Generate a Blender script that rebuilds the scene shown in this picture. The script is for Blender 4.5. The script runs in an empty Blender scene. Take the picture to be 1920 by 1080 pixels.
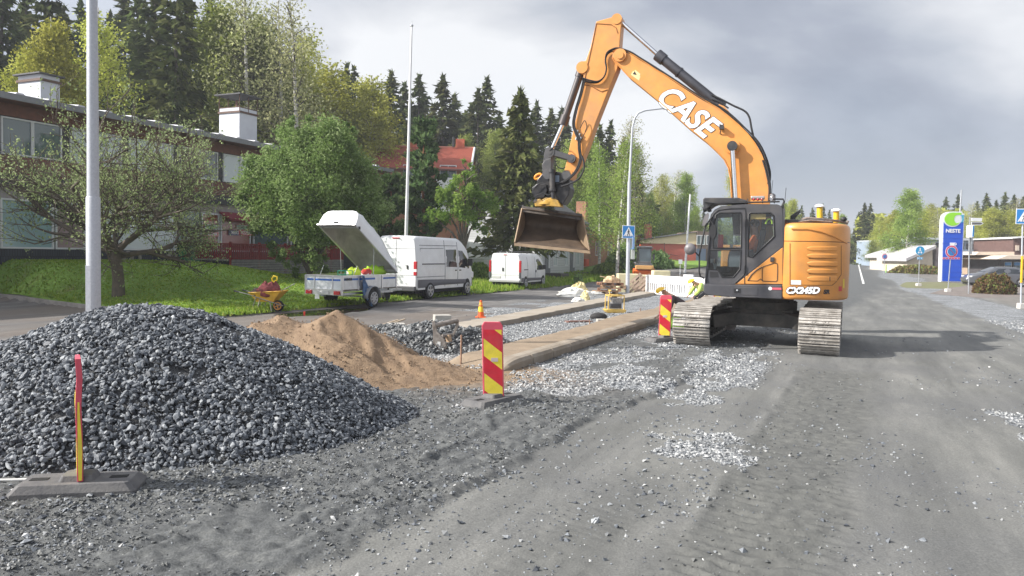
import bpy, math, random
import numpy as np
from mathutils import Vector, Matrix
R_ = math.radians
SC = bpy.context.scene
COL = SC.collection
# ------------------------------------------------------------------ camera
FPX, CAMH, PITCH, ROLL = 1400.0, 2.0, R_(2.66), R_(1.2)
cam_d = bpy.data.cameras.new('camera')
cam_d.sensor_width = 36.0
cam_d.lens = FPX / 1920 * 36.0
cam_d.clip_start = 0.05
cam_d.clip_end = 6000
cam = bpy.data.objects.new('camera', cam_d)
COL.objects.link(cam)
CM = Matrix.Rotation(math.pi/2 - PITCH, 3, 'X') @ Matrix.Rotation(ROLL, 3, 'Z')
cam.matrix_world = Matrix.Translation((0, 0, CAMH)) @ CM.to_4x4()
SC.camera = cam
# ------------------------------------------------------------------ light
SUN_EL, SUN_AZ = R_(34.5), R_(12.0)      # light travels towards +x, slightly +y
ld = Vector((math.cos(SUN_AZ)*math.cos(SUN_EL), math.sin(SUN_AZ)*math.cos(SUN_EL), -math.sin(SUN_EL)))
sd = bpy.data.lights.new('sun', 'SUN')
sd.energy = 5.0
sd.angle = R_(0.6)
sd.color = (1.0, 0.95, 0.88)
sun = bpy.data.objects.new('sun', sd)
sun.rotation_mode = 'QUATERNION'
sun.rotation_quaternion = ld.to_track_quat('-Z', 'Y')
COL.objects.link(sun)
W = bpy.data.worlds.new('World')
SC.world = W
W.use_nodes = True
nt = W.node_tree
nt.nodes.clear()
def N(t, ty, **kw):
    n = t.nodes.new(ty)
    for k, v in kw.items():
        if k.startswith('i_'):
            n.inputs[k[2:].replace('_', ' ')].default_value = v
        else:
            setattr(n, k, v)
    return n
def Lk(t, a, b):
    t.links.new(a, b)
sky = N(nt, 'ShaderNodeTexSky', sky_type='NISHITA', sun_disc=False, sun_elevation=SUN_EL, sun_rotation=math.atan2(-ld.x, -ld.y))
bg1 = N(nt, 'ShaderNodeBackground'); bg1.inputs[1].default_value = 0.12
Lk(nt, sky.outputs[0], bg1.inputs[0])
tc = N(nt, 'ShaderNodeTexCoord')
sep = N(nt, 'ShaderNodeSeparateXYZ'); Lk(nt, tc.outputs['Generated'], sep.inputs[0])
def MA(t, op, a, b=None, clamp=False):
    n = t.nodes.new('ShaderNodeMath'); n.operation = op; n.use_clamp = clamp
    for i, v in enumerate((a, b)):
        if v is None: continue
        if isinstance(v, (int, float)): n.inputs[i].default_value = v
        else: t.links.new(v, n.inputs[i])
    return n.outputs[0]
zz = MA(nt, 'ADD', MA(nt, 'MAXIMUM', sep.outputs[2], 0.0), 0.40)
cmb = N(nt, 'ShaderNodeCombineXYZ')
Lk(nt, MA(nt, 'DIVIDE', sep.outputs[0], zz), cmb.inputs[0])
Lk(nt, MA(nt, 'DIVIDE', sep.outputs[1], zz), cmb.inputs[1])
def ramp(t, fac, stops, interp='LINEAR'):
    r = t.nodes.new('ShaderNodeValToRGB')
    cr = r.color_ramp; cr.interpolation = interp
    while len(cr.elements) < len(stops): cr.elements.new(0.5)
    for e, (p, c) in zip(cr.elements, stops):
        e.position = p
        e.color = (c[0], c[1], c[2], 1) if hasattr(c, '__len__') else (c, c, c, 1)
    t.links.new(fac, r.inputs[0])
    return r.outputs[0]
mp = N(nt, 'ShaderNodeMapping'); mp.inputs['Location'].default_value = (1.4, 6.6, 0.7)
Lk(nt, cmb.outputs[0], mp.inputs[0])
cn = N(nt, 'ShaderNodeTexNoise', i_Scale=1.25, i_Detail=7.0, i_Roughness=0.50, i_Distortion=0.25)
Lk(nt, mp.outputs[0], cn.inputs['Vector'])
cn2 = N(nt, 'ShaderNodeTexNoise', i_Scale=0.45, i_Detail=3.0, i_Roughness=0.5)
Lk(nt, mp.outputs[0], cn2.inputs['Vector'])
mixn = MA(nt, 'ADD', MA(nt, 'MULTIPLY', cn.outputs[0], 0.6), MA(nt, 'MULTIPLY', cn2.outputs[0], 0.4))
ccol = ramp(nt, mixn, [(0.42, (0.195, 0.215, 0.262)), (0.465, (0.265, 0.285, 0.335)), (0.495, (0.345, 0.365, 0.405)), (0.53, (0.46, 0.47, 0.495)), (0.575, (0.60, 0.605, 0.615))])
vd = N(nt, 'ShaderNodeVectorMath', operation='DOT_PRODUCT'); Lk(nt, tc.outputs['Generated'], vd.inputs[0]); vd.inputs[1].default_value = tuple(-ld)
glow = MA(nt, 'ADD', 1.0, MA(nt, 'MULTIPLY', MA(nt, 'POWER', MA(nt, 'MAXIMUM', vd.outputs['Value'], 0.0), 2.5), 2.6))
bg2 = N(nt, 'ShaderNodeBackground'); bg2.inputs[1].default_value = 1.0
Lk(nt, ccol, bg2.inputs[0]); Lk(nt, glow, bg2.inputs[1])
mxs = N(nt, 'ShaderNodeMixShader')
cov = ramp(nt, cn2.outputs[0], [(0.36, 0.72), (0.5, 0.93)])
Lk(nt, cov, mxs.inputs[0]); Lk(nt, bg1.outputs[0], mxs.inputs[1]); Lk(nt, bg2.outputs[0], mxs.inputs[2])
wo = N(nt, 'ShaderNodeOutputWorld'); Lk(nt, mxs.outputs[0], wo.inputs[0])
SC.view_settings.view_transform = 'Standard'
SC.view_settings.look = 'None'
SC.view_settings.gamma = 1
SC.view_settings.exposure = 0.68
# ------------------------------------------------------------------ helpers
rnd = random.Random(7)
rs = np.random.RandomState(11)
RD = (0.4115, 0.9114)                     # direction of the street
RN = (0.9114, -0.4115)                    # to the right of it
ROADZ = math.atan2(RD[1], RD[0])
def st(s, t, z=0.0):
    return Vector((s*RD[0] + t*RN[0], s*RD[1] + t*RN[1], z))
def to_st(x, y):
    return x*RD[0] + y*RD[1], x*RN[0] + y*RN[1]
def sstep(a, b, x):
    u = np.clip((np.asarray(x, float) - a) / (b - a), 0, 1)
    return u*u*(3 - 2*u)
def vnoise(x, y, seed=0):
    xi = np.floor(x).astype(np.int64); yi = np.floor(y).astype(np.int64)
    fx = x - xi; fy = y - yi
    fx = fx*fx*(3 - 2*fx); fy = fy*fy*(3 - 2*fy)
    def h(a, b):
        n = (a*374761393 + b*668265263 + seed*1442695041) & 0xffffffff
        n = ((n ^ (n >> 13)) * 1274126177) & 0xffffffff
        return ((n ^ (n >> 16)) & 0xffff) / 65535.0
    return (h(xi, yi)*(1-fx) + h(xi+1, yi)*fx)*(1-fy) + (h(xi, yi+1)*(1-fx) + h(xi+1, yi+1)*fx)*fy
def fbm(x, y, sc, oct=4, seed=0, g=0.5):
    v = 0; a = 1; tot = 0
    for o in range(oct):
        v = v + a*vnoise(np.asarray(x)*sc*2**o + 17.3*o, np.asarray(y)*sc*2**o - 9.1*o, seed+o)
        tot += a; a *= g
    return v/tot
def lawn_mask(s, t):
    fr = 14.9 + 0.16*np.maximum(-16.5 - t, 0)
    return (t < -16.3) & (s > fr)
def zg0(x, y):
    """large shape of the land"""
    x = np.asarray(x, float); y = np.asarray(y, float)
    s, t = to_st(x, y)
    z = 0.016*np.clip(y - 44, 0, 420) * sstep(40, 60, y)
    fr = 14.9 + 0.16*np.maximum(-16.5 - t, 0)
    rl = 8.0 - 6.6*sstep(-18, -26, t)
    l = sstep(-16.3, -26.5, t) * sstep(fr - 0.3, fr + rl, s) * 1.2 * (1 - 0.58*sstep(23.5, 30, s))
    l = l + 0.10*sstep(-16.2, -16.5, t)*sstep(fr-.2, fr+.1, s)
    z = z + l + 2.0*sstep(-36, -80, t)*sstep(20, 60, s) + 1.0*sstep(50, 78, s)*sstep(-6.5, -13, t)
    return z
def ray(px, py):
    return CM @ Vector(((px - 960)/FPX, (540 - py)/FPX, -1.0))
def gp(px, py, dz=0.0):
    """where the line of sight through a photo pixel meets the land"""
    d = ray(px, py); t = 4.0
    while t < 900:
        p = Vector((0, 0, CAMH)) + d*t
        if p.z <= float(zg0(p.x, p.y)) + dz: break
        t += 0.05 + t*0.002
    return Vector((p.x, p.y, float(zg0(p.x, p.y)) + dz))
def at(px, py, y):
    d = ray(px, py); k = y/d.y
    return Vector((d.x*k, y, CAMH + d.z*k))
def zg(x, y): return float(zg0(x, y))
# --- things and parts
def tag(o, label=None, cat=None, group=None, kind=None):
    if label: o['label'] = label
    if cat: o['category'] = cat
    if group: o['group'] = group
    if kind: o['kind'] = kind
    return o
def thing(name, label, cat, loc=(0, 0, 0), rz=0.0, group=None, kind=None, scale=None):
    o = bpy.data.objects.new(name, None)
    o.empty_display_size = 0.3
    COL.objects.link(o)
    o.location = loc; o.rotation_euler = (0, 0, rz)
    if scale: o.scale = scale
    bpy.context.view_layer.update()
    return tag(o, label, cat, group, kind)
def mesh_obj(name, verts, faces, mats, parent=None, smooth=False, midx=None, attrs=None):
    me = bpy.data.meshes.new(name)
    if isinstance(verts, np.ndarray):
        V = np.ascontiguousarray(verts, dtype=np.float32)
        me.vertices.add(len(V)); me.vertices.foreach_set('co', V.ravel())
        Fa = np.ascontiguousarray(faces, dtype=np.int32)
        n, k = Fa.shape
        me.loops.add(n*k); me.loops.foreach_set('vertex_index', Fa.ravel())
        me.polygons.add(n)
        me.polygons.foreach_set('loop_start', np.arange(0, n*k, k, dtype=np.int32))
        me.update(calc_edges=True)
    else:
        me.from_pydata(verts, [], faces)
    if not isinstance(mats, (list, tuple)): mats = [mats]
    for m in mats: me.materials.append(m)
    if midx is not None: me.polygons.foreach_set('material_index', np.array(midx, dtype=np.int32))
    me.polygons.foreach_set('use_smooth', [smooth]*len(me.polygons))
    if attrs:
        for k, a in attrs.items():
            a = np.asarray(a, dtype=np.float32)
            if a.ndim == 1:
                at_ = me.attributes.new(k, 'FLOAT', 'POINT'); at_.data.foreach_set('value', a)
            else:
                at_ = me.attributes.new(k, 'FLOAT_COLOR', 'POINT'); at_.data.foreach_set('color', a.ravel())
    me.update()
    o = bpy.data.objects.new(name, me)
    COL.objects.link(o)
    if parent: o.parent = parent
    return o
class MB:
    """collects boxes, bars, tubes, lofts and plates; build() links them as one mesh"""
    def __init__(s): s.v = []; s.f = []; s.m = []; s.sm = []
    def add(s, vs, fs, m=0, smooth=False):
        b = len(s.v); s.v += [Vector(v) for v in vs]
        for f in fs: s.f.append(tuple(i + b for i in f)); s.m.append(m); s.sm.append(smooth)
        return s
    def box(s, c, d, rz=0.0, m=0, mat=None):
        hx, hy, hz = d[0]/2, d[1]/2, d[2]/2
        vs = [Vector((x, y, z)) for x in (-hx, hx) for y in (-hy, hy) for z in (-hz, hz)]
        X = mat if mat is not None else Matrix.Rotation(rz, 3, 'Z')
        vs = [X @ v + Vector(c) for v in vs]
        return s.add(vs, [(0, 1, 3, 2), (4, 6, 7, 5), (0, 4, 5, 1), (2, 3, 7, 6), (0, 2, 6, 4), (1, 5, 7, 3)], m)
    def bar(s, a, b, w, h=None, up=(0, 0, 1), m=0):
        a, b = Vector(a), Vector(b); h = h or w
        d = (b - a); L = d.length; d.normalize()
        u = Vector(up)
        if abs(d.dot(u)) > 0.98: u = Vector((1, 0, 0))
        x = d.cross(u).normalized(); y = x.cross(d).normalized()
        M3 = Matrix((x, d, y)).transposed()
        return s.box((a + b)/2, (w, L, h), mat=M3, m=m)
    def tube(s, pts, r, n=10, m=0, cap=True, smooth=True, closed=False):
        pts = [Vector(p) for p in pts]; k = len(pts)
        rr = r if isinstance(r, (list, tuple)) else [r]*k
        b = len(s.v); prev = None
        for i, p in enumerate(pts):
            d = (pts[min(i+1, k-1)] - pts[max(i-1, 0)])
            if d.length < 1e-9: d = Vector((0, 0, 1))
            d.normalize()
            if prev is None:
                u = Vector((0, 0, 1)) if abs(d.z) < 0.9 else Vector((1, 0, 0))
                x = d.cross(u).normalized()
            else:
                x = (prev - d*prev.dot(d))
                x = x.normalized() if x.length > 1e-6 else d.orthogonal().normalized()
            prev = x; y = d.cross(x)
            for j in range(n):
                a = 2*math.pi*j/n
                s.v.append(p + (x*math.cos(a) + y*math.sin(a))*rr[i])
        for i in range(k-1):
            for j in range(n):
                j2 = (j+1) % n
                s.f.append((b+i*n+j, b+i*n+j2, b+(i+1)*n+j2, b+(i+1)*n+j)); s.m.append(m); s.sm.append(smooth)
        if cap: s._caps(b, n, k, m)
        return s
    def _caps(s, b, n, k, m):
        for o, rev in ((b, True), (b + (k-1)*n, False)):
            c = len(s.v); s.v += [s.v[o + j].copy() for j in range(n)]
            f = tuple(c + j for j in range(n)); s.f.append(f[::-1] if rev else f); s.m.append(m); s.sm.append(False)
    def cyl(s, a, b, r, r2=None, n=16, m=0): return s.tube([a, b], [r, r if r2 is None else r2], n, m)
    def prism(s, poly, y0, y1, ax='y', m=0, mside=None):
        """polygon given in the plane across ax, extruded from y0 to y1"""
        n = len(poly)
        def P(p, h):
            if ax == 'y': return Vector((p[0], h, p[1]))
            if ax == 'x': return Vector((h, p[0], p[1]))
            return Vector((p[0], p[1], h))
        vs = [P(p, y0) for p in poly] + [P(p, y1) for p in poly]
        fs = [tuple(range(n)), tuple(range(2*n-1, n-1, -1))]
        s.add(vs, fs, m)
        b = len(s.v) - 2*n
        for i in range(n):
            j = (i+1) % n
            s.f.append((b+i, b+n+i, b+n+j, b+j)); s.m.append(m if mside is None else mside); s.sm.append(False)
        return s
    def loft(s, rings, m=0, smooth=True, cap=True, closed=True):
        n = len(rings[0]); b = len(s.v)
        for r in rings: s.v += [Vector(p) for p in r]
        for i in range(len(rings)-1):
            for j in range(n if closed else n-1):
                j2 = (j+1) % n
                s.f.append((b+i*n+j, b+i*n+j2, b+(i+1)*n+j2, b+(i+1)*n+j)); s.m.append(m); s.sm.append(smooth)
        if cap:
            if smooth: s._caps(b, n, len(rings), m)
            else:
                s.f.append(tuple(b + j for j in range(n))[::-1]); s.m.append(m); s.sm.append(False)
                s.f.append(tuple(b + (len(rings)-1)*n + j for j in range(n))); s.m.append(m); s.sm.append(False)
        return s
    def sphere(s, c, r, n=12, m=0, sq=(1, 1, 1)):
        rings = []
        for i in range(1, n//2):
            a = math.pi*i/(n//2)
            rings.append([Vector(c) + Vector((math.sin(a)*math.cos(2*math.pi*j/n)*r*sq[0], math.sin(a)*math.sin(2*math.pi*j/n)*r*sq[1], -math.cos(a)*r*sq[2])) for j in range(n)])
        rings = [[Vector(c) + Vector((0, 0, -r*sq[2]))]*n] + rings + [[Vector(c) + Vector((0, 0, r*sq[2]))]*n]
        return s.loft(rings, m, cap=False)
    def build(s, name, mats, parent=None, world=False, bevel=0.0, seg=2, fix=True):
        vs = s.v
        if world and parent is not None:
            inv = parent.matrix_world.inverted(); vs = [inv @ v for v in vs]
        me = bpy.data.meshes.new(name)
        me.from_pydata([tuple(v) for v in vs], [], s.f)
        if not isinstance(mats, (list, tuple)): mats = [mats]
        for m in mats: me.materials.append(m)
        me.polygons.foreach_set('material_index', s.m)
        me.polygons.foreach_set('use_smooth', s.sm)
        me.update()
        if fix:
            import bmesh
            bm = bmesh.new(); bm.from_mesh(me); bmesh.ops.recalc_face_normals(bm, faces=bm.faces); bm.to_mesh(me); bm.free()
        o = bpy.data.objects.new(name, me); COL.objects.link(o)
        if parent: o.parent = parent
        if bevel > 0:
            b = o.modifiers.new('bevel', 'BEVEL'); b.width = bevel; b.segments = seg; b.limit_method = 'ANGLE'; b.angle_limit = R_(40)
        return o
def copy_tree(o, parent=None):
    c = o.copy(); COL.objects.link(c)
    if parent: c.parent = parent
    for ch in o.children: copy_tree(ch, c)
    return c
# --- materials
MATS = {}
def mat(name, col, rough=0.6, metal=0.0, var=0.0, vscale=3.0, bump=0.0, bscale=30.0, col2=None, dirt=0.0, coat=0.0, spec=0.5, trans=0.0, streak=False):
    if name in MATS: return MATS[name]
    m = bpy.data.materials.new(name); m.use_nodes = True
    t = m.node_tree; b = t.nodes['Principled BSDF']
    b.inputs['Base Color'].default_value = (*col, 1)
    b.inputs['Roughness'].default_value = rough
    b.inputs['Metallic'].default_value = metal
    b.inputs['Specular IOR Level'].default_value = spec
    if coat: b.inputs['Coat Weight'].default_value = coat; b.inputs['Coat Roughness'].default_value = 0.1
    tcn = N(t, 'ShaderNodeTexCoord')
    if var or col2 is not None or dirt:
        no = N(t, 'ShaderNodeTexNoise', i_Scale=vscale, i_Detail=6.0, i_Roughness=0.62)
        if streak:
            mpn = N(t, 'ShaderNodeMapping'); mpn.inputs['Scale'].default_value = (1, 1, 0.12)
            Lk(t, tcn.outputs['Object'], mpn.inputs[0]); Lk(t, mpn.outputs[0], no.inputs['Vector'])
        else: Lk(t, tcn.outputs['Object'], no.inputs['Vector'])
        c2 = col2 if col2 is not None else tuple(max(0, c*(1 - var)) for c in col)
        c1 = col if col2 is not None else tuple(min(1, c*(1 + var*0.6)) for c in col)
        o = ramp(t, no.outputs[0], [(0.32, c2), (0.66, c1)])
        if dirt:
            n2 = N(t, 'ShaderNodeTexNoise', i_Scale=vscale*0.45, i_Detail=9.0, i_Roughness=0.72)
            Lk(t, tcn.outputs['Object'], n2.inputs['Vector'])
            mx = N(t, 'ShaderNodeMix', data_type='RGBA')
            Lk(t, ramp(t, n2.outputs[0], [(0.46, 0.0), (0.75, dirt)]), mx.inputs[0])
            Lk(t, o, mx.inputs[6]); mx.inputs[7].default_value = (0.22, 0.19, 0.15, 1)
            o = mx.outputs[2]
        Lk(t, o, b.inputs['Base Color'])
        rr = N(t, 'ShaderNodeMapRange'); rr.inputs[3].default_value = max(0.02, rough - 0.12); rr.inputs[4].default_value = min(1, rough + 0.15)
        Lk(t, no.outputs[0], rr.inputs[0]); Lk(t, rr.outputs[0], b.inputs['Roughness'])
    if bump:
        nb = N(t, 'ShaderNodeTexNoise', i_Scale=bscale, i_Detail=5.0, i_Roughness=0.65)
        Lk(t, tcn.outputs['Object'], nb.inputs['Vector'])
        bp = N(t, 'ShaderNodeBump', i_Strength=bump, i_Distance=0.02)
        Lk(t, nb.outputs[0], bp.inputs['Height']); Lk(t, bp.outputs[0], b.inputs['Normal'])
    MATS[name] = m
    return m
def glass(name, tint=(0.05, 0.06, 0.065), rough=0.03, alpha=None):
    if name in MATS: return MATS[name]
    m = bpy.data.materials.new(name); m.use_nodes = True
    t = m.node_tree; b = t.nodes['Principled BSDF']
    if alpha is None:
        b.inputs['Base Color'].default_value = (*tint, 1); b.inputs['Roughness'].default_value = rough
        b.inputs['Specular IOR Level'].default_value = 0.9
    else:
        t.nodes.remove(b)
        tr = N(t, 'ShaderNodeBsdfTransparent'); tr.inputs[0].default_value = (*tint, 1)
        gl = N(t, 'ShaderNodeBsdfGlossy'); gl.inputs['Roughness'].default_value = rough
        fr = N(t, 'ShaderNodeFresnel'); fr.inputs[0].default_value = 1.5
        mx = N(t, 'ShaderNodeMixShader')
        Lk(t, MA(t, 'ADD', fr.outputs[0], alpha, True), mx.inputs[0]); Lk(t, tr.outputs[0], mx.inputs[1]); Lk(t, gl.outputs[0], mx.inputs[2])
        Lk(t, mx.outputs[0], t.nodes['Material Output'].inputs[0])
    MATS[name] = m
    return m
def leafmat(name, c1, c2, trans=0.35, c3=None):
    if name in MATS: return MATS[name]
    m = bpy.data.materials.new(name); m.use_nodes = True
    t = m.node_tree; t.nodes.clear()
    a = N(t, 'ShaderNodeAttribute', attribute_name='tint')
    oi = N(t, 'ShaderNodeObjectInfo')
    stops = [(0.0, c1), (1.0, c2)] if c3 is None else [(0.0, c1), (0.6, c2), (1.0, c3)]
    c = ramp(t, a.outputs['Fac'], stops)
    hs = N(t, 'ShaderNodeHueSaturation')
    mr = N(t, 'ShaderNodeMapRange'); mr.inputs[3].default_value = 0.485; mr.inputs[4].default_value = 0.515
    Lk(t, oi.outputs['Random'], mr.inputs[0]); Lk(t, mr.outputs[0], hs.inputs['Hue'])
    mr2 = N(t, 'ShaderNodeMapRange'); mr2.inputs[3].default_value = 0.8; mr2.inputs[4].default_value = 1.2
    Lk(t, oi.outputs['Random'], mr2.inputs[0]); Lk(t, mr2.outputs[0], hs.inputs['Value'])
    Lk(t, c, hs.inputs['Color'])
    d = N(t, 'ShaderNodeBsdfDiffuse'); tr = N(t, 'ShaderNodeBsdfTranslucent')
    Lk(t, hs.outputs[0], d.inputs[0]); Lk(t, hs.outputs[0], tr.inputs[0])
    mx = N(t, 'ShaderNodeMixShader'); mx.inputs[0].default_value = trans
    Lk(t, d.outputs[0], mx.inputs[1]); Lk(t, tr.outputs[0], mx.inputs[2])
    o = N(t, 'ShaderNodeOutputMaterial'); Lk(t, mx.outputs[0], o.inputs[0])
    MATS[name] = m
    return m
# ------------------------------------------------------------------ piles
GP_C = st(6.15, -7.05)       # gravel pile centre, set below from the photo
GPC = (-4.05, 8.35)
def gravel_h(x, y):
    a = R_(13)
    dx, dy = x - GPC[0], y - GPC[1]
    u = dx*math.cos(a) + dy*math.sin(a); v = -dx*math.sin(a) + dy*math.cos(a)
    w = 0.16*(fbm(x, y, 0.9, 3, 5) - 0.5)
    ru = np.where(u > 0, u/3.0, u/3.6)
    rv = np.where(v > 0, v/2.2, v/2.15)
    r = np.sqrt(ru**2 + rv**2) + w
    top = 1.46*(1 - np.power(np.clip(r, 0, 1.3), 1.18))
    lim = 1.36 + 0.05*(fbm(x, y, 2.0, 2, 9) - .5)
    k = 0.13
    h = -k*np.log(np.exp(-np.clip(top, -1, 3)/k) + np.exp(-lim/k))
    return np.where(r < 1.15, np.maximum(h, 0), 0)
def sand_h(x, y):
    def cone(cx, cy, h, rx, ry, a=0.0, p=1.15, seed=3):
        dx, dy = x - cx, y - cy
        u = dx*math.cos(a) + dy*math.sin(a); v = -dx*math.sin(a) + dy*math.cos(a)
        r = np.sqrt((u/rx)**2 + (v/ry)**2) + 0.17*(fbm(x, y, 1.1, 3, seed) - .5)
        return h*(1 - np.clip(r, 0, 1)**p)
    a = cone(-3.9, 11.75, 1.13, 2.4, 1.7, R_(5))
    b = cone(-2.75, 11.65, 1.20, 2.15, 1.7, R_(-12), 1.05, 8)
    c = cone(-1.3, 11.5, 0.50, 1.6, 1.2, R_(5), 0.9, 13)
    e = cone(-4.9, 11.9, 1.12, 1.6, 1.6, 0.0, 1.2, 21)
    k = 0.08
    h = k*np.log(np.exp(a/k) + np.exp(b/k) + np.exp(c/k) + np.exp(e/k)) - k*math.log(4)
    ch = 0.9*np.clip(fbm(x*1.0+y*.5, y, 1.6, 3, 31) - 0.52, 0, .2)*sstep(.05, .5, h)
    return np.maximum(h - ch, 0)
def heap_h(x, y):
    def cone(cx, cy, h, rx, ry, seed):
        r = np.sqrt(((x-cx)/rx)**2 + ((y-cy)/ry)**2) + 0.25*(fbm(x, y, 1.3, 3, seed) - .5)
        return h*(1 - np.clip(r, 0, 1)**1.3)
    return np.maximum(np.maximum(cone(-1.6, 15.6, 0.55, 1.45, 1.4, 41), cone(-0.85, 15.3, 0.45, 1.1, 1.1, 44)), cone(-2.6, 16.6, .35, 1.6, 1.5, 47))
# ------------------------------------------------------------------ ground
def edge_t(s):     # edge between the graded road and the loose strip
    return -2.85 + 0.10*(s - 5.9) + 0.55*(vnoise(s*0.35, s*0+2.2, 3) - .5) + 0.16*(vnoise(s*2.3, s*0+5, 4) - .5)
def spacing(lo, hi, f0, near, far_to):
    out = [lo]
    return out
ys = [3.2]
while ys[-1] < 40: ys.append(ys[-1] + max(0.02, 0.0044*ys[-1]))
while ys[-1] < 900: ys.append(ys[-1]*1.045)
ys = np.array([-400., -100, -30, -8, -2, 0, 1.5, 2.6] + ys)
xs = list(np.arange(-7.5, 9.5, 0.034))
d = 0.034
while xs[-1] < 900: d *= 1.06; xs.append(xs[-1] + d)
d = 0.034; l = []
x = -7.5
while x > -900: d *= 1.06; x -= d; l.append(x)
xs = np.array(l[::-1] + xs)
GX, GY = np.meshgrid(xs, ys)
def ground_fields(x, y):
    s, t = to_st(x, y)
    near = 1 - sstep(26, 40, y)
    et = edge_t(s)
    loose = sstep(0.0, 0.14, et - t) * (1 - sstep(-5.6, -8.8, t))      # left of the edge
    loose = loose * sstep(1.0, 3.0, s+2)
    n1 = fbm(x, y, 1.2, 4, 50); n2 = fbm(x, y, 6.0, 4, 60, .6); n3 = fbm(x, y, 18, 3, 70, .6)
    z = 0.05*(fbm(x, y, 0.35, 3, 80) - .5)
    # loose strip: raised, lumpy, ripples drawn along the street
    n4 = fbm(x, y, 30, 2, 75, .7)
    lump = np.clip(n2 - .45, 0, 1)*0.05 + (n3 - .5)*0.040 + (n4 - .5)*.03*near
    rip = (fbm(t, s*0.10, 9.0, 3, 90, .6) - .5)*0.045
    fade = 1 - 0.75*sstep(9.0, 12, s)
    z = z + .05*np.exp(-((t - et + .05)/.05)**2)*(.25 + 1.1*n3)*sstep(.35, .55, n1 + .08)*sstep(4.2, 5.6, s)*(1 - sstep(13, 15, s))
    z = z + loose*(0.045 + (lump + rip)*fade)
    # second ridge, at the foot of the pile
    r2 = et - 0.9 - 0.25*np.sin(s*0.9) + .3*(vnoise(s*1.1, s*0+8, 31)-.5)
    z = z + 0.045*np.exp(-((t - r2)/0.06)**2)*(.3 + n3)*sstep(.35, .6, n1 + .1)*fade
    # excavator track prints
    tl = -1.0 + 0.022*(s - 4.7); tr = 0.02 + 0.055*(s - 5.9)
    tr = np.minimum(tr, .65)
    wob = 0.22*(vnoise(s*1.4, t*1.4, 33) - .5)
    band = sstep(tl - .16, tl + .16, t + wob)*(1 - sstep(tr - .2, tr + .2, t + wob))*(1 - sstep(14.2, 15.2, s))
    cle = np.sin((s + 0.04*np.sin(t*9) + .18*n1)*2*math.pi/0.15)
    mod = sstep(.40, .6, fbm(s, t, 1.3, 3, 99))
    z = z + band*(0.012*cle*(0.35 + mod) + (n3 - .5)*0.024 + (n2 - .5)*0.02 - .006)
    ru = np.exp(-((t - tl)/0.06)**2)*(1 - sstep(14.2, 15.2, s))*0.02*sstep(.4, .6, n1)
    z = z + ru
    # older, fainter track prints further left on the graded part
    b2 = sstep(-2.1, -1.9, t + wob)*(1 - sstep(-1.3, -1.15, t + wob))*(1 - sstep(6, 8.5, s))
    cl2 = np.sin((s*0.96 + .35*t + .3*n1)*2*math.pi/0.10)
    z = z + b2*(0.0045*cl2*mod + (n3 - .5)*0.010)
    z = z + (n2 - .5)*0.012*near + (n3-.5)*0.006*near
    # crushed light stone patches
    cr = sstep(.46, .60, fbm(s, t*1.5, .9, 4, 120))*sstep(-5.6, -4.9, t)*(1 - sstep(-1.9, -.7, t))*sstep(9.6, 11.5, s)*(1 - sstep(17.5, 20, s))
    dx = (s - 7.95)/.75; dy = (t + 1.35)/.62
    p1 = 1 - sstep(.45, 1.0, np.sqrt(dx*dx + dy*dy) + 1.7*(fbm(x, y, 3.6, 4, 130, .65) - .5))
    dx = (s - 6.45)/.8; dy = (t + 1.15)/.16
    p2 = 1 - sstep(.45, 1.0, np.sqrt(dx*dx + dy*dy) + 1.0*(fbm(x, y, 2.4, 4, 131) - .5))
    p2 = p2*.25 + (1 - sstep(.45, 1.0, np.sqrt(((s-10.6)/.8)**2 + ((t + 1.9)/.4)**2) + 1.6*(fbm(x, y, 3.4, 4, 134) - .5)))
    p3 = 1 - sstep(.45, 1.0, np.sqrt(((s-11.2)/1.6)**2 + ((t - 2.1)/.4)**2) + 1.2*(fbm(x, y, 1.9, 4, 133) - .5))
    isl = sstep(-9.2, -9.0, t)*(1 - sstep(-5.4, -5.2, t))*sstep(10.8, 11.5, s)*(1 - sstep(37, 40, s))
    sh = sstep(4.3 - .035*np.clip(s-23, 0, 60), 5.0 - .035*np.clip(s-23, 0, 60), t + .5*(n1-.5))*sstep(16, 26, s)*(1 - sstep(6.6, 7.4, t + .02*(s-40)))
    lft = sstep(.42, .6, fbm(s, t, .7, 4, 141))*sstep(-13.5, -11.0, t)*(1-sstep(-9.6, -9.2, t))*sstep(18, 23, s)*(1-sstep(44, 50, s))
    base_gr = sstep(-5.4, -4.6, t)*(1-sstep(-3.9, -2.4, t))*sstep(7.0, 9.2, s)*(1-sstep(24, 30, s))*sstep(.38, .55, fbm(x, y, 1.1, 4, 143))
    crushed = np.clip(np.maximum.reduce([cr, p1, p2, .8*p3, isl, .8*sh, lft*.9, base_gr]), 0, 1)
    z = z + crushed*near*(n3 - .45)*0.018
    loosec = loose*(1 - crushed)
    asph = np.clip(sstep(-9.3, -9.8, t)*(1 - lft)*sstep(-5, 3, s), 0, 1)
    asph = np.maximum(asph, sstep(-8.0, -9.5, t)*(1 - sstep(12, 15, s)))
    # puddle by the lawn edge
    pud = 1 - sstep(.75, 1.05, np.sqrt(((s - 19.4)/2.6)**2 + ((t + 15.25)/0.85)**2) + .5*(fbm(x, y, 1.0, 3, 151) - .5))
    z = z - pud*0.03
    pudz = pud
    piles = np.maximum(np.maximum(gravel_h(x, y), sand_h(x, y)), heap_h(x, y))
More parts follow.
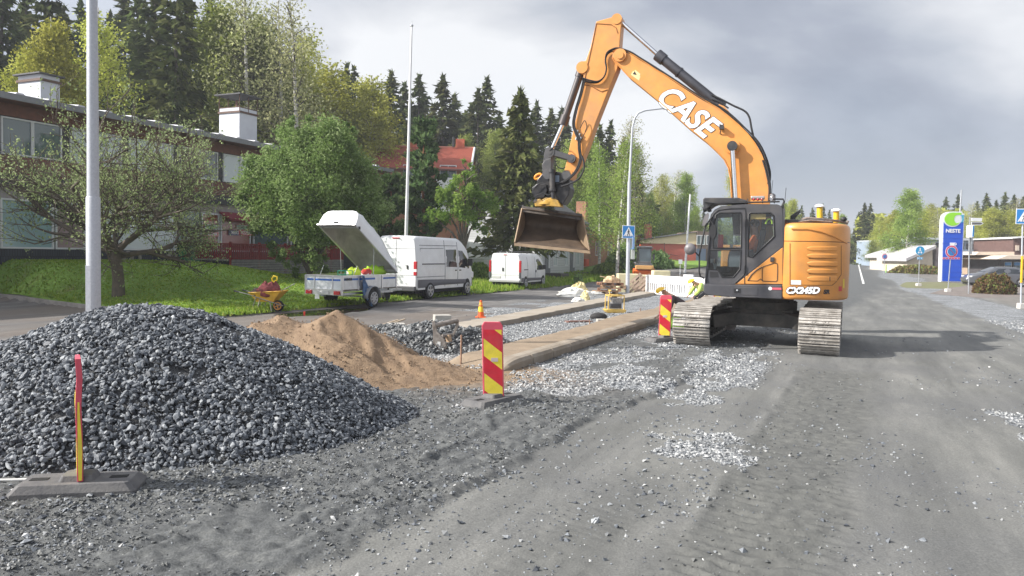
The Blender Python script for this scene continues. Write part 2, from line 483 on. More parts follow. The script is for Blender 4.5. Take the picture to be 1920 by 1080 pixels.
    sandy = np.clip(sstep(.02, .2, fbm(x, y, 1.0, 3, 161) - .45 + 1.0*np.exp(-(((x + .6)/1.0)**2 + ((y - 11.9)/1.0)**2))), 0, 1)*np.exp(-(((x + .8)/1.6)**2 + ((y - 12.2)/1.3)**2))
    brown = sstep(.45, .65, fbm(s*.3, t, .6, 4, 171))*asph
    yard = sstep(6.9, 7.6, t + .02*(s-40))*sstep(20, 30, s)
    m1 = np.stack([crushed, np.clip(sandy*1.6, 0, 1), asph, pudz], -1)
    m2 = np.stack([np.clip(loosec, 0, 1), np.clip(band*.8 + b2*.3, 0, 1), brown, yard], -1)
    return z, m1, m2, piles
gz, gm1, gm2, gpil = ground_fields(GX, GY)
gz = gz + zg0(GX, GY)
ny, nx = GX.shape
idx = np.arange(ny*nx).reshape(ny, nx)
gf = np.stack([idx[:-1, :-1], idx[:-1, 1:], idx[1:, 1:], idx[1:, :-1]], -1).reshape(-1, 4)
def ground_mat():
    m = bpy.data.materials.new('ground_gravel'); m.use_nodes = True
    t = m.node_tree; b = t.nodes['Principled BSDF']
    tcn = N(t, 'ShaderNodeTexCoord'); co = tcn.outputs['Object']
    A = N(t, 'ShaderNodeAttribute', attribute_name='m1'); B = N(t, 'ShaderNodeAttribute', attribute_name='m2')
    sa = N(t, 'ShaderNodeSeparateColor'); Lk(t, A.outputs['Color'], sa.inputs[0])
    sb = N(t, 'ShaderNodeSeparateColor'); Lk(t, B.outputs['Color'], sb.inputs[0])
    rot = N(t, 'ShaderNodeMapping'); rot.inputs['Rotation'].default_value = (0, 0, R_(24.3)); Lk(t, co, rot.inputs[0])
    stx = N(t, 'ShaderNodeMapping'); stx.inputs['Scale'].default_value = (1.0, 0.13, 1); Lk(t, rot.outputs[0], stx.inputs[0])
    def noise(scale, det=6, ro=.6, vec=co):
        n = N(t, 'ShaderNodeTexNoise', i_Scale=scale, i_Detail=float(det), i_Roughness=ro); Lk(t, vec, n.inputs['Vector']); return n.outputs[0]
    nlow = noise(.45, 8, .6); nst = noise(1.6, 8, .65, stx.outputs[0]); nfine = noise(60, 5, .7); nmid = noise(7, 8, .7); nfin2 = noise(190, 3, .7)
    def mix(f, c1, c2, bt='MIX'):
        mx = N(t, 'ShaderNodeMix', data_type='RGBA', blend_type=bt)
        for sck, v in ((0, f), (6, c1), (7, c2)):
            if isinstance(v, tuple): mx.inputs[sck].default_value = (*v, 1)
            elif isinstance(v, float): mx.inputs[sck].default_value = v
            else: Lk(t, v, mx.inputs[sck])
        return mx.outputs[2]
    dust = ramp(t, nst, [(.34, (.098, .099, .093)), (.48, (.142, .143, .134)), (.62, (.195, .194, .180))])
    dust = mix(ramp(t, nlow, [(.38, 0.), (.62, .65)]), dust, (.11, .112, .113))
    sp = ramp(t, nfine, [(.30, .62), (.5, 1.), (.74, 1.5)])
    dust = mix(.8, dust, sp, 'MULTIPLY')
    # crushed stone : cells
    vo = N(t, 'ShaderNodeTexVoronoi', i_Scale=34.0); Lk(t, co, vo.inputs['Vector'])
    vs_ = N(t, 'ShaderNodeSeparateColor'); Lk(t, vo.outputs['Color'], vs_.inputs[0])
    vcol = ramp(t, vs_.outputs[0], [(0., (.07, .075, .085)), (.35, (.14, .15, .16)), (.7, (.24, .25, .26)), (1., (.42, .43, .43))])
    vo2 = N(t, 'ShaderNodeTexVoronoi', i_Scale=13.0); Lk(t, co, vo2.inputs['Vector'])
    nl3 = noise(1.1, 5, .6)
    crs = mix(.75, vcol, ramp(t, nl3, [(.35, .7), (.65, 1.3)]), 'MULTIPLY')
    loose = ramp(t, nmid, [(.32, (.055, .058, .06)), (.52, (.095, .099, .099)), (.74, (.155, .158, .150))])
    loose = mix(.9, loose, ramp(t, nfine, [(.28, .5), (.5, 1.), (.76, 1.7)]), 'MULTIPLY')
    band = ramp(t, nmid, [(.35, (.072, .074, .071)), (.7, (.14, .141, .130))])
    sand = ramp(t, nmid, [(.35, (.19, .13, .08)), (.7, (.30, .215, .135))])
    asph = ramp(t, nst, [(.34, (.085, .081, .083)), (.5, (.12, .115, .11)), (.68, (.19, .18, .175))])
    asph = mix(.7, asph, ramp(t, nfin2, [(.3, .7), (.7, 1.35)]), 'MULTIPLY')
    brn = (.15, .12, .095)
    c = mix(sb.outputs[0], dust, loose)
    c = mix(sb.outputs[1], c, band)
    c = mix(sa.outputs[2], c, asph)
    c = mix(MA(t, 'MULTIPLY', sb.outputs[2], .55), c, brn)
    c = mix(MA(t, 'MULTIPLY', B.outputs['Alpha'], .6), c, (.17, .15, .13))
    edge = ramp(t, noise(22, 4, .7), [(.35, -0.25), (.65, .25)])
    crf = ramp(t, MA(t, 'ADD', sa.outputs[0], MA(t, 'SUBTRACT', noise(16, 5, .75), .5)), [(.42, 0.), (.58, 1.)])
    c = mix(crf, c, crs)
    c = mix(sa.outputs[1], c, sand)
    wet = ramp(t, A.outputs['Alpha'], [(.25, 0.), (.62, 1.)])
    c = mix(wet, c, (.016, .017, .016))
    Lk(t, c, b.inputs['Base Color'])
    r = N(t, 'ShaderNodeMapRange'); r.inputs[3].default_value = .9; r.inputs[4].default_value = .03
    Lk(t, ramp(t, A.outputs['Alpha'], [(.5, 0.), (.62, 1.)]), r.inputs[0]); Lk(t, r.outputs[0], b.inputs['Roughness'])
    b.inputs['Specular IOR Level'].default_value = .35
    inv = MA(t, 'SUBTRACT', 1., ramp(t, A.outputs['Alpha'], [(.45, 0.), (.6, 1.)]))
    h = MA(t, 'ADD', MA(t, 'MULTIPLY', nfine, .35), MA(t, 'ADD', MA(t, 'MULTIPLY', nmid, .6), MA(t, 'MULTIPLY', nst, .25)))
    hc = MA(t, 'MULTIPLY', MA(t, 'MULTIPLY', MA(t, 'SUBTRACT', 1., vo.outputs['Distance']), .9), crf)
    h = MA(t, 'ADD', h, MA(t, 'ADD', hc, MA(t, 'MULTIPLY', vs_.outputs[1], MA(t, 'MULTIPLY', crf, .5))))
    bp = N(t, 'ShaderNodeBump', i_Distance=0.022); Lk(t, h, bp.inputs['Height']); Lk(t, MA(t, 'MULTIPLY', inv, .75), bp.inputs['Strength'])
    Lk(t, bp.outputs[0], b.inputs['Normal'])
    return m
GM = ground_mat()
ground = mesh_obj('ground', np.stack([GX, GY, gz], -1).reshape(-1, 3), gf, GM, smooth=True,
                  attrs={'m1': gm1.reshape(-1, 4), 'm2': gm2.reshape(-1, 4)})
tag(ground, kind='structure')
def gh(x, y):
    x = np.atleast_1d(np.asarray(x, float)); y = np.atleast_1d(np.asarray(y, float))
    return ground_fields(x, y)[0] + zg0(x, y)
# ------------------------------------------------------------------ stones
def ico():
    p = (1 + 5**.5)/2
    v = np.array([(-1, p, 0), (1, p, 0), (-1, -p, 0), (1, -p, 0), (0, -1, p), (0, 1, p), (0, -1, -p), (0, 1, -p), (p, 0, -1), (p, 0, 1), (-p, 0, -1), (-p, 0, 1)], float)
    v /= np.linalg.norm(v[0])
    f = np.array([(0, 11, 5), (0, 5, 1), (0, 1, 7), (0, 7, 10), (0, 10, 11), (1, 5, 9), (5, 11, 4), (11, 10, 2), (10, 7, 6), (7, 1, 8), (3, 9, 4), (3, 4, 2), (3, 2, 6), (3, 6, 8), (3, 8, 9), (4, 9, 5), (2, 4, 11), (6, 2, 10), (8, 6, 7), (9, 8, 1)])
    return v, f
IV, IF = ico()
def rock_variants(n, r):
    out = []
    for i in range(n):
        v = IV*(1 + r.uniform(-.18, .22, (12, 1)))
        for k in range(4):                     # flat facets: clamp against random planes
            d = r.normal(size=3); d /= np.linalg.norm(d)
            h = r.uniform(.35, .72); q = v@d
            v = v - np.outer(np.maximum(q - h, 0), d)
        out.append(v)
    return np.array(out)
ROCKS = rock_variants(40, rs)
OCT_V = np.array([(1, 0, 0), (-1, 0, 0), (0, 1, 0), (0, -1, 0), (0, 0, 1), (0, 0, -1)], float)
OCT_F = np.array([(0, 2, 4), (2, 1, 4), (1, 3, 4), (3, 0, 4), (2, 0, 5), (1, 2, 5), (3, 1, 5), (0, 3, 5)])
def rotmats(n, r, nrm=None, tilt=None):
    q = r.normal(size=(n, 4)); q /= np.linalg.norm(q, axis=1)[:, None]
    w, x, y, z = q.T
    return np.stack([1-2*(y*y+z*z), 2*(x*y-z*w), 2*(x*z+y*w), 2*(x*y+z*w), 1-2*(x*x+z*z), 2*(y*z-x*w), 2*(x*z-y*w), 2*(y*z+x*w), 1-2*(x*x+y*y)], -1).reshape(n, 3, 3)
def tilted(n, r, nrm, spread):
    """frames whose z axis leans near the given normals"""
    z = nrm + r.normal(size=(n, 3))*spread; z /= np.linalg.norm(z, axis=1)[:, None]
    a = r.normal(size=(n, 3)); x = a - z*(a*z).sum(1)[:, None]; x /= np.linalg.norm(x, axis=1)[:, None]
    y = np.cross(z, x)
    return np.stack([x, y, z], -1)
def stones(pos, size, r, frames, full=True, asp=(1.12, .76, .50)):
    n = len(pos)
    if full:
        base = ROCKS[r.randint(0, len(ROCKS), n)]; F_ = IF; k = 12
    else:
        base = OCT_V[None]*(1 + r.uniform(-.3, .3, (n, 6, 1))); F_ = OCT_F; k = 6
    sc = np.stack([size*asp[0]*r.uniform(.8, 1.25, n), size*asp[1]*r.uniform(.8, 1.2, n), size*asp[2]*r.uniform(.75, 1.3, n)], -1)
    v = base*sc[:, None, :]
    v = np.einsum('nij,nkj->nki', frames, v) + pos[:, None, :]
    f = F_[None] + (np.arange(n)*k)[:, None, None]
    tint = np.repeat(r.uniform(0, 1, n), k)
    return v.reshape(-1, 3), f.reshape(-1, 3), tint
def stonemat(name, stops, bump=.5):
    m = bpy.data.materials.new(name); m.use_nodes = True
    t = m.node_tree; b = t.nodes['Principled BSDF']
    a = N(t, 'ShaderNodeAttribute', attribute_name='tint')
    c = ramp(t, a.outputs['Fac'], stops)
    tcn = N(t, 'ShaderNodeTexCoord')
    n = N(t, 'ShaderNodeTexNoise', i_Scale=45.0, i_Detail=5.0, i_Roughness=.65); Lk(t, tcn.outputs['Object'], n.inputs['Vector'])
    mx = N(t, 'ShaderNodeMix', data_type='RGBA', blend_type='MULTIPLY'); mx.inputs[0].default_value = .8
    Lk(t, c, mx.inputs[6]); Lk(t, ramp(t, n.outputs[0], [(.3, .6), (.7, 1.35)]), mx.inputs[7])
    Lk(t, mx.outputs[2], b.inputs['Base Color']); b.inputs['Roughness'].default_value = .62
    n2 = N(t, 'ShaderNodeTexNoise', i_Scale=160.0, i_Detail=4.0); Lk(t, tcn.outputs['Object'], n2.inputs['Vector'])
    bp = N(t, 'ShaderNodeBump', i_Strength=bump, i_Distance=.004); Lk(t, n2.outputs[0], bp.inputs['Height']); Lk(t, bp.outputs[0], b.inputs['Normal'])
    return m
STONE_D = stonemat('stone_dark', [(0., (.05, .056, .066)), (.45, (.11, .122, .14)), (.8, (.18, .195, .212)), (1., (.30, .315, .325))])
STONE_L = stonemat('stone_light', [(0., (.10, .105, .11)), (.5, (.22, .23, .235)), (1., (.50, .50, .49))])
def grid_mesh(fn, x0, x1, y0, y1, dx, name, material, parent=None, thr=-0.005, base=0.0):
    X, Y = np.meshgrid(np.arange(x0, x1, dx), np.arange(y0, y1, dx))
    h = fn(X, Y); g0 = zg0(X, Y)
    Z = np.where(h > 0.004, h + g0 + base, g0 - .25)
    a, b_ = X.shape
    id_ = np.arange(a*b_).reshape(a, b_)
    f = np.stack([id_[:-1, :-1], id_[:-1, 1:], id_[1:, 1:], id_[1:, :-1]], -1).reshape(-1, 4)
    hf = (h > 0.004)
    keep = (hf[:-1, :-1] | hf[:-1, 1:] | hf[1:, 1:] | hf[1:, :-1]).reshape(-1)
    V = np.stack([X, Y, Z], -1).reshape(-1, 3); f = f[keep]
    used = np.unique(f); remap = -np.ones(len(V), int); remap[used] = np.arange(len(used))
    o = mesh_obj(name, V[used], remap[f], material, parent, smooth=True)
    return o
def pile_stones(fn, x0, x1, y0, y1, n, smin, smax, r, layers=.03, spread=.55):
    X = r.uniform(x0, x1, n); Y = r.uniform(y0, y1, n); e = .02
    h = fn(X, Y); k = h > 0.0
    X, Y, h = X[k], Y[k], h[k]
    gx = (fn(X+e, Y) - fn(X-e, Y))/(2*e); gy = (fn(X, Y+e) - fn(X, Y-e))/(2*e)
    nr = np.stack([-gx, -gy, np.ones_like(gx)], -1); nr /= np.linalg.norm(nr, axis=1)[:, None]
    sz = np.exp(r.normal(size=len(X))*.46)*(smin + smax)/2
    sz = np.clip(sz, smin*.6, smax*1.5)
    pos = np.stack([X, Y, h + zg0(X, Y)], -1) + nr*(r.uniform(-.35, 1., len(X))*layers)[:, None]
    return pos, sz, tilted(len(X), r, nr, spread)
gt = thing('gravel_pile', 'big pile of dark grey crushed stone beside the lamp post, left foreground', 'gravel pile', (GPC[0], GPC[1], 0))
def G0(x, y): return gravel_h(x, y) - .02 + (.05*(fbm(x, y, 14, 3, 210, .7) - .5))*(gravel_h(x, y) > .05)
g = grid_mesh(G0, -8.4, .2, 5.4, 11.4, .06, 'gravel_core', mat('gravel_fines', (.055, .057, .06), .95, var=.4, vscale=14, bump=1., bscale=60))
g.parent = gt; g.location = (-GPC[0], -GPC[1], 0)
pos, sz, fr_ = pile_stones(gravel_h, -8.4, .2, 5.4, 11.4, 115000, .010, .029, rs, .03, .5)
keepm = fbm(pos[:, 0], pos[:, 1]+pos[:, 2], 1.6, 3, 201) > rs.uniform(.10, .34, len(pos))
pos, sz, fr_ = pos[keepm], sz[keepm], fr_[keepm]
v, f, tn = stones(pos, sz, rs, fr_)
g = mesh_obj('stones', v, f, STONE_D, None, attrs={'tint': tn}); tag(g, kind='stuff'); g.parent = gt; g.location = (-GPC[0], -GPC[1], 0)
# sand pile
SANDM = mat('sand', (.275, .19, .118), .95, col2=(.18, .12, .074), vscale=5, bump=1., bscale=45)
def sand_full(x, y): return sand_h(x, y) + (.045*(fbm(x, y, 7, 4, 300, .65) - .5) + .03*(fbm(x, y, 22, 3, 310, .7)-.5))*sstep(.02, .2, sand_h(x, y)) - .02
spt = thing('sand_pile', 'brown sand pile behind the dark gravel pile', 'sand pile', (-3, 11.6, 0))
g = grid_mesh(sand_full, -7.2, 1.0, 9.4, 14.2, .028, 'sand_heap', SANDM); g.parent = spt; g.location = (3, -11.6, 0)
pos, sz, fr_ = pile_stones(sand_h, -7.2, 1.0, 9.4, 14.2, 7000, .005, .015, rs, .02, 1.)
v, f, tn = stones(pos, sz, rs, fr_, False, (1, .9, .7))
g = mesh_obj('sand_clods', v, f, SANDM, attrs={'tint': tn}); tag(g, kind='stuff'); g.parent = spt; g.location = (3, -11.6, 0)
# small heap behind
ht = thing('gravel_heap', 'small heap of pale grey stones behind the sand pile', 'gravel heap', (-1.5, 15.6, 0))
g = grid_mesh(lambda x, y: heap_h(x, y) - .03, -5, 1.2, 13.2, 18.6, .08, 'gravel_core', MATS['gravel_fines']); g.parent = ht; g.location = (1.5, -15.6, 0)
pos, sz, fr_ = pile_stones(heap_h, -5, 1.2, 13.2, 18.6, 15000, .016, .04, rs, .03, .7)
v, f, tn = stones(pos, sz, rs, fr_)
STONE_M = stonemat('stone_mid', [(0., (.06, .065, .068)), (.5, (.14, .15, .155)), (1., (.34, .34, .33))])
g = mesh_obj('stones', v, f, STONE_M, attrs={'tint': tn}); tag(g, kind='stuff'); g.parent = ht; g.location = (1.5, -15.6, 0)
# loose stones on the ground
def scatter_ground():
    r = np.random.RandomState(5)
    n = 520000
    y = 3.6*np.exp(r.uniform(0, 1, n)*math.log(26/3.6)); x = (r.uniform(-.72, .78, n))*y
    s, t = to_st(x, y)
    z, m1, m2, pil = ground_fields(x, y)
    p = .0022 + .75*m1[:, 0]*(m1[:, 0] > .35) + .10*(np.exp(-(((s - 8.2)/1.8)**2 + ((t + 1.5)/1.1)**2)) + np.exp(-(((s - 6.2)/1.0)**2 + ((t + 1.2)/.5)**2))) + .75*m2[:, 0]*sstep(.30, .65, fbm(x, y, 1.5, 3, 401)) + .05*m2[:, 1]
    foot = np.exp(-np.abs(edge_t(s) - t)/.08)*.5
    p = p + foot*(fbm(x, y, 2., 2, 404) > .5) + .05*(fbm(x, y, .8, 3, 402) > .6)
    for k in (-.33, .33):
        pass
    rim = np.exp(-((t + 4.9)/.5)**2)*(s < 9.5)*.7
    p = p + rim
    p = p*(pil < .03)*(m1[:, 3] < .2)*(1 - .96*m1[:, 2])
    k = r.uniform(0, 1, n) < p*.42
    x, y, z, m1, m2 = x[k], y[k], z[k], m1[k], m2[k]
    sz = np.exp(r.normal(size=len(x))*.5)*(.0058 + .0007*y) + m1[:, 0]*r.uniform(0, .012, len(x))
    sz = np.clip(sz, .004, .035)
    nr = np.tile([0, 0, 1.], (len(x), 1))
    fr = tilted(len(x), r, nr, .5)
    pos = np.stack([x, y, z + zg0(x, y) + sz*.12], -1)
    light = (m1[:, 0] > .3) | (r.uniform(0, 1, len(x)) < .22)
    clod = (r.uniform(0, 1, len(x)) < .68)*(m1[:, 0] < .3)*((m2[:, 0] > .4) | (m2[:, 1] > .3)); clod = clod.astype(bool); light = light & ~clod
    sz = np.where(clod, sz*.85, sz)
    CL = stonemat('clods', [(0., (.07, .074, .074)), (1., (.155, .158, .150))], .9)
    for nm, sel, mm in (('scattered_light_stones', light, STONE_L), ('scattered_dark_stones', ~light & ~clod, STONE_D), ('scattered_clods', clod, CL)):
        v, f, tn = stones(pos[sel], sz[sel], r, fr[sel], False, (1.05, .85, .55))
        o = mesh_obj(nm, v, f, mm, attrs={'tint': tn}); tag(o, kind='stuff')
    print('ground stones', len(x))
scatter_ground()
# ------------------------------------------------------------------ traffic island under construction
KERB = mat('kerb_concrete', (.30, .26, .21), .9, col2=(.22, .18, .135), vscale=3, bump=.4, bscale=60)
SANDF = mat('bedding_sand', (.30, .23, .16), .95, col2=(.21, .16, .11), vscale=1.6, bump=.9, bscale=40)
def island():
    # bedding sand strip behind the near kerb
    S = np.arange(11.2, 37.5, .12); T = np.arange(-6.75, -5.15, .06)
    A, B = np.meshgrid(S, T)
    X = A*RD[0] + B*RN[0]; Y = A*RD[1] + B*RN[1]
    wl = -6.35 + .35*(fbm(A, B*0, .5, 3, 500) - .5)
    h = .20*sstep(wl - .25, wl + .1, B) + .02*(fbm(X, Y, 5, 3, 510) - .5)
    h = h*sstep(11.2, 11.9, A) - .05 + .0*B
    a, b_ = X.shape; id_ = np.arange(a*b_).reshape(a, b_)
    f = np.stack([id_[:-1, :-1], id_[:-1, 1:], id_[1:, 1:], id_[1:, :-1]], -1).reshape(-1, 4)
    o = mesh_obj('sand_bedding', np.stack([X, Y, h + .03], -1).reshape(-1, 3), f, SANDF, smooth=True)
    tag(o, kind='structure')
island()
kb = thing('kerb_line', 'tan kerb stones edging the island on its road side, rounded near end', 'kerb', st(11.2, -5.1), ROADZ)
s0 = 11.15
i = 0
while s0 < 37:
    L = 1.0
    m = MB()
    prof = [(-.06, -.1), (-.06, .16), (-.02, .215), (.05, .235), (.22, .235), (.22, -.1)]
    a, b_ = s0 + .014, s0 + L - .014
    k = 0.0
    if i == 0:
        rings = []
        for q in range(7):
            u = q/6; ss = a + u*.5; sh = math.sqrt(max(0, 1 - (1-u)**2))
            rings.append([st(ss, -5.1 - (p[0] - .22)*(1) - .22 if False else -5.1 - .22 + (.22 - p[0])*(.55 + .45*sh), p[1] if p[1] < 0 else p[1]*(.35 + .65*sh)) for p in prof])
        rings.append([st(b_, -5.1 - p[0] if False else -5.1 - .22 + (.22 - p[0]), p[1]) for p in prof])
    else:
        rings = [[st(ss, -5.32 + (.22 - p[0]), p[1]) for p in prof] for ss in (a, b_)]
    m.loft(rings, smooth=False)
    m.build('kerb_stone', KERB, kb, world=True, bevel=.012)
    s0 += L; i += 1
kb2 = thing('concrete_strip', 'long flat concrete strip along the far side of the island, under the cone', 'kerb', st(16, -9), ROADZ)
s0 = 15.2; i = 0
while s0 < 38:
    m = MB()
    tt = -8.95 - .03*(s0 - 16)*0.9
    m.box(st(s0 + .75, tt, .02), (1.48, .85, .26), rz=ROADZ - .027)
    m.build('concrete_slab', mat('slab_concrete', (.34, .30, .25), .9, col2=(.27, .23, .18), vscale=2, bump=.3, bscale=50), kb2, world=True, bevel=.015)
    s0 += 1.5
# ------------------------------------------------------------------ lawn and grass
def lawn():
    S = np.concatenate([np.arange(14, 60, .35), np.arange(60, 400, 4)]); T = np.concatenate([np.arange(-16.25, -40, -.35), np.arange(-40, -300, -6)])
    A, B = np.meshgrid(S, T)
    fr = 14.9 + 0.16*np.maximum(-16.5 - B, 0) + .0*A
    A2 = np.maximum(A, fr + .12*(vnoise(B*1.5, B*0, 5) - .5))
    B2 = np.where(np.abs(B + 16.25) < .01, B + .25*(vnoise(A*1.2, A*0+3, 8) - .5), B)
    X = A2*RD[0] + B2*RN[0]; Y = A2*RD[1] + B2*RN[1]
    Z = zg0(X, Y) + .04 + .03*(fbm(X, Y, 1.0, 3, 601) - .5)
    a, b_ = X.shape; id_ = np.arange(a*b_).reshape(a, b_)
    f = np.stack([id_[:-1, :-1], id_[1:, :-1], id_[1:, 1:], id_[:-1, 1:]], -1).reshape(-1, 4)
    m = bpy.data.materials.new('grass'); m.use_nodes = True
    t = m.node_tree; b = t.nodes['Principled BSDF']
    tcn = N(t, 'ShaderNodeTexCoord')
    n1 = N(t, 'ShaderNodeTexNoise', i_Scale=.55, i_Detail=7.0, i_Roughness=.62); Lk(t, tcn.outputs['Object'], n1.inputs['Vector'])
    n2 = N(t, 'ShaderNodeTexNoise', i_Scale=18.0, i_Detail=5.0, i_Roughness=.7); Lk(t, tcn.outputs['Object'], n2.inputs['Vector'])
    c1 = ramp(t, n1.outputs[0], [(.3, (.16, .175, .06)), (.45, (.15, .245, .045)), (.62, (.195, .32, .06)), (.8, (.25, .32, .09))])
    mx = N(t, 'ShaderNodeMix', data_type='RGBA', blend_type='MULTIPLY'); mx.inputs[0].default_value = .85
    Lk(t, c1, mx.inputs[6]); Lk(t, ramp(t, n2.outputs[0], [(.3, .5), (.7, 1.45)]), mx.inputs[7])
    Lk(t, mx.outputs[2], b.inputs['Base Color']); b.inputs['Roughness'].default_value = .9; b.inputs['Specular IOR Level'].default_value = .15
    bp = N(t, 'ShaderNodeBump', i_Strength=.9, i_Distance=.05); Lk(t, n2.outputs[0], bp.inputs['Height']); Lk(t, bp.outputs[0], b.inputs['Normal'])
    o = mesh_obj('lawn', np.stack([X, Y, Z], -1).reshape(-1, 3), f, m, smooth=True); tag(o, kind='structure')
    # blades
    r = np.random.RandomState(3); n = 90000
    y = 17*np.exp(r.uniform(0, 1, n)*math.log(60/17)); x = r.uniform(-.72, .15, n)*y
    s, tt = to_st(x, y)
    fr = 14.9 + 0.16*np.maximum(-16.5 - tt, 0)
    k = (tt < -16.1) & (s > fr + .05); x, y = x[k], y[k]; n = len(x)
    s, tt = to_st(x, y)
    edge = np.exp(-np.abs(tt + 16.3)/.35) + np.exp(-np.abs(s - (14.9 + 0.16*np.maximum(-16.5 - tt, 0)))/.35)
    rough = sstep(30, 36, s)
    hgt = r.uniform(.03, .07, n)*(1 + 1.6*np.clip(edge, 0, 1) + 2.2*rough); w = .012 + .0011*y
    a = r.uniform(0, 6.28, n); z = zg0(x, y) + .035
    p0 = np.stack([x - np.cos(a)*w, y - np.sin(a)*w, z], -1); p1 = np.stack([x + np.cos(a)*w, y + np.sin(a)*w, z], -1)
    p2 = np.stack([x + r.normal(size=n)*.03, y + r.normal(size=n)*.03, z + hgt], -1)
    V = np.stack([p0, p1, p2], 1).reshape(-1, 3); F_ = np.arange(3*n).reshape(-1, 3)
    g = mesh_obj('grass_blades', V, F_, leafmat('grass_blade', (.16, .28, .035), (.28, .44, .06), .55, (.38, .45, .12)), attrs={'tint': np.repeat(r.uniform(0, 1, n), 3)})
    tag(g, kind='stuff')
lawn()
# ------------------------------------------------------------------ lettering
def text_mesh(name, txt, parent, o, xd, yd, size, material, bold=0.0, shear=0.0, sx=1.0, ext=0.003, align='CENTER', world=True, spacing=1.0, yalign='CENTER'):
    cu = bpy.data.curves.new(name, 'FONT'); cu.body = txt; cu.size = size; cu.offset = bold; cu.shear = shear
    cu.extrude = ext; cu.align_x = align; cu.align_y = yalign; cu.space_character = spacing; cu.resolution_u = 4
    tmp = bpy.data.objects.new('tmp_text', cu); COL.objects.link(tmp)
    bpy.context.view_layer.update()
    me = bpy.data.meshes.new_from_object(tmp.evaluated_get(bpy.context.evaluated_depsgraph_get()))
    bpy.data.objects.remove(tmp); bpy.data.curves.remove(cu)
    X = Vector(xd).normalized(); Y = Vector(yd); Y = (Y - X*Y.dot(X)).normalized(); Z = X.cross(Y)
    M4 = Matrix((X*sx, Y, Z)).transposed().to_4x4(); M4.translation = Vector(o)
    if world and parent is not None: M4 = parent.matrix_world.inverted() @ M4
    me.transform(M4)
    me.materials.clear(); me.materials.append(material)
    me.name = name
    ob = bpy.data.objects.new(name, me); COL.objects.link(ob)
    if parent: ob.parent = parent
    return ob
from mathutils.geometry import tessellate_polygon
def plate(mb, outer, holes, y0, y1, m=0):
    """flat plate in the x-z plane with holes, between y0 and y1"""
    loops = [[Vector((p[0], p[1], 0)) for p in outer]] + [[Vector((p[0], p[1], 0)) for p in h] for h in holes]
    tri = tessellate_polygon(loops)
    flat = [p for l in loops for p in l]; n = len(flat)
    vs = [Vector((p.x, y0, p.y)) for p in flat] + [Vector((p.x, y1, p.y)) for p in flat]
    fs = [tuple(t) for t in tri] + [tuple(i + n for i in t[::-1]) for t in tri]
    k = 0
    for l in loops:
        L = len(l)
        for i in range(L):
            j = (i+1) % L; fs.append((k+i, k+n+i, k+n+j, k+j))
        k += L
    mb.add(vs, fs, m)
# shared materials
STEEL = mat('galvanised_steel', (.50, .52, .54), .42, .75, var=.25, vscale=9, bump=.1, bscale=80)
CHROME = mat('chrome_rod', (.75, .75, .76), .16, 1.0)
BLACKP = mat('black_plastic', (.022, .022, .024), .5, var=.3, vscale=8)
BLACKM = mat('black_metal', (.045, .045, .05), .45, .2, var=.35, vscale=7, dirt=.35)
RUBBER = mat('rubber', (.028, .028, .03), .85, var=.4, vscale=12, bump=.2)
WHITEP = mat('white_paint', (.74, .75, .76), .40, var=.08, vscale=2, coat=.25, dirt=.16)
REDL = mat('red_lamp', (.42, .012, .02), .25, coat=.5)
YEL = mat('yellow_paint', (.72, .46, .02), .45, var=.15, vscale=6, dirt=.3)
# ------------------------------------------------------------------ excavator
ORANGE = mat('orange_paint', (.70, .295, .066), .46, var=.14, vscale=2.2, dirt=.42, coat=.12)
ORANGE2 = mat('orange_paint_body', (.66, .275, .055), .42, var=.12, vscale=2.2, dirt=.3, coat=.15)
CABGREY = mat('cab_grey', (.060, .060, .068), .5, var=.2, vscale=3, dirt=.25)
DARKI = mat('dark_interior', (.02, .021, .024), .8)
TRACKM = mat('track_steel', (.47, .445, .41), .62, .3, col2=(.24, .22, .195), vscale=7, bump=.5, bscale=30)
UNDER = mat('undercarriage', (.085, .078, .068), .75, .1, col2=(.045, .042, .04), vscale=5, bump=.3, bscale=25, dirt=.5)
LETW = mat('letter_white', (.85, .85, .85), .5)
LETB = mat('letter_black', (.02, .02, .022), .5)
CABGL = glass('cab_glass', (.62, .70, .72), .02, .05)
class Fr:
    """frame of a thing: px(px, py, c) is the point of its plane y = c seen at a photo pixel"""
    def __init__(s, ob, axis='y'):
        s.inv = ob.matrix_world.inverted(); s.i3 = s.inv.to_3x3(); s.o = s.inv @ Vector((0, 0, CAMH)); s.ax = 1 if axis == 'y' else 0
    def px(s, px, py, c):
        d = s.i3 @ ray(px, py); k = (c - s.o[s.ax])/d[s.ax]; return s.o + d*k
    def p2(s, px, py, c):
        v = s.px(px, py, c); return (v[1 - s.ax], v.z)
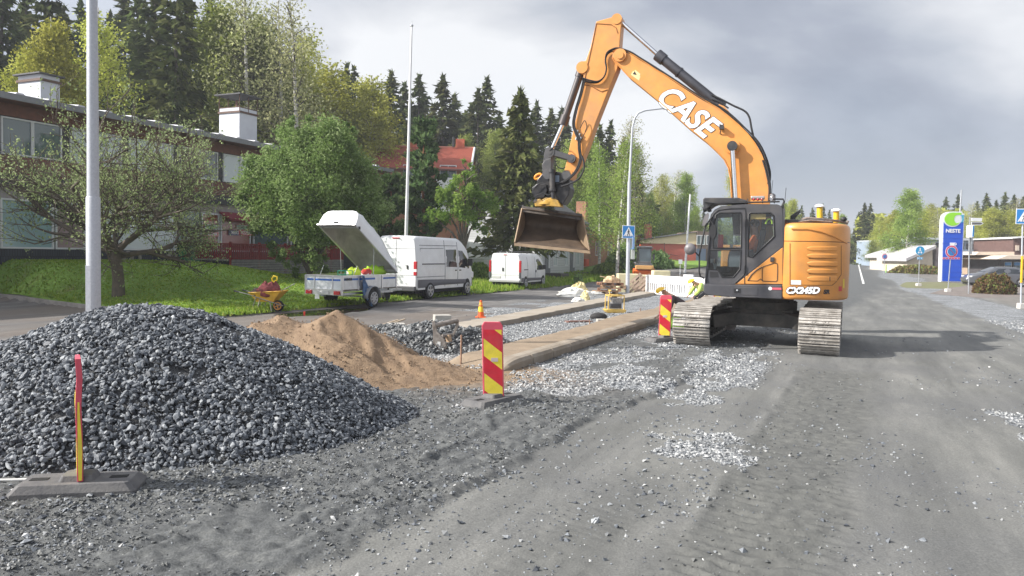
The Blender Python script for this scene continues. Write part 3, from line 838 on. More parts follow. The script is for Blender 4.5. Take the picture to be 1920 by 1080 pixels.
def build_excavator():
    C0 = Vector((6.03, 17.8, 0)); hd = Vector((-.944, .33, 0)).normalized(); rz = math.atan2(hd.y, hd.x)
    ex = thing('excavator', 'large orange and grey crawler excavator with raised boom standing on the gravel street', 'excavator', C0, rz)
    inv = ex.matrix_world.inverted(); inv3 = inv.to_3x3()
    o_l = inv @ Vector((0, 0, CAMH))
    def E(px, py, c):
        d = inv3 @ ray(px, py); k = (c - o_l.y)/d.y
        return o_l + d*k
    def E2(px, py, c): p = E(px, py, c); return (p.x, p.z)
    def poly(pts, c): return [E2(a, b, c) for a, b in pts]
    # ---- tracks
    trz = ROADZ - rz
    Mt = Matrix.Rotation(trz, 3, 'Z')
    for tt in (-1.3, 1.3):
        ctr = inv @ st(18.62, -1.80 + tt)
        ctr = inv @ (C0 + Vector((RN[0], RN[1], 0))*tt)
        Rr, hl, zc = .445, 1.74, .475
        per = []
        def path(u):
            L1 = 2*hl; La = math.pi*Rr; tot = 2*L1 + 2*La; u = u % tot
            if u < L1: return (-hl + u, zc - Rr, 0.0)
            u -= L1
            if u < La: a = u/Rr; return (hl + Rr*math.sin(a), zc - Rr*math.cos(a), a)
            u -= La
            if u < L1: q = u/L1; return (hl - u, zc + Rr - .05*math.sin(math.pi*q)*abs(math.sin(2*math.pi*q + .5))**.5, math.pi)
            u -= L1
            a = u/Rr; return (-hl - Rr*math.sin(a), zc + Rr*math.cos(a), math.pi + a)
        tot = 4*hl + 2*math.pi*Rr; n = 50
        belt = MB()
        for i in range(n):
            x, z, a = path(tot*i/n)
            tx, tz = math.cos(a), math.sin(a); nx_, nz_ = math.sin(a), -math.cos(a)
            M3 = Mt @ Matrix(((tx, 0, nx_), (0, 1, 0), (tz, 0, nz_)))
            def q(du, dn): return ctr + Mt @ Vector((x + tx*du + nx_*dn, 0, z + tz*du + nz_*dn))
            jit = rnd.uniform(-.004, .004)
            belt.box(q(0, jit), (.176, .80, .022), mat=M3)
            for du in (-.078, 0, .072): belt.box(q(du, .022 + jit), (.014, .80, .03), mat=M3)
            for w in (-.12, .12):
                c = ctr + Mt @ Vector((x - nx_*.05, w, z - nz_*.05)); belt.box(c, (.15, .05, .09), mat=M3)
                for dw in (-.05, .05):
                    c = ctr + Mt @ Vector((x + nx_*.018 + tx*.036, w + dw*.6, z + nz_*.018 + tz*.036)); belt.box(c, (.03, .03, .024), mat=M3)
        bo = belt.build('track_belt', TRACKM, ex)
        fr = MB()
        def T3(x, y, z): return ctr + Mt @ Vector((x, y, z))
        for sy in (-.2, .2):
            pts = [(-1.45, .30), (1.45, .30), (1.6, .42), (1.45, .60), (-1.45, .60), (-1.6, .42)]
            vs = [T3(a, sy + dy, b) for dy in (-.03, .03) for a, b in pts]; k = 6
            fr.add(vs, [tuple(range(6)), tuple(range(11, 5, -1))] + [(i, i+6, (i+1) % 6+6, (i+1) % 6) for i in range(6)])
        fr.box(T3(0, 0, .5), (2.9, .36, .18), mat=Mt)
        fr.build('track_frame', UNDER, ex, bevel=.01)
        for sx, nm in ((-1, 'idler_wheel'), (1, 'drive_sprocket')):
            w = MB(); w.cyl(T3(sx*hl, -.14, zc), T3(sx*hl, .14, zc), .36, n=28); w.cyl(T3(sx*hl, -.2, zc), T3(sx*hl, .2, zc), .17, n=20)
            w.build(nm, UNDER, ex)
        for k in range(8): w = MB(); w.cyl(T3(-1.35 + k*.385, -.15, .20), T3(-1.35 + k*.385, .15, .20), .10, n=14); w.build('track_roller', UNDER, ex)
        for k in (-.6, .6): w = MB(); w.cyl(T3(k, -.1, .74), T3(k, .1, .74), .08, n=12); w.build('carrier_roller', UNDER, ex)
    # ---- lower frame
    m = MB()
    def T0(x, y, z): return Mt @ Vector((x, y, z))
    m.box(T0(0, 0, .66), (1.25, 1.4, .34), mat=Mt)
    for sx in (-1, 1):
        for sy in (-1, 1):
            a = T0(sx*.35, sy*.45, .66); b = T0(sx*.95, sy*1.12, .52)
            m.bar(a, b, .42, .30)
    m.bar(T0(-.55, -1.1, .58), T0(-.55, 1.1, .58), .3, .3)
    m.build('lower_frame', UNDER, ex, bevel=.02)
    m = MB(); m.cyl((0, 0, .82), (0, 0, 1.0), .74, n=40); m.cyl((0, 0, 1.0), (0, 0, 1.13), .66, n=40)
    for k in range(30):
        a = k*math.pi/15; m.cyl((.7*math.cos(a), .7*math.sin(a), 1.0), (.7*math.cos(a), .7*math.sin(a), 1.02), .02, n=6)
    m.build('slewing_ring', UNDER, ex)
    # ---- upper body
    cN = 1.42
    xf = E(1321, 540, cN).x; xr0 = E(1467, 540, cN).x
    z_b = E(1467, 561, cN).z; z_t = E(1500, 417, cN).z; z_sk = E(1400, 533, cN).z
    # rear body plan : rounded tail
    xt = -1.80
    plan = [(xr0, cN)]
    nA = 22; xa = xr0 - .30
    for i in range(nA + 1):
        a = math.pi/2*i/nA
        plan.append((xa - (xa - xt)*math.sin(a)**.92, cN*math.cos(a)**.62 if i < nA else 0.0))
    plan = plan[:-1]
    full = plan + [(xt, 0.0)] + [(x, -y) for x, y in plan[::-1]]
    def ringz(z, inset):
        out = []
        k = len(full)
        for i, (x, y) in enumerate(full):
            a = Vector(full[max(i-1, 0)]); b = Vector(full[min(i+1, k-1)]); d = (b - a).normalized(); nn = Vector((d.y, -d.x))
            if i in (0, k-1): nn = Vector((0, 1 if y > 0 else -1))
            if nn.dot(Vector((x + .3, y))) < 0: nn = -nn
            out.append(Vector((x - nn.x*inset, y - nn.y*inset, z)))
        return out
    zs = E(1500, 452, cN).z
    m = MB()
    m.loft([ringz(z_b, .07), ringz(z_b + .02, .02), ringz(z_b + .07, 0), ringz(zs - .012, 0)], cap=True)
    m.build('counterweight', ORANGE2, ex)
    m = MB()
    m.loft([ringz(zs + .004, 0.0), ringz(z_t - .12, 0.01), ringz(z_t - .05, .03), ringz(z_t - .012, .08), ringz(z_t, .16)], cap=True)
    m.build('engine_hood', ORANGE2, ex)
    m = MB(); m.loft([ringz(zs - .02, .012), ringz(zs + .01, .012)], cap=False); m.build('body_seam', LETB, ex)
    # point on the rounded side wall seen through a photo pixel
    def S(px, py, off=.004):
        d = inv3 @ ray(px, py); best = None
        for i in range(len(full)-1):
            a = Vector(full[i]); b = Vector(full[i+1]); e = b - a
            den = d.x*e.y - d.y*e.x
            if abs(den) < 1e-9: continue
            w = Vector((a.x - o_l.x, a.y - o_l.y))
            k = (w.x*e.y - w.y*e.x)/den; u = (w.x*d.y - w.y*d.x)/den
            if -.001 <= u <= 1.001 and k > 0 and (best is None or k < best[0]):
                nn = Vector((e.y, -e.x)).normalized()
                if nn.dot(Vector((a.x+.3, a.y))) < 0: nn = -nn
                best = (k, nn)
        k, nn = best
        p = o_l + d*k
        return Vector((p.x + nn.x*off, p.y + nn.y*off, p.z))
    def strip(mb, pts, w, off=.004, mm=0):
        """thin ridge following the wall"""
        for a, b in zip(pts[:-1], pts[1:]):
            mb.bar(S(*a, off), S(*b, off), w, w*.8, m=mm)
    m = MB()
    def dense(pts, k=8):
        o = []
        for a, b in zip(pts[:-1], pts[1:]):
            for i in range(k): o.append((a[0] + (b[0]-a[0])*i/k, a[1] + (b[1]-a[1])*i/k))
        return o + [pts[-1]]
    strip(m, dense([(1481, 456), (1481, 534)], 2), .008)
    strip(m, dense([(1481, 534), (1560, 535)], 8), .008)
    strip(m, dense([(1560, 535), (1568, 528), (1577, 515), (1577, 460)], 5), .008)
    m.build('panel_seam', LETB, ex)
    # raised sweep on the hood
    m = MB(); strip(m, dense([(1484, 429), (1515, 429), (1540, 434), (1565, 444), (1588, 456)], 6), .03, .003); m.build('hood_rib', ORANGE2, ex)
    # louvres
    for (ya, yb, dark) in ((461, 471, 0), (475, 485, 1), (489, 500, 1), (503, 514, 1), (517, 528, 0)):
        m = MB(); up = []; k = 14; xa_, xb_ = 1513, 1569
        ring_t, ring_b, in_t, in_b = [], [], [], []
        for i in range(k+1):
            x = xa_ + (xb_-xa_)*i/k; e = 1 - max(0, 1 - i/3.0)**2
            mid = (ya+yb)/2; hh = (yb-ya)/2*(.35 + .65*e)
            ring_t.append(S(x, mid - hh, .004)); ring_b.append(S(x, mid + hh, .004))
            in_t.append(S(x, mid - hh*.45, .022 if dark else .014)); in_b.append(S(x, mid + hh*.6, .022 if dark else .014))
        m.loft([ring_t, in_t, in_b, ring_b], cap=False, closed=False, smooth=False)
        m.build('louvre', ORANGE2, ex)
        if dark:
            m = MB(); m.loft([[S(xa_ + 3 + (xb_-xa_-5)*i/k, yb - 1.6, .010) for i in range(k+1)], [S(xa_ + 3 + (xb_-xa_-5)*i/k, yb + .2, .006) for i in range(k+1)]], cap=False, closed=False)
            m.build('louvre_shade', mat('louvre_shadow', (.16, .075, .02), .7), ex)  # dark strip painted as shade so the louvre looks recessed
    m = MB(); m.bar(S(1555.5, 519, .01), S(1555.5, 527, .01), .02, .015); m.build('latch', LETB, ex)
    # top deck clutter
    m = MB(); m.box((-.55, .35, z_t + .03), (1.3, 1.6, .1)); m.box((-1.1, -.5, z_t + .06), (.9, .8, .12)); m.build('engine_deck', BLACKM, ex, bevel=.02)
    m = MB()
    a = E(1500, 412, 1.0); b = E(1530, 413, 1.0)
    m.tube([E(1500, 414, 1.0), E(1512, 409, 1.0), E(1540, 411, 1.0), E(1575, 415, .7), E(1588, 419, .4), E(1590, 414, .4)], .028, 8)
    m.tube([E(1497, 416, 1.2), E(1520, 413, 1.2), E(1560, 416, 1.1)], .02, 8)
    m.build('deck_handrail', mat('worn_rail', (.25, .2, .17), .6, .4, var=.4, vscale=20), ex)
    m = MB(); m.prism(poly([(1482, 405), (1500, 393), (1501, 398), (1492, 408), (1490, 416), (1482, 416)], .9), .75, 1.0); m.build('camera_bracket', BLACKP, ex, bevel=.01)
    m = MB(); m.sphere(E(1582, 411, .6), .07, 10, sq=(1, .8, .8)); m.build('rear_camera', BLACKP, ex)
    for (px, y0, y1, c) in ((1537, 388, 412, .9), (1568, 396, 414, .3)):
        p1 = E(px, y0, c); p0 = E(px, y1, c)
        m = MB(); m.cyl(p0 - Vector((0, 0, .04)), p1 - Vector((0, 0, .01)), .062, n=16); mast = m.build('satnav_mast', YEL, ex)
        m = MB(); m.tube([p1, p1 + Vector((0, 0, .035)), p1 + Vector((0, 0, .06))], [.105, .10, .05], 20); m.build('satnav_dome', mat('dome_white', (.8, .8, .8), .4), mast)
    # ---- deck floor and skirt
    m = MB()
    m.box(((xf + xr0)/2, 0, z_b + .06), (xf - xr0, 2.5, .10)); m.build('deck_floor', BLACKM, ex)
    sk = poly([(1319.5, 533), (1467, 534.5), (1467, 561), (1372, 557), (1330, 554), (1321, 550), (1319, 543)], cN)
    m = MB(); m.prism(sk, cN - .26, cN + .015); so = m.build('side_skirt', CABGREY, ex, bevel=.02)
    m = MB(); m.prism(poly([(1372, 538), (1421, 539), (1421, 553.5), (1372, 552.5)], cN), cN + .012, cN + .024); so2 = m.build('locker_door', CABGREY, ex, bevel=.005)
    m = MB(); m.prism(poly([(1376, 541), (1389, 541), (1389, 549.5), (1376, 549.5)], cN), cN + .02, cN + .03); m.build('locker_latch', LETB, so2)
    m = MB(); p = E(1382.5, 544.5, cN + .03); m.sphere(p, .022, 8); m.build('lock', STEEL, so2)
    # right hand deck boxes behind the boom
    m = MB(); m.box(((xf+xr0)/2 - .1, -1.0, 1.75), (xf - xr0 - .2, .8, 1.15)); m.build('tool_box', ORANGE2, ex, bevel=.05)
    m = MB(); m.box((xr0 + .30, .1, 1.8), (.5, .7, 1.2)); m.build('boom_foot_frame', BLACKM, ex, bevel=.03)
    m = MB(); m.box((xr0 - .012, .2, 2.0), (.05, 2.3, 1.7)); m.build('firewall', mat('dark_brown_gap', (.11, .05, .03), .8), ex)
    # ---- cab
    outer = [(1320.5, 533), (1325.5, 490), (1330, 415), (1333, 402), (1340, 393), (1352, 387), (1380, 384), (1405, 382.5), (1457, 383.5), (1464, 386), (1467, 392), (1468, 462), (1378, 533)]
    up = [(1336.5, 465), (1339, 420), (1343, 402), (1350, 398.5), (1389, 398.8), (1390, 404), (1389.5, 465)]
    lo = [(1330, 468.5), (1389.5, 468.5), (1387.5, 505), (1375, 520), (1354, 520), (1346, 506), (1327.5, 504.5)]
    rw = [(1404, 402), (1408, 399), (1445, 399), (1450, 404), (1452, 443), (1411, 482.5), (1403, 481)]
    Pn = lambda pts: poly(pts, cN)
    m = MB(); plate(m, Pn(outer), [Pn(up), Pn(lo), Pn(rw)], cN - .07, cN)
    m.build('cab_side', CABGREY, ex)
    cF = cN - 1.02
    ofs = [(x, z) for x, z in Pn(outer[:-2])] + [(xr0, z_sk)]
    m = MB(); plate(m, ofs, [Pn([(1338, 500), (1340, 405), (1390, 401), (1389.5, 500)]), Pn([(1403, 470), (1404, 402), (1450, 402), (1452, 443)])], cF, cF + .05)
    m.build('cab_far_side', CABGREY, ex)
    # rims round the door and its glass
    m = MB()
    def rim(pts, w, c, closed=True, mm=0):
        q = [E(a, b, c) for a, b in pts]
        if closed: q = q + [q[0], q[1]]
        m.tube(q, w, 6, mm, smooth=True)
    rim([(1323.5, 531), (1329, 490), (1333.5, 415), (1338, 401), (1347, 393.5), (1370, 391), (1397, 390.5), (1398, 400), (1397.5, 500), (1395, 515)], .014, cN + .004, False)
    rim([(1395, 515), (1378, 531)], .012, cN + .004, False)
    m.build('door_seam', LETB, ex)
    m = MB(); rim(up, .017, cN); rim(lo, .017, cN); rim(rw, .02, cN); m.build('window_seal', BLACKP, ex)
    for pts, nm in ((up, 'door_window'), (lo, 'lower_door_window'), (rw, 'rear_side_window')):
        m = MB(); q = Pn(pts); m.add([(x, cN - .03, z) for x, z in q], [tuple(range(len(q)))]); m.build(nm, CABGL, ex, fix=False)
    m = MB(); q = Pn([(1338, 500), (1340, 405), (1390, 401), (1389.5, 500)]); m.add([(x, cF + .02, z) for x, z in q], [(0, 1, 2, 3)]); m.build('far_window', CABGL, ex, fix=False)
    # front frame + windscreen
    fr_line = Pn([(1320.5, 533), (1325.5, 490), (1330, 415), (1333, 402), (1340, 393), (1352, 387)])
    m = MB(); m.loft([[(x - .01, y, z) for x, z in fr_line] for y in (cN - .05, cF + .05)], cap=False, closed=False); m.build('windscreen', CABGL, ex, fix=False)
    m = MB()
    m.box(((E(1340, 533, cN).x + xr0)/2, (cN + cF)/2, z_sk + .03), (E(1322, 533, cN).x - xr0, 1.0, .06)); m.build('cab_floor', DARKI, ex)
    rl = Pn([(1340, 393), (1352, 387), (1380, 384), (1405, 382.5), (1457, 383.5), (1464, 386), (1467, 392)])
    m = MB()
    rings = [[(x, cN - .02, z - .04) for x, z in rl], [(x, cN - .02, z) for x, z in rl]]
    vs = [(x, y, z + dz) for y in (cN - .015, cF) for dz in (-.05, .004) for x, z in rl]; k = len(rl)
    fs = []
    for i in range(k-1):
        a, b = i, i+1
        fs += [(a + k, b + k, b + 3*k, a + 3*k), (a, a + 2*k, b + 2*k, b)]
    m.add(vs, fs); m.build('cab_roof', CABGREY, ex)
    m = MB(); m.box((xr0 + .03, (cN + cF)/2, (z_sk + E(1465, 390, cN).z)/2 - .0), (.05, 1.0, E(1465, 390, cN).z - z_sk - .02)); 
    m.build('cab_back', CABGREY, ex)
    # roof guard and lamps
    m = MB()
    for c in (cN - .08, cF + .06): m.tube([E(1322, 379, c), E(1345, 381.5, c), E(1400, 379.5, c), E(1462, 378, c)], .018, 8)
    for px in (1350, 1376, 1402, 1430, 1452): m.tube([E(px, 380.5, cN - .08), E(px, 373, cN - .5), E(px, 380.5, cF + .06)], .013, 6)
    m.tube([E(1467, 385, cN - .2), E(1470, 378, cN - .2), E(1468.5, 373.5, cN - .2), E(1450, 373, cN - .2)], .02, 8)
    m.build('roof_rail', BLACKP, ex)
    m = MB(); m.prism(poly([(1321, 375), (1324, 373), (1385, 373), (1402, 378), (1402, 381), (1345, 383), (1338, 386), (1330, 392), (1324, 396), (1321, 386)], cN - .5), cF + .1, cN - .12)
    m.build('roof_guard', BLACKM, ex, bevel=.02)
    m = MB()
    for px in (1324, 1333): m.cyl(E(px, 391, cN - .3) , E(px - 6, 393, cN - .3), .07, n=14)
    m.build('work_lamp', BLACKM, ex)
    m = MB(); m.box(E(1421, 371, .7), (.30, .26, .07)); b_ = m.build('light_bar', mat('lamp_body', (.35, .33, .32), .4, .3), ex, bevel=.02)
    m = MB(); 
    for dx in (-.09, 0, .09): m.sphere(E(1421, 374, .85) + Vector((dx, 0, 0)), .03, 8)
    m.build('bulb', REDL, b_)
    m = MB(); p = E(1448, 377, .9); m.tube([p, p + Vector((0, 0, .14)), p + Vector((0, 0, .17))], [.075, .07, .03], 16); m.build('beacon_lamp', glass('lamp_lens', (.6, .5, .42), .05, .25), ex)
    m = MB(); m.tube([E(1471, 384, .9), E(1474, 352, .9)], .006, 5); m.tube([E(1446, 372, .2), E(1449, 338, .2)], .005, 5); m.build('aerial', BLACKP, ex)
    m = MB(); m.prism(poly([(1464.5, 386), (1470, 384), (1471, 399), (1466, 401)], cN - .2), cN - .3, cN - .1); m.build('wiring_box', BLACKP, ex)
    # mirrors and rails
    m = MB(); m.tube([E(1334, 407, cN + .1), E(1322, 426, cN + .1), E(1317, 450, cN + .1), E(1311.5, 478, cN + .1), E(1311, 510, cN + .1), E(1313, 518, cN + .1), E(1320, 522, cN)], .018, 8)
    m.tube([E(1311.5, 481, cN + .1), E(1303, 472, cN + .14), E(1294, 466, cN + .16)], .015, 8)
    m.tube([E(1330, 412, cN + .1), E(1337, 420, cN + .12)], .012, 6)
    m.build('mirror_rail', BLACKP, ex)
    MIRB = mat('mirror_back', (.16, .15, .155), .45, var=.2)
    p = E(1294, 467, cN + .16); m = MB(); m.tube([p + Vector((.0, -.04, 0)), p + Vector((0, .0, 0)), p + Vector((.0, .035, 0)), p + Vector((0, .05, 0))], [.10, .132, .12, .04], 24); m.build('round_mirror', MIRB, ex)
    p = E(1323, 412, cN + .1); m = MB(); m.loft([[p + Vector((.05*math.cos(a) - .045*math.sin(a), dy, .15*math.sin(a))) for a in [2*math.pi*i/18 for i in range(18)]] for dy in (-.03, .03)]); m.build('upper_mirror', MIRB, ex)
    p = E(1337, 434, cN + .1); m = MB(); m.loft([[p + Vector((.07*math.cos(a), dy, .16*math.sin(a))) for a in [2*math.pi*i/18 for i in range(18)]] for dy in (-.03, .03)]); m.build('side_mirror', BLACKP, ex)
    # orange triangle below the cab
    m = MB(); m.prism(poly([(1380, 532.5), (1468, 463), (1467.5, 533)], cN), cN - .25, cN - .004); tri = m.build('side_cover', ORANGE2, ex, bevel=.012)
    m = MB(); q = [E(a, b, cN + .002) for a, b in [(1429, 505), (1431, 500), (1452, 493), (1457, 494), (1458, 498), (1457.5, 525), (1455, 528), (1431, 527), (1429, 524), (1429, 505), (1431, 500)]]; m.tube(q, .007, 5)
    q = [E(a, b, cN + .002) for a, b in [(1402, 526), (1409, 515), (1418, 507), (1429, 501)]]; m.tube(q, .012, 6)
    m.tube([E(1396, 519, cN), E(1396, 533, cN)], .008, 5)
    m.tube([E(1402, 526, cN), E(1420, 527, cN), E(1426, 523, cN), E(1431, 528, cN)], .007, 5)
    m.build('hatch_seam', LETB, tri)
    m = MB(); p = E(1448, 486.5, cN + .012); m.box(p, (.085, .03, .1)); m.build('hatch_handle', BLACKM, tri, bevel=.008)
    for a_ in ((1398, 417), (1396, 505)): m = MB(); m.box(E(*a_, cN + .02), (.03, .05, .18)); m.build('door_hinge', BLACKP, ex, bevel=.008)
    m = MB(); plate(m, Pn([(1331, 509), (1346, 510), (1348, 520), (1331, 520)]), [], cN - .004, cN + .004); m.build('door_handle', LETB, ex)
    # interior
    seat = MB(); sx = E(1408, 480, 1).x; cy = (cN + cF)/2
    seat.box((sx + .12, cy, z_sk + .50), (.52, .5, .12)); seat.box((sx - .20, cy, z_sk + .88), (.13, .46, .72), mat=Matrix.Rotation(R_(-8), 3, 'Y')); seat.box((sx - .25, cy, z_sk + 1.32), (.1, .26, .18)); seat.box((sx+.05, cy, z_sk+.25), (.4, .4, .4))
    seat.build('operator_seat', mat('seat_fabric', (.035, .036, .04), .9), ex, bevel=.03)
    m = MB(); m.box((sx + .25, cy + .36, z_sk + .55), (.42, .12, .35)); m.box((sx + .25, cy - .36, z_sk + .55), (.42, .12, .35)); m.tube([(sx + .42, cy + .36, z_sk + .7), (sx + .44, cy + .36, z_sk + .9)], .02, 8); m.tube([(sx + .42, cy - .36, z_sk + .7), (sx + .44, cy - .36, z_sk + .9)], .02, 8)
    m.build('control_console', mat('console_grey', (.16, .165, .17), .6), ex, bevel=.02)
    m = MB(); m.box((sx + .85, cy - .1, z_sk + .5), (.08, .3, .1)); m.tube([(sx + .75, cy, z_sk + .05), (sx + .8, cy, z_sk + .45)], .03, 8); m.tube([(sx + .82, cy + .12, z_sk + .05), (sx + .72, cy + .12, z_sk + .55)], .015, 6); m.box((sx + .72, cy - .38, z_sk + .95), (.06, .22, .16)); m.build('pedals_and_screen', mat('panel_pale', (.35, .37, .36), .5), ex, bevel=.01)
    m = MB(); m.tube([(sx + .66, cy + .32, z_sk + .75), (sx + .66, cy + .32, z_sk + 1.10)], .06, 12); m.build('fire_extinguisher', mat('red_paint', (.5, .03, .03), .35), ex)
    m = MB(); m.prism(poly([(1407.5, 401), (1436, 401), (1436, 411), (1407.5, 411)], cN - .06), cN - .075, cN - .055); m.build('sun_blind', mat('blind_yellow', (.75, .45, .12), .6), ex)
    m = MB(); p = E(1442, 420, cN - .12); m.tube([p + Vector((.0 + .11*math.cos(a)*.6, 0, .11*math.sin(a))) for a in [math.pi*.5 + math.pi*i/8 for i in range(-4, 5)]], .02, 8); m.build('hanging_vest', mat('hivis_yellow', (.62, .80, .05), .7), ex)
    # ---- boom
    bw = .27
    top = [(1149, 96), (1158, 92), (1166, 92), (1177, 97), (1199, 110), (1225, 127), (1262, 150), (1310, 181), (1347, 203), (1365, 217), (1385, 234), (1402, 251), (1416, 269), (1428, 290), (1436, 312), (1441, 340), (1443.5, 378)]
    bot = [(1148, 108), (1152, 116), (1158, 121), (1177, 142), (1204, 164), (1236, 190), (1265, 216), (1292, 240), (1325, 266), (1343, 283), (1357, 298), (1366, 316), (1370, 338), (1372, 378)]
    footp = [(1470, 420), (1440, 470), (1400, 460)]
    outline = top + [(1450, 440), (1440, 458), (1415, 455)] + bot[::-1]
    m = MB(); m.prism(poly(outline, bw), -bw, bw); boom = m.build('boom', ORANGE, ex, bevel=.015)
    # edge flanges along boom
    m = MB()
    for line in (top, bot):
        q = [E(a, b, bw) for a, b in line]
        m.tube([v + Vector((0, .008, 0)) for v in q], .014, 6)
    m.build('weld_bead', ORANGE, boom)
    def disc(mb, px, py, c0, c1, r, n=20):
        p = E(px, py, c1); mb.cyl((p.x, c0, p.z), (p.x, c1, p.z), r, n=n)
    m = MB(); disc(m, 1162, 103, -.34, .34, .16); disc(m, 1162, 103, .34, .37, .09); m.build('boom_pin', ORANGE, boom, bevel=.01)
    m = MB(); disc(m, 1373, 274, bw, .36, .17); disc(m, 1373, 274, .36, .46, .10); m.build('lift_cylinder_boss', ORANGE, boom, bevel=.008)
    for sy in (1, -1):
        a = E(1373, 274, .42); b = E(1379, 372, .42)
        a = Vector((a.x, sy*.42, a.z)); b = Vector((b.x, sy*.42, b.z)); dd = (b - a)
        m = MB(); m.tube([a, a + dd*1.0], .058, 16); m.build('lift_rod', CHROME, ex)
        m = MB(); m.tube([a + dd*1.0, a + dd*1.7], .10, 16); m.build('lift_cylinder', BLACKM, ex)
        m = MB(); m.cyl((a.x, sy*.36, a.z), (a.x, sy*.49, a.z), .115, n=20); m.build('cylinder_eye', BLACKM, ex, bevel=.01)
    # warning plate, small lamp, text
    yb_ = bw
    m = MB(); m.prism(poly([(1191, 131), (1201, 139), (1196, 147), (1186, 139)], yb_), yb_, yb_ + .006); m.prism(poly([(1186, 134), (1188, 133), (1201, 143), (1198, 151), (1183, 140)], yb_), yb_ - .001, yb_ + .002)
    wp = m.build('warning_plate', mat('plate_cream', (.72, .60, .30), .6), boom)
    m = MB(); m.prism(poly([(1190, 133.5), (1194, 141), (1186.5, 139)], yb_), yb_ + .006, yb_ + .01); m.build('warning_mark', LETB, wp)
    m = MB(); m.prism(poly([(1349, 233), (1358, 236), (1357, 243), (1349, 243)], .36), .30, .42); m.tube([E(1352, 243, .36), E(1350, 250, .30), E(1352, 252, bw)], .015, 6); m.build('boom_lamp', BLACKM, boom, bevel=.01)
    A = E(1244, 176, bw); B = E(1327, 240, bw)
    A = Vector((A.x, bw, A.z)); B = Vector((B.x, bw, B.z)); xd = (B - A).normalized(); yd = Vector((0, 1, 0)).cross(xd)
    mid = (E(1284, 208.5, bw))
    wM = ex.matrix_world
    def ltxt(nm, s, o, x_, y_, size, mt, par, **k):
        ob = text_mesh(nm, s, None, Vector(o), x_, y_, size, mt, world=False, **k); ob.parent = par; return ob
    ltxt('lettering_outline', 'CASE', (mid.x, bw + .004, mid.z), xd, yd, .73, LETB, boom, bold=.034, shear=.30, sx=.92, spacing=1.0, ext=.002)
    ltxt('lettering', 'CASE', (mid.x, bw + .011, mid.z), xd, yd, .73, LETW, boom, bold=.020, shear=.30, sx=.92, spacing=1.0, ext=.003)
    # ---- stick
    sw = .19
    stick = [(1118, 40), (1156, 29.5), (1163, 32), (1165.5, 38), (1163.5, 60), (1161.5, 88), (1163, 100), (1160, 118), (1157, 130), (1142, 166), (1118, 227), (1101, 275), (1090, 303), (1078, 322), (1070, 332), (1061, 331), (1057.5, 323), (1061, 308), (1066, 285), (1072, 257), (1083, 207), (1093, 158), (1094, 140), (1086, 137), (1083, 129), (1084.5, 120), (1090, 115), (1098, 114), (1107, 88), (1116, 48)]
    m = MB(); m.prism(poly(stick, sw), -sw, sw); stk = m.build('stick', ORANGE, ex, bevel=.015)
    for a_ in ((1156, 35, -sw-.02, sw + .02, .13), (1091, 126, -sw-.03, sw + .03, .15), (1064, 327, -.24, .24, .13), (1071, 297, -.24, .24, .11)): m = MB(); disc(m, *a_); m.build('stick_boss', ORANGE, stk, bevel=.01)
    m = MB(); m.tube([E(a, b, sw + .005) for a, b in [(1118, 44), (1146, 46), (1155, 52), (1158, 62)]], .012, 6); m.tube([E(a, b, sw + .005) for a, b in [(1118, 44), (1110, 84), (1101, 125), (1096, 150)]], .012, 6); m.tube([E(a, b, sw + .005) for a, b in [(1094, 158), (1110, 162), (1128, 172), (1139, 168)]], .014, 6); m.build('weld_bead', mat('seam_brown', (.30, .12, .03), .6), stk)
    # arm cylinder
    a = E(1158, 36, 0); b = E(1238, 107, 0); c = E(1349, 197, 0)
    m = MB(); m.tube([a, b], .052, 14); m.build('arm_rod', CHROME, ex)
    m = MB(); ax = (c - b).normalized(); m.tube([b - ax*.10, b + ax*.12], .145, 18); m.tube([b + ax*.1, c], .118, 18); m.tube([c, c + ax*.1], .13, 18); m.tube([b + ax*.6, b + ax*.64], .135, 18)
    m.build('arm_cylinder', mat('cylinder_dark', (.085, .085, .095), .35, .5, var=.2), ex)
    m = MB(); m.prism(poly([(1343, 206), (1348, 195), (1358, 199), (1368, 210), (1366, 219), (1360, 222)], .17), -.17, .17); m.build('cylinder_lug', ORANGE, boom, bevel=.012)
    # bucket cylinder and linkage
    a = E(1088, 139, 0); b = E(1056, 232, 0); c = E(1033, 284, 0)
    ax = (b - a).normalized()
    m = MB(); m.tube([a - ax*.06, b], .095, 18); m.tube([b - ax*.22, b + ax*.04], .125, 18); m.tube([a - ax*.12, a + ax*.08], .12, 14); m.build('bucket_cylinder', mat('cylinder_dark2', (.075, .065, .065), .4, .3, var=.2), ex)
    m = MB(); m.tube([b, c], .052, 14); m.build('bucket_rod', CHROME, ex)
    LINK = mat('link_grey', (.075, .075, .08), .5, .3, var=.25, dirt=.3)
    m = MB()
    for sy in (-.25, .25):
        p = E(1030, 285, 0); q = E(1071, 297, 0); m.bar((p.x, sy, p.z), (q.x, sy, q.z), .05, .14); disc(m, 1030, 285, sy - .04, sy + .04, .13); disc(m, 1071, 297, sy - .04, sy + .04, .11)
    disc(m, 1030, 285, -.3, .3, .07); disc(m, 1071, 297, -.3, .3, .06)
    m.build('link_arm', LINK, ex, bevel=.01)
    m = MB(); p = E(1031, 286, 0); q = E(1026, 323, 0)
    m.bar(p, q, .26, .22); disc(m, 1025, 325, -.22, .22, .12)
    m.prism(poly([(1022, 300), (1034, 296), (1034, 322), (1026, 322), (1017, 316), (1016, 309)], .12), -.10, .14)
    m.build('bucket_link', LINK, ex, bevel=.012)
    # ---- tiltrotator
    TR = mat('tiltrotator_black', (.018, .018, .021), .42, .3, var=.3, vscale=9, dirt=.2)
    m = MB()
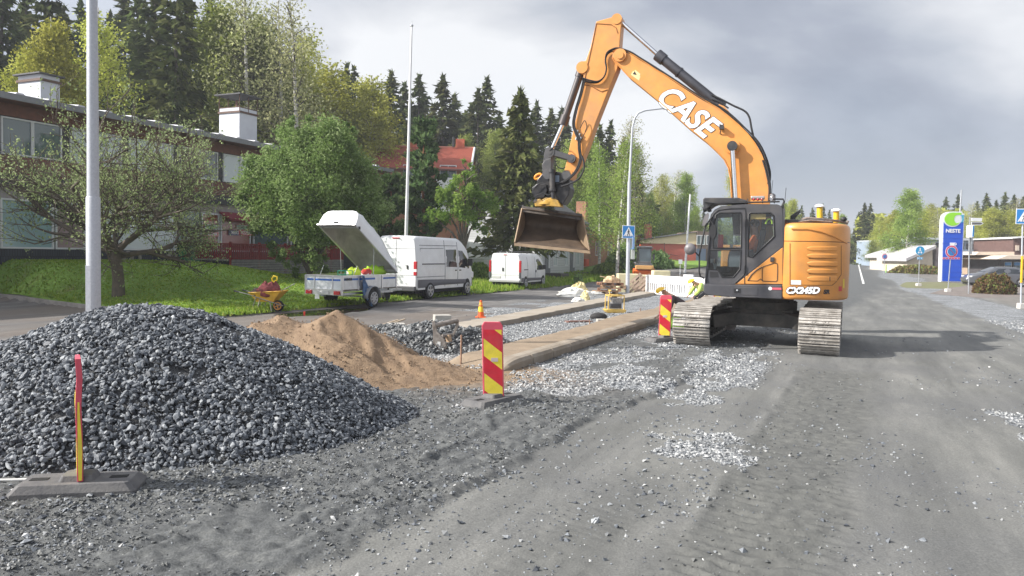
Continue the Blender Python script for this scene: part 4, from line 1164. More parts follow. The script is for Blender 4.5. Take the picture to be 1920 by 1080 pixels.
    m.prism(poly([(1017, 325), (1030, 319), (1058, 324), (1067, 331), (1068, 352), (1060, 362), (1050, 356), (1008, 348), (1006, 338)], .20), -.20, .20)
    m.prism(poly([(997, 352), (1007, 344), (1025, 345), (1026, 358), (1020, 371), (1003, 373), (997, 362)], .26), -.22, .26)
    m.prism(poly([(1040, 345), (1063, 342), (1069, 352), (1066, 366), (1055, 384), (1048, 380), (1040, 362)], .24), -.24, .24)
    m.prism(poly([(1020, 352), (1048, 352), (1048, 376), (1020, 376)], .18), -.25, .18)
    tr = m.build('tiltrotator', TR, ex, bevel=.02)
    for a_ in ((1026, 329, .2, .25, .10), (1061, 328, .2, .26, .12), (1004, 377, .2, .3, .05)): m = MB(); disc(m, *a_); m.build('pivot_pin', LINK, tr, bevel=.01)
    m = MB(); a = E(1035, 318, .32); b = E(1036, 358, .32); c = E(1037, 372, .32); m.tube([a, b], .075, 14); m.tube([b, c], .045, 10); m.tube([a, a + Vector((0, 0, -.08))], .095, 14); m.tube([b + Vector((0, 0, .08)), b], .095, 14); m.build('tilt_cylinder', BLACKM, tr)
    m = MB(); p = E(1044, 335, .205); m.box(p, (.13, .012, .17)); m.build('data_plate', mat('plate_blue', (.2, .25, .33), .5), tr)
    rc = E(1031, 381, 0); 
    tiltm = Matrix.Rotation(R_(8), 3, 'Y')
    m = MB(); axz = Vector((math.sin(R_(-8)), 0, -math.cos(R_(-8))))
    rc0 = E(1031, 372, 0)
    m.tube([rc0, rc0 - Vector((0, 0, .10))], [.24, .29], 28); m.tube([rc0 - Vector((0, 0, .10)), rc0 - Vector((0, 0, .17))], [.36, .36], 28)
    m.prism(poly([(1001, 377), (1012, 372), (1018, 378), (1017, 386), (1003, 387)], .3), -.2, .3)
    m.prism(poly([(1021, 374), (1034, 370), (1046, 376), (1052, 388), (1024, 386)], .34), .05, .34)
    m.build('rotor_housing', mat('rotor_yellow', (.46, .27, .04), .5, var=.4, vscale=7, dirt=.5), tr, bevel=.012)
    m = MB(); p = E(1009, 331, .1); m.tube([p + Vector((.09*math.cos(a), 0, .06*math.sin(a) + .03*math.cos(a)*-1)) for a in [2*math.pi*i/14 for i in range(15)]], .032, 8); m.tube([p + Vector((-.05, 0, -.06)), p + Vector((-.12, 0, -.16))], .035, 8); m.build('lifting_hook', mat('hook_orange', (.85, .30, .02), .45), tr)
    # ---- bucket
    BK = mat('bucket_steel', (.16, .115, .08), .6, .35, col2=(.085, .062, .046), vscale=3.5, bump=.4, bscale=25)
    BKL = mat('bucket_wall_lit', (.36, .27, .18), .55, .4, col2=(.24, .17, .11), vscale=3, bump=.3, bscale=25)  # paler than the shell: sunlight on the end wall put into the colour
    def wl(v): return inv @ v
    TA, TB = at(979, 391, 19.75), at(1092, 406, 19.75); LA, LB = at(965.5, 455, 19.25), at(1105, 470, 19.25)
    nq, nu = 14, 12
    def shell(q, u, extra=0.0):
        a = TA.lerp(LA, q); b = TB.lerp(LB, q)
        bk = math.sin(math.pi*min(1, q*1.02)**.85)**.75 if 0 < q < 1 else 0.0
        ins = .085*bk
        uu = ins + u*(1 - 2*ins)
        p = a.lerp(b, uu); p.y += .72*bk; p.z += (-.03*bk)
        return p
    rows = [[wl(shell(i/nq, j/nu)) for j in range(nu+1)] for i in range(nq+1)]
    m = MB(); m.loft(rows, cap=False, closed=False)
    bo = m.build('bucket_shell', BK, ex, fix=False)
    sol = bo.modifiers.new('solid', 'SOLIDIFY'); sol.thickness = .025; sol.offset = 0
    for u, nm in ((0.0, 'bucket_left_plate'), (1.0, 'bucket_right_plate')):
        pts = [wl(shell(i/nq, u)) for i in range(nq+1)]
        m = MB(); m.add(pts, [tuple(range(len(pts)))])
        o = m.build('bucket_side_plate', BKL, ex, fix=False); sol = o.modifiers.new('solid', 'SOLIDIFY'); sol.thickness = .03; sol.offset = 0
        m = MB(); m.bar(wl(shell(0, u)) , wl(shell(1, u)), .03, .07); m.build('bucket_side_edge', BKL, ex, bevel=.005)
    m = MB(); a, b = wl(LA), wl(LB); dd = (b - a).normalized(); up_ = wl(LA + Vector((0, -.5, -.42))) - wl(LA)
    q = up_.normalized()
    m.add([a - dd*.02, b + dd*.02, b + dd*.02 + q*.11, a - dd*.02 + q*.11, a - dd*.02 + Vector((0, 0, -.03)), b + dd*.02 + Vector((0, 0, -.03)), b + dd*.02 + q*.11 + Vector((0, 0, -.012)), a - dd*.02 + q*.11 + Vector((0, 0, -.012))],
          [(0, 1, 2, 3), (4, 7, 6, 5), (0, 4, 5, 1), (3, 2, 6, 7), (0, 3, 7, 4), (1, 5, 6, 2)])
    m.build('cutting_edge', BKL, ex)
    m = MB(); t1, t2 = at(979, 386, 19.9), at(1092, 401, 19.9); t3, t4 = at(979, 397, 19.7), at(1092, 413, 19.7)
    m.add([wl(v) for v in (t1, t2, t4, t3)] + [wl(v + Vector((0, .16, .01))) for v in (t1, t2, t4, t3)], [(0, 1, 2, 3), (7, 6, 5, 4), (0, 4, 5, 1), (3, 2, 6, 7), (0, 3, 7, 4), (1, 5, 6, 2)])
    m.build('bucket_top_beam', mat('beam_dark', (.07, .06, .055), .6, .3, col2=(.16, .14, .12), vscale=8, bump=.3), ex, bevel=.02)
    # ---- hoses
    m = MB()
    def hose(pts, c, r=.02):
        P = [E(a, b, cc) for (a, b), cc in zip(pts, c if isinstance(c, (list, tuple)) else [c]*len(pts))]
        out = []
        for i in range(len(P)-1):
            p0, p1, p2, p3 = P[max(i-1, 0)], P[i], P[i+1], P[min(i+2, len(P)-1)]
            for k in range(5):
                t = k/5; out.append(.5*((2*p1) + (p2-p0)*t + (2*p0-5*p1+4*p2-p3)*t*t + (3*p1-p0-3*p2+p3)*t*t*t))
        m.tube(out + [P[-1]], r, 7)
    for k, (dx, dy) in enumerate(((0, 0), (3, 3), (-1, 4))):
        hose([(1443+dx-3, 345), (1441+dx, 322), (1432+dx, 288+dy), (1418+dx, 262+dy), (1395+dx, 238+dy), (1372, 216+dy), (1350, 200+dy), (1312, 180+dy), (1265, 149+dy), (1226, 124+dy), (1200, 108+dy), (1182, 97+dy), (1160, 90+dy), (1148, 92+dy), (1138, 99+dy), (1135, 112+dy), (1137, 128), (1133, 143), (1122, 152+dy*.5), (1108, 151+dy), (1092, 146+dy)], .30 - .03*k, .019)
    hose([(1335, 178), (1352, 186), (1375, 198), (1396, 208), (1405, 220), (1409, 240), (1414, 262)], .12, .024)
    hose([(1335, 186), (1350, 192), (1366, 203)], .14, .02)
    for k in (0, 3):
        hose([(1094+k, 148), (1088+k, 175), (1079+k, 205), (1074+k, 232), (1079+k, 250), (1084+k, 262), (1085+k, 280), (1087+k, 300), (1079+k, 320), (1066+k, 334), (1052+k, 342), (1040, 345)], .26, .022)
    hose([(1091, 292), (1095, 305), (1094, 320), (1084, 336), (1067, 345), (1052, 350)], .30, .024)
    hose([(1030, 283), (1040, 275), (1055, 272), (1064, 279)], .3, .014)
    hose([(1040, 300), (1043, 310), (1052, 316), (1060, 314)], .3, .014)
    hose([(1000, 356), (1012, 344), (1025, 346), (1034, 350)], .34, .015)
    hose([(1004, 368), (1018, 362), (1030, 366), (1040, 352)], .34, .014)
    hose([(1090, 262), (1100, 240), (1096, 226), (1088, 240)], .26, .01)
    for k in (0, 4): hose([(1441+k*.6, 378), (1442+k*.6, 350), (1436+k, 320), (1430+k, 300)], .31, .02)
    m.build('hydraulic_hoses', RUBBER, ex)
    m = MB(); 
    for a, b in ((1081, 252), (1085, 258), (1087, 265), (1080, 262)): m.cyl(E(a, b, .22), E(a + 3, b - 8, .24), .03, n=8)
    m.build('hose_fittings', STEEL, ex)
    # ---- lettering on the body
    def body_text(s, px, py, size, mt, bold, shear, sxx, name='lettering', ext=.002, off=.008):
        p = S(px, py, off); q = S(px + 12, py, off); r_ = S(px - 12, py, off); x_ = (q - r_).normalized()
        return ltxt(name, s, p, x_, (0, 0, 1), size, mt, ex, bold=bold, shear=shear, sx=sxx, ext=ext)
    body_text('CX245D', 1504, 545, .185, LETB, .022, .25, 1.0, 'model_lettering_outline', off=.008)
    body_text('CX245D', 1504, 545, .185, LETW, .010, .25, 1.0, 'model_lettering', off=.014)
    body_text('SR', 1549, 547.5, .12, LETB, .006, .15, 1.1, 'model_lettering', off=.012)
    m = MB(); q = [S(a, b, .006) for a, b in [(1483, 525), (1502, 525.5), (1502, 534), (1483, 533.5)]]; m.add(q, [(0, 1, 2, 3)]); m.build('sticker', mat('sticker_white', (.72, .68, .62), .6), ex, fix=False)
    m = MB(); q = [S(a, b, .006) for a, b in [(1572, 537), (1578, 537), (1578, 546), (1572, 546)]]; m.add(q, [(0, 1, 2, 3)]); m.build('sticker', mat('sticker_red', (.5, .05, .05), .6), ex, fix=False)
    m = MB(); q = [S(a, b, .006) for a, b in [(1580, 523), (1583, 523), (1583, 540), (1580, 540)]]; m.add(q, [(0, 1, 2, 3)]); m.build('sticker', mat('sticker_yellow', (.7, .5, .05), .6), ex, fix=False)
    m = MB(); m.prism(poly([(1446, 539), (1465, 539.5), (1465, 543.5), (1446, 543)], cN), cN + .02, cN + .023); q = m.build('sticker', mat('sticker_pink', (.60, .10, .14), .6), ex)
    m = MB(); p = E(1444, 541, cN + .02); m.cyl(p, p + Vector((0, .005, 0)), .04, n=14); m.build('sticker', LETW, ex)
    return ex
EXC = build_excavator()
# ------------------------------------------------------------------ trees
BARK = mat('bark_grey', (.10, .085, .07), .95, var=.5, vscale=9, bump=.8, bscale=22)
BARKP = mat('bark_pine', (.24, .11, .055), .95, var=.4, vscale=6, bump=.6, bscale=20)
def birchbark():
    m = bpy.data.materials.new('birch_bark'); m.use_nodes = True; t = m.node_tree; b = t.nodes['Principled BSDF']
    tcn = N(t, 'ShaderNodeTexCoord'); mp_ = N(t, 'ShaderNodeMapping'); mp_.inputs['Scale'].default_value = (1.2, 1.2, 4.5); Lk(t, tcn.outputs['Object'], mp_.inputs[0])
    n = N(t, 'ShaderNodeTexNoise', i_Scale=1.7, i_Detail=5.0, i_Roughness=.7); Lk(t, mp_.outputs[0], n.inputs['Vector'])
    Lk(t, ramp(t, n.outputs[0], [(.40, (.05, .045, .04)), (.47, (.50, .48, .45)), (.7, (.66, .64, .61))]), b.inputs['Base Color']); b.inputs['Roughness'].default_value = .8
    return m
BARKB = birchbark()
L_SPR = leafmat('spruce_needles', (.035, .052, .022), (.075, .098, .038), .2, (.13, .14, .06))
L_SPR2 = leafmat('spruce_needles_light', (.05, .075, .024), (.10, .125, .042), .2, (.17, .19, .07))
L_BIR = leafmat('birch_leaves', (.24, .26, .05), (.42, .44, .08), .5, (.58, .58, .17))
L_BIR2 = leafmat('birch_leaves_green', (.14, .20, .045), (.26, .33, .075), .5, (.38, .45, .14))
L_BIRT = leafmat('birch_twigs', (.28, .28, .15), (.42, .43, .22), .45, (.56, .58, .28))
L_BUSH = leafmat('bush_leaves', (.13, .22, .07), (.24, .38, .12), .5, (.42, .55, .26))
L_APP = leafmat('apple_leaves', (.15, .19, .08), (.29, .35, .15), .42, (.46, .52, .28))
L_MAP = leafmat('maple_leaves', (.09, .16, .035), (.19, .30, .06), .45, (.30, .40, .10))
L_PINE = leafmat('pine_needles', (.05, .09, .035), (.10, .17, .06), .2, (.18, .25, .10))
L_DRY = leafmat('hedge_leaves', (.16, .09, .045), (.22, .16, .07), .3, (.16, .24, .05))
def leaf_tris(P, size, r, dirv=None, stretch=1.0, tint=None):
    """small triangles at points P; dirv gives a preferred long axis"""
    n = len(P)
    a = r.normal(size=(n, 3)); 
    if dirv is not None: a = a*.45 + dirv
    a /= np.linalg.norm(a, axis=1)[:, None] + 1e-9
    b = r.normal(size=(n, 3)); b -= a*(a*b).sum(1)[:, None]; b /= np.linalg.norm(b, axis=1)[:, None] + 1e-9
    sz = size*r.uniform(.65, 1.35, n)
    L = (a*(sz*stretch)[:, None]); Wd = b*(sz*.5)[:, None]
    V = np.stack([P - Wd - L*.35, P + Wd - L*.35, P + L*.65], 1).reshape(-1, 3)
    tt = r.uniform(0, 1, n) if tint is None else np.clip(tint + r.normal(size=n)*.14, 0, 1)
    return V, np.arange(3*n).reshape(-1, 3), np.repeat(tt, 3)
def leaf_quads(P, size, r, tint=None, up=.0):
    n = len(P)
    a = r.normal(size=(n, 3)); a /= np.linalg.norm(a, axis=1)[:, None]
    b = r.normal(size=(n, 3)); b -= a*(a*b).sum(1)[:, None]; b /= np.linalg.norm(b, axis=1)[:, None]
    sz = size*r.uniform(.6, 1.4, n)
    A = a*sz[:, None]; B = b*(sz*.55)[:, None]; c = np.cross(a, b)*(sz*.12)[:, None]
    V = np.stack([P - A*.5, P + B*.5 + c, P + A*.5, P - B*.5 + c], 1).reshape(-1, 3)
    tt = r.uniform(0, 1, n) if tint is None else np.clip(tint + r.normal(size=n)*.14, 0, 1)
    return V, np.arange(4*n).reshape(-1, 4), np.repeat(tt, 4)
def crown(name, V, F_, T, m, parent):
    return mesh_obj(name, V, F_, m, parent, attrs={'tint': T})
def spruce_mesh(h, rad, seed, levels=34, per=7, k=12, size=.34, base=.04, open_=0.0):
    r = np.random.RandomState(seed); P = []; D = []; T = []; br = MB()
    lean = r.normal(size=2)*.01*h
    for li in range(levels):
        q = base + (1-base)*(li/levels)**1.0; z = q*h
        L0 = rad*((1-q)**.82)*(1.0 + .12*math.sin(li*1.7)) + .12
        nb = max(4, int(per*(1 - .35*q)))
        for b in range(nb):
            a = r.uniform(0, 6.283); L = L0*r.uniform(.62, 1.15)
            if r.uniform() < open_: continue
            el = .35*q - .28 + r.normal()*.08
            kk = max(4, int(k*(L/rad)**.7 + 3))
            u = r.uniform(.08, 1.0, kk)**.75
            x = u*L; dz = x*el - .16*L*np.sin(u*2.6) + .12*L*u**3
            lat = r.normal(size=kk)*.16*L*(1.15 - u)*.9
            hang = -np.abs(r.normal(size=kk))*.14*min(1.5, L)
            ca, sa = math.cos(a), math.sin(a)
            P.append(np.stack([ca*x - sa*lat, sa*x + ca*lat, z + dz + hang], -1))
            D.append(np.stack([ca*(.9+0*u) , sa*(.9+0*u), -.75 + .4*u], -1))
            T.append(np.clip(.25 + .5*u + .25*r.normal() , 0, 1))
            if li % 2 == 0 and b < 4 and size < .3: br.tube([(0, 0, z), (ca*L*.5, sa*L*.5, z + L*.5*el - .1*L), (ca*L*.9, sa*L*.9, z + L*.9*el - .06*L)], [.04, .025, .01], 4)
    # leader
    zz_ = r.uniform(.93, 1.02, 40)*h; P.append(np.stack([r.normal(size=40)*.06, r.normal(size=40)*.06, zz_], -1)); D.append(np.tile([0, 0, 1.], (40, 1))); T.append(np.full(40, .6))
    P = np.concatenate(P); D = np.concatenate(D); T = np.concatenate(T)
    P[:, 0] += lean[0]*(P[:, 2]/h)**2; P[:, 1] += lean[1]*(P[:, 2]/h)**2
    V, F_, TT = leaf_tris(P, size, r, D, 2.0, T)
    return V, F_, TT, br, lean
def trunk_obj(h, r0, seed, m, parent, lean=(0, 0), top=1.0, n=8, br=None):
    r = random.Random(seed); mb = br if br is not None else MB()
    pts = []; rr = []
    for i in range(9):
        q = i/8*top; pts.append((lean[0]*q*q + r.uniform(-.012, .012)*h*.3*(0 < i), lean[1]*q*q + r.uniform(-.012, .012)*h*.3*(0 < i), q*h - .3*(i == 0))); rr.append(r0*(1 - .93*q) + .012)
    rr[0] *= 1.25
    mb.tube(pts, rr, n); return mb.build('trunk', m, parent), pts
def spruce(name='spruce_tree', h=20, rad=3.2, seed=1, mt=None, **k):
    t = thing(name, None, None)
    V, F_, T, br, lean = spruce_mesh(h, rad, seed, **k)
    crown('crown', V, F_, T, mt or L_SPR, t)
    trunk_obj(h*.97, .012*h + .05, seed, BARK, t, lean, 1.0, br=br if br.v else None)
    return t
def birch(h=14, rad=2.6, seed=1, mt=None, n=11000, size=.15, base=.22, dens=1.0, nl=44, bark=None, hang=.5, clump=.30):
    t = thing('birch_tree', None, None); r = np.random.RandomState(seed); rr = random.Random(seed)
    mb = MB(); lean = r.normal(size=2)*.03*h
    def tp(q): return Vector((lean[0]*q*q + .12*math.sin(q*5 + seed), lean[1]*q*q + .1*math.sin(q*4 + seed*2), q*h))
    mb.tube([tp(i/12) - Vector((0, 0, .3*(i == 0))) for i in range(13)], [(.010*h + .03)*(1 - .92*i/12) + .008 for i in range(13)], 7, 0)
    P = []; D = []; T = []
    per = n//nl
    for i in range(nl):
        q = base + (1-base)*(i/nl)**.9; o = tp(q*.97)
        prof = min(1, ((1.04-q)/(1.04-base))**.8*1.15)*min(1, .45 + (q-base)/.25)
        L = rad*prof*rr.uniform(.65, 1.25) + .3; a = rr.uniform(0, 6.283); up = .75 + .6*q
        pts = []
        for k in range(6):
            u = k/5; pts.append(o + Vector((math.cos(a)*L*u**.9, math.sin(a)*L*u**.9, L*(up*u - .65*u*u) + rr.uniform(-.05, .05)*L)))
        mb.tube(pts, [(.028 + .02*L*(1-q))*(1 - .85*k/5) for k in range(6)], 4, 1)
        pa = np.array([tuple(p) for p in pts])
        m_ = int(per*(.35 + .65*L/rad)*dens)
        u = r.uniform(.12, 1.0, m_)*5; i0 = np.minimum(u.astype(int), 4); f = (u - i0)[:, None]
        c = pa[i0]*(1-f) + pa[i0+1]*f
        nc = max(3, m_//28); cc = r.randint(0, nc, m_); co = r.normal(size=(nc, 3))*L*.17
        q_ = c + co[cc] + r.normal(size=(m_, 3))*clump*np.array([.8, .8, .8]); q_[:, 2] -= np.abs(r.normal(size=m_))*hang*(.4 + .6*(u/5))
        P.append(q_); D.append(np.tile([0, 0, -1.], (m_, 1))); tt = r.uniform(.1, .9); T.append(np.full(m_, tt))
    P = np.concatenate(P); D = np.concatenate(D); T = np.concatenate(T)
    V, F_, TT = leaf_tris(P, size, r, D*.6, 1.35, T)
    crown('crown', V, F_, TT, mt or L_BIR, t)
    mb.build('trunk', [bark or BARKB, BARK], t)
    return t
def blob_tree(name, h, blobs, seed, mt, n, size, trunk=True, tr=.16, bark=BARK, limbs=16, shell=.35, low=.5):
    """crown spread through a set of lobes (x, y, z, radius)"""
    t = thing(name, None, None); r = np.random.RandomState(seed); rr = random.Random(seed)
    vol = np.array([b[3]**2.2 for b in blobs]); cnt = (vol/vol.sum()*n).astype(int)
    P = []; T = []
    for (x, y, z, R0), c in zip(blobs, cnt):
        nc = max(6, int(c/115)); d = r.normal(size=(nc, 3)); d /= np.linalg.norm(d, axis=1)[:, None]
        rad_ = R0*r.uniform(.35, 1.0, nc)**.5; cen = d*rad_[:, None]
        j = r.randint(0, nc, c); sp = R0*.135
        p = cen[j] + r.normal(size=(c, 3))*sp
        P.append(p*np.array([1, 1, 1.0]) + np.array([x, y, z])); T.append(np.clip(.5 + .28*r.normal(size=nc), 0, 1)[j])
    P = np.concatenate(P); T = np.concatenate(T); k = P[:, 2] > .1; P, T = P[k], T[k]
    V, F_, TT = leaf_quads(P, size, r, T)
    crown('crown', V, F_, TT, mt, t)
    mb = MB()
    if trunk:
        zt = min(b[2] for b in blobs)*low
        mb.tube([(0, 0, -.3), (.03, 0, zt*.5), (0, .04, zt)], [tr*1.2, tr, tr*.85], 9)
        for (x, y, z, R0) in blobs[:limbs]:
            m_ = Vector((x*.35, y*.35, zt + (z - zt)*.55)); e = Vector((x, y, z + R0*.4))
            mb.tube([(0, 0, zt*.9), m_, Vector((x*.8, y*.8, z*.95)), e], [tr*.6, tr*.4, tr*.22, .02], 5)
            for q in range(3):
                d = Vector((rr.uniform(-1, 1), rr.uniform(-1, 1), rr.uniform(-.2, 1)))*R0*.8; mb.tube([m_.lerp(e, .5 + .2*q), m_.lerp(e, .6 + .15*q) + d*.6, Vector((x, y, z)) + d], [.05, .03, .01], 4)
        mb.build('trunk', bark, t)
    return t
def apple_tree(h, rad, seed, nleaf, size):
    t = thing('apple_tree', None, None); rr = random.Random(seed); r = np.random.RandomState(seed)
    mb = MB(); tips = []
    def grow(p, d, L, rad_, dep):
        k = 4; pts = [p]; q = p.copy(); dd = d.copy()
        for i in range(k):
            dd = (dd + Vector((rr.uniform(-1, 1), rr.uniform(-1, 1), rr.uniform(-.5, .75)))*.17).normalized()
            q = q + dd*L/k; pts.append(q.copy())
        mb.tube(pts, [rad_*(1 - .45*i/k) for i in range(k+1)], 6 if dep < 2 else 4)
        if dep >= 3: tips.extend(pts[1:])
        if dep >= 5 or rad_ < .005: return
        nb = [5, 4, 4, 4, 3][min(dep, 4)]
        for b in range(nb):
            u = rr.uniform(.35, 1.0) if b else 1.0
            o = pts[min(k, int(u*k))]
            ax = Vector((rr.uniform(-1, 1), rr.uniform(-1, 1), rr.uniform(-.45, .65)))
            nd = (dd*.65 + ax*.85).normalized()
            if dep < 2: nd = (nd + Vector((nd.x, nd.y, .12))*.5).normalized()
            grow(o, nd, L*rr.uniform(.60, .84), rad_*.55, dep+1)
    mb.tube([(0, 0, -.3), (0, 0, .5), (-.06, 0, 1.0), (-.1, 0, 1.35)], [.24, .19, .18, .16], 12)
    for a, el, L in ((2.9, .55, 2.3), (.3, .55, 2.3), (1.5, .9, 2.3), (4.5, .5, 2.1), (3.5, 1.0, 2.4), (5.6, .8, 2.2), (2.2, .25, 2.0), (.0, .18, 1.9)):
        grow(Vector((-.1, 0, 1.2 + rr.uniform(-.2, .15))), Vector((math.cos(a), math.sin(a)*.9, el)).normalized(), L*rad/3.3, .10, 1)
    tp = np.array([tuple(v) for v in tips]); keep_ = np.where(r.uniform(0, 1, len(tp)) < .40)[0]; j = keep_[r.randint(0, len(keep_), nleaf)]
    cl = np.random.RandomState(seed+1).normal(size=(len(tp), 3))*.12
    P = tp[j] + cl[j] + r.normal(size=(nleaf, 3))*.085
    V, F_, TT = leaf_quads(P, size, r)
    mb.build('trunk', mat('bark_apple', (.13, .105, .075), .95, col2=(.07, .06, .05), vscale=6, bump=.8, bscale=18), t)
    crown('crown', V, F_, TT, L_APP, t)
    zmax = P[:, 2].max(); xr = np.percentile(np.abs(P[:, 0]), 98)
    print('apple', zmax, xr, len(tips))
    return t
def pine_tree(h, rad, seed):
    t = thing('pine_tree', None, None); rr = random.Random(seed); r = np.random.RandomState(seed); mb = MB(); P = []; D = []; T = []
    mb.tube([(0, 0, -.3), (.05, 0, h*.3), (-.05, .05, h*.6), (0, 0, h)], [.15, .12, .08, .015], 8)
    lv = int(h*1.7)
    for i in range(lv):
        q = .16 + .84*i/lv; L = rad*(1-q)**.7 + .35
        for b in range(5):
            if rr.random() < .15: continue
            a = rr.uniform(0, 6.28); l_ = L*rr.uniform(.6, 1.15); e = Vector((math.cos(a)*l_, math.sin(a)*l_, q*h + l_*.30)); o = Vector((0, 0, q*h))
            mb.tube([o, o.lerp(e, .5) - Vector((0, 0, .06*l_)), e], [.035, .02, .008], 4)
            for k in range(9):
                c = o.lerp(e, .35 + .65*k/8) + Vector((rr.uniform(-1, 1), rr.uniform(-1, 1), rr.uniform(-.3, .6)))*.20*l_
                m_ = 13; out = (e - o).normalized()
                P.append(np.array(c) + r.normal(size=(m_, 3))*.10); D.append(np.tile([out.x*.6, out.y*.6, .55], (m_, 1)) + r.normal(size=(m_, 3))*.55); T.append(np.full(m_, rr.uniform(.1, .9)))
    P = np.concatenate(P); D = np.concatenate(D); T = np.concatenate(T)
    V, F_, TT = leaf_tris(P, .19, r, D, 1.7, T); crown('crown', V, F_, TT, L_PINE, t); mb.build('trunk', BARKP, t)
    return t
def place(t, p, rz=0.0, sc=1.0, label=None, cat='tree', group=None):
    t.location = p; t.rotation_euler = (0, 0, rz); t.scale = (sc, sc, sc) if not hasattr(sc, '__len__') else sc
    tag(t, label, cat, group); return t
def treepos(px, D): 
    d = ray(px, 480); x = d.x/d.y*D; return Vector((x, D, zg(x, D)))
def topz(px, py, D): return at(px, py, D).z
# -- named trees near the camera
ap = apple_tree(6.6, 3.3, 12, 19000, .078)
P0 = gp(222, 557); place(ap, P0, .4, (.94, .94, 1.17), 'half bare apple tree with pale young leaves in front of the brick shop building')
zb = gp(580, 528)
r = random.Random(4)
bl = [(0, 0, 4.4, 2.4), (-1.7, -.3, 4.1, 1.5), (1.7, .2, 4.2, 1.7), (.2, -1.3, 3.6, 1.6), (-1.0, .4, 6.0, 1.3), (.7, -.2, 6.3, 1.3), (-2.1, .2, 3.1, 1.05), (2.5, 0, 3.4, 1.2), (1.6, -.5, 5.4, 1.2), (0, .8, 5.2, 1.7), (-1.9, -.2, 5.1, 1.1), (.8, -.9, 2.6, 1.1), (-.9, -.8, 2.8, 1.1), (-2.7, -.2, 4.3, .6), (2.9, .1, 4.9, .6), (-.3, -.4, 7.2, .55), (1.6, 0, 6.9, .5), (-2.1, 0, 5.9, .55), (3.0, 0, 3.0, .6), (-1.2, -.2, 1.6, .65), (.0, -.2, 1.3, .8), (-.6, .1, .7, .6), (.5, -.1, .8, .55)]
bt = blob_tree('bushy_tree', 8, bl, 21, L_BUSH, 75000, .125, limbs=10)
place(bt, zb, 0, (.95, .95, .93), 'dense round green tree between the red fence and the white car trailer')
pn = pine_tree(9.8, 1.8, 3)
place(pn, treepos(792, 47), 0, 1.0, 'young pine with reddish trunk right of the flagpole'); 
pn2 = pine_tree(6.2, 1.7, 8)
place(pn2, treepos(733, 46), 1.0, 1.0, 'shorter young pine left of the flagpole, behind the white van')
bl = [(0, 0, 4.9, 1.4), (-1.2, 0, 4.3, 1.0), (1.1, .2, 4.0, 1.1), (.2, -.6, 5.9, .9), (-.8, -.3, 5.5, .8), (.9, 0, 5.2, .8), (-1.9, 0, 3.7, .6), (.1, 0, 6.8, .5), (1.8, 0, 4.7, .5)]
mt = blob_tree('maple_tree', 7, bl, 31, L_MAP, 9000, .17, limbs=8, shell=.3)
place(mt, treepos(868, 45), 0, (.98, .98, .98), 'light green maple standing between the white vans')
D = 48.5; pz = treepos(968, D); h_ = topz(972, 172, D) - pz.z
sp = spruce(h=h_, rad=3.5, seed=5, levels=46, per=8, k=22, size=.26, base=.22, mt=L_SPR2)
place(sp, pz, 0, 1, 'tall dark spruce with sweeping branches behind the small white van')
D = 60; pz = treepos(905, D); h_ = topz(905, 152, D) - pz.z
# -- forest: a few meshes, copied
SP = [spruce(h=20, rad=3.9, seed=40 + i, levels=40, per=8, k=15, size=.36, mt=[L_SPR, L_SPR, L_SPR2][i]) for i in range(3)]
BI = [birch(h=16, rad=2.7, seed=50, n=21000, size=.135, hang=.8), birch(h=16, rad=2.7, seed=51, n=21000, size=.135, mt=L_BIR2, hang=.8), birch(h=16, rad=2.3, seed=52, n=6500, size=.10, mt=L_BIRT, dens=.9, hang=.9, clump=.45), birch(h=16, rad=2.5, seed=53, n=11000, size=.12, mt=L_BIR, hang=.9), birch(h=16, rad=2.6, seed=54, n=8500, size=.125, mt=L_BIR2, hang=.9, clump=.34)]
used = set()
GS = ('dark spruce in the forest behind the left side buildings', 'forest spruces')
GB = ('pale green birch in the forest behind the left side buildings', 'forest birches')
def zone(kind, px, D):
    k = 'dark spruce' if kind == 's' else 'pale green birch'
    for lim, txt in ((60, 'towering at the far left edge above the brick building'), (170, 'seen left of the thick lamp post above the brick building roof'), (385, 'between the lamp post and the tall white chimney, above the brick roof'), (480, 'straight behind the caged white chimney'), (600, 'rising above the round green tree right of the chimney'), (700, 'between the round green tree and the red tiled roof'), (775, 'just left of the flagpole behind the red tiled roof'), (880, 'right of the flagpole above the red tiled roof'), (960, 'just left of the tall sweeping spruce, in the far row'), (1070, 'behind the raised bucket and tiltrotator'), (1250, 'behind the tall slim street lamp')):
        if px < lim: break
    return k + ' ' + txt, k + ' trees ' + txt
def forest(kind, var, px, top, D, rsc=1.0, label=None, group=None):
    if label in (GS[0], GB[0]): label, group = zone(kind, px, D)
    src = (SP if kind == 's' else BI)[var]; H0 = 20 if kind == 's' else 16
    p = treepos(px, D); h = topz(px, top, D) - p.z; sc = h/H0
    o = src if (kind, var) not in used else copy_tree(src); used.add((kind, var))
    return place(o, p, rnd.uniform(0, 6.28), (sc*rsc, sc*rsc, sc), label, 'tree', group)
GS2 = ('dark spruce in the tree belt on the far right, behind the filling station', 'right hand spruces')
GB2 = ('yellow green birch in the tree belt on the far right', 'right hand birches')
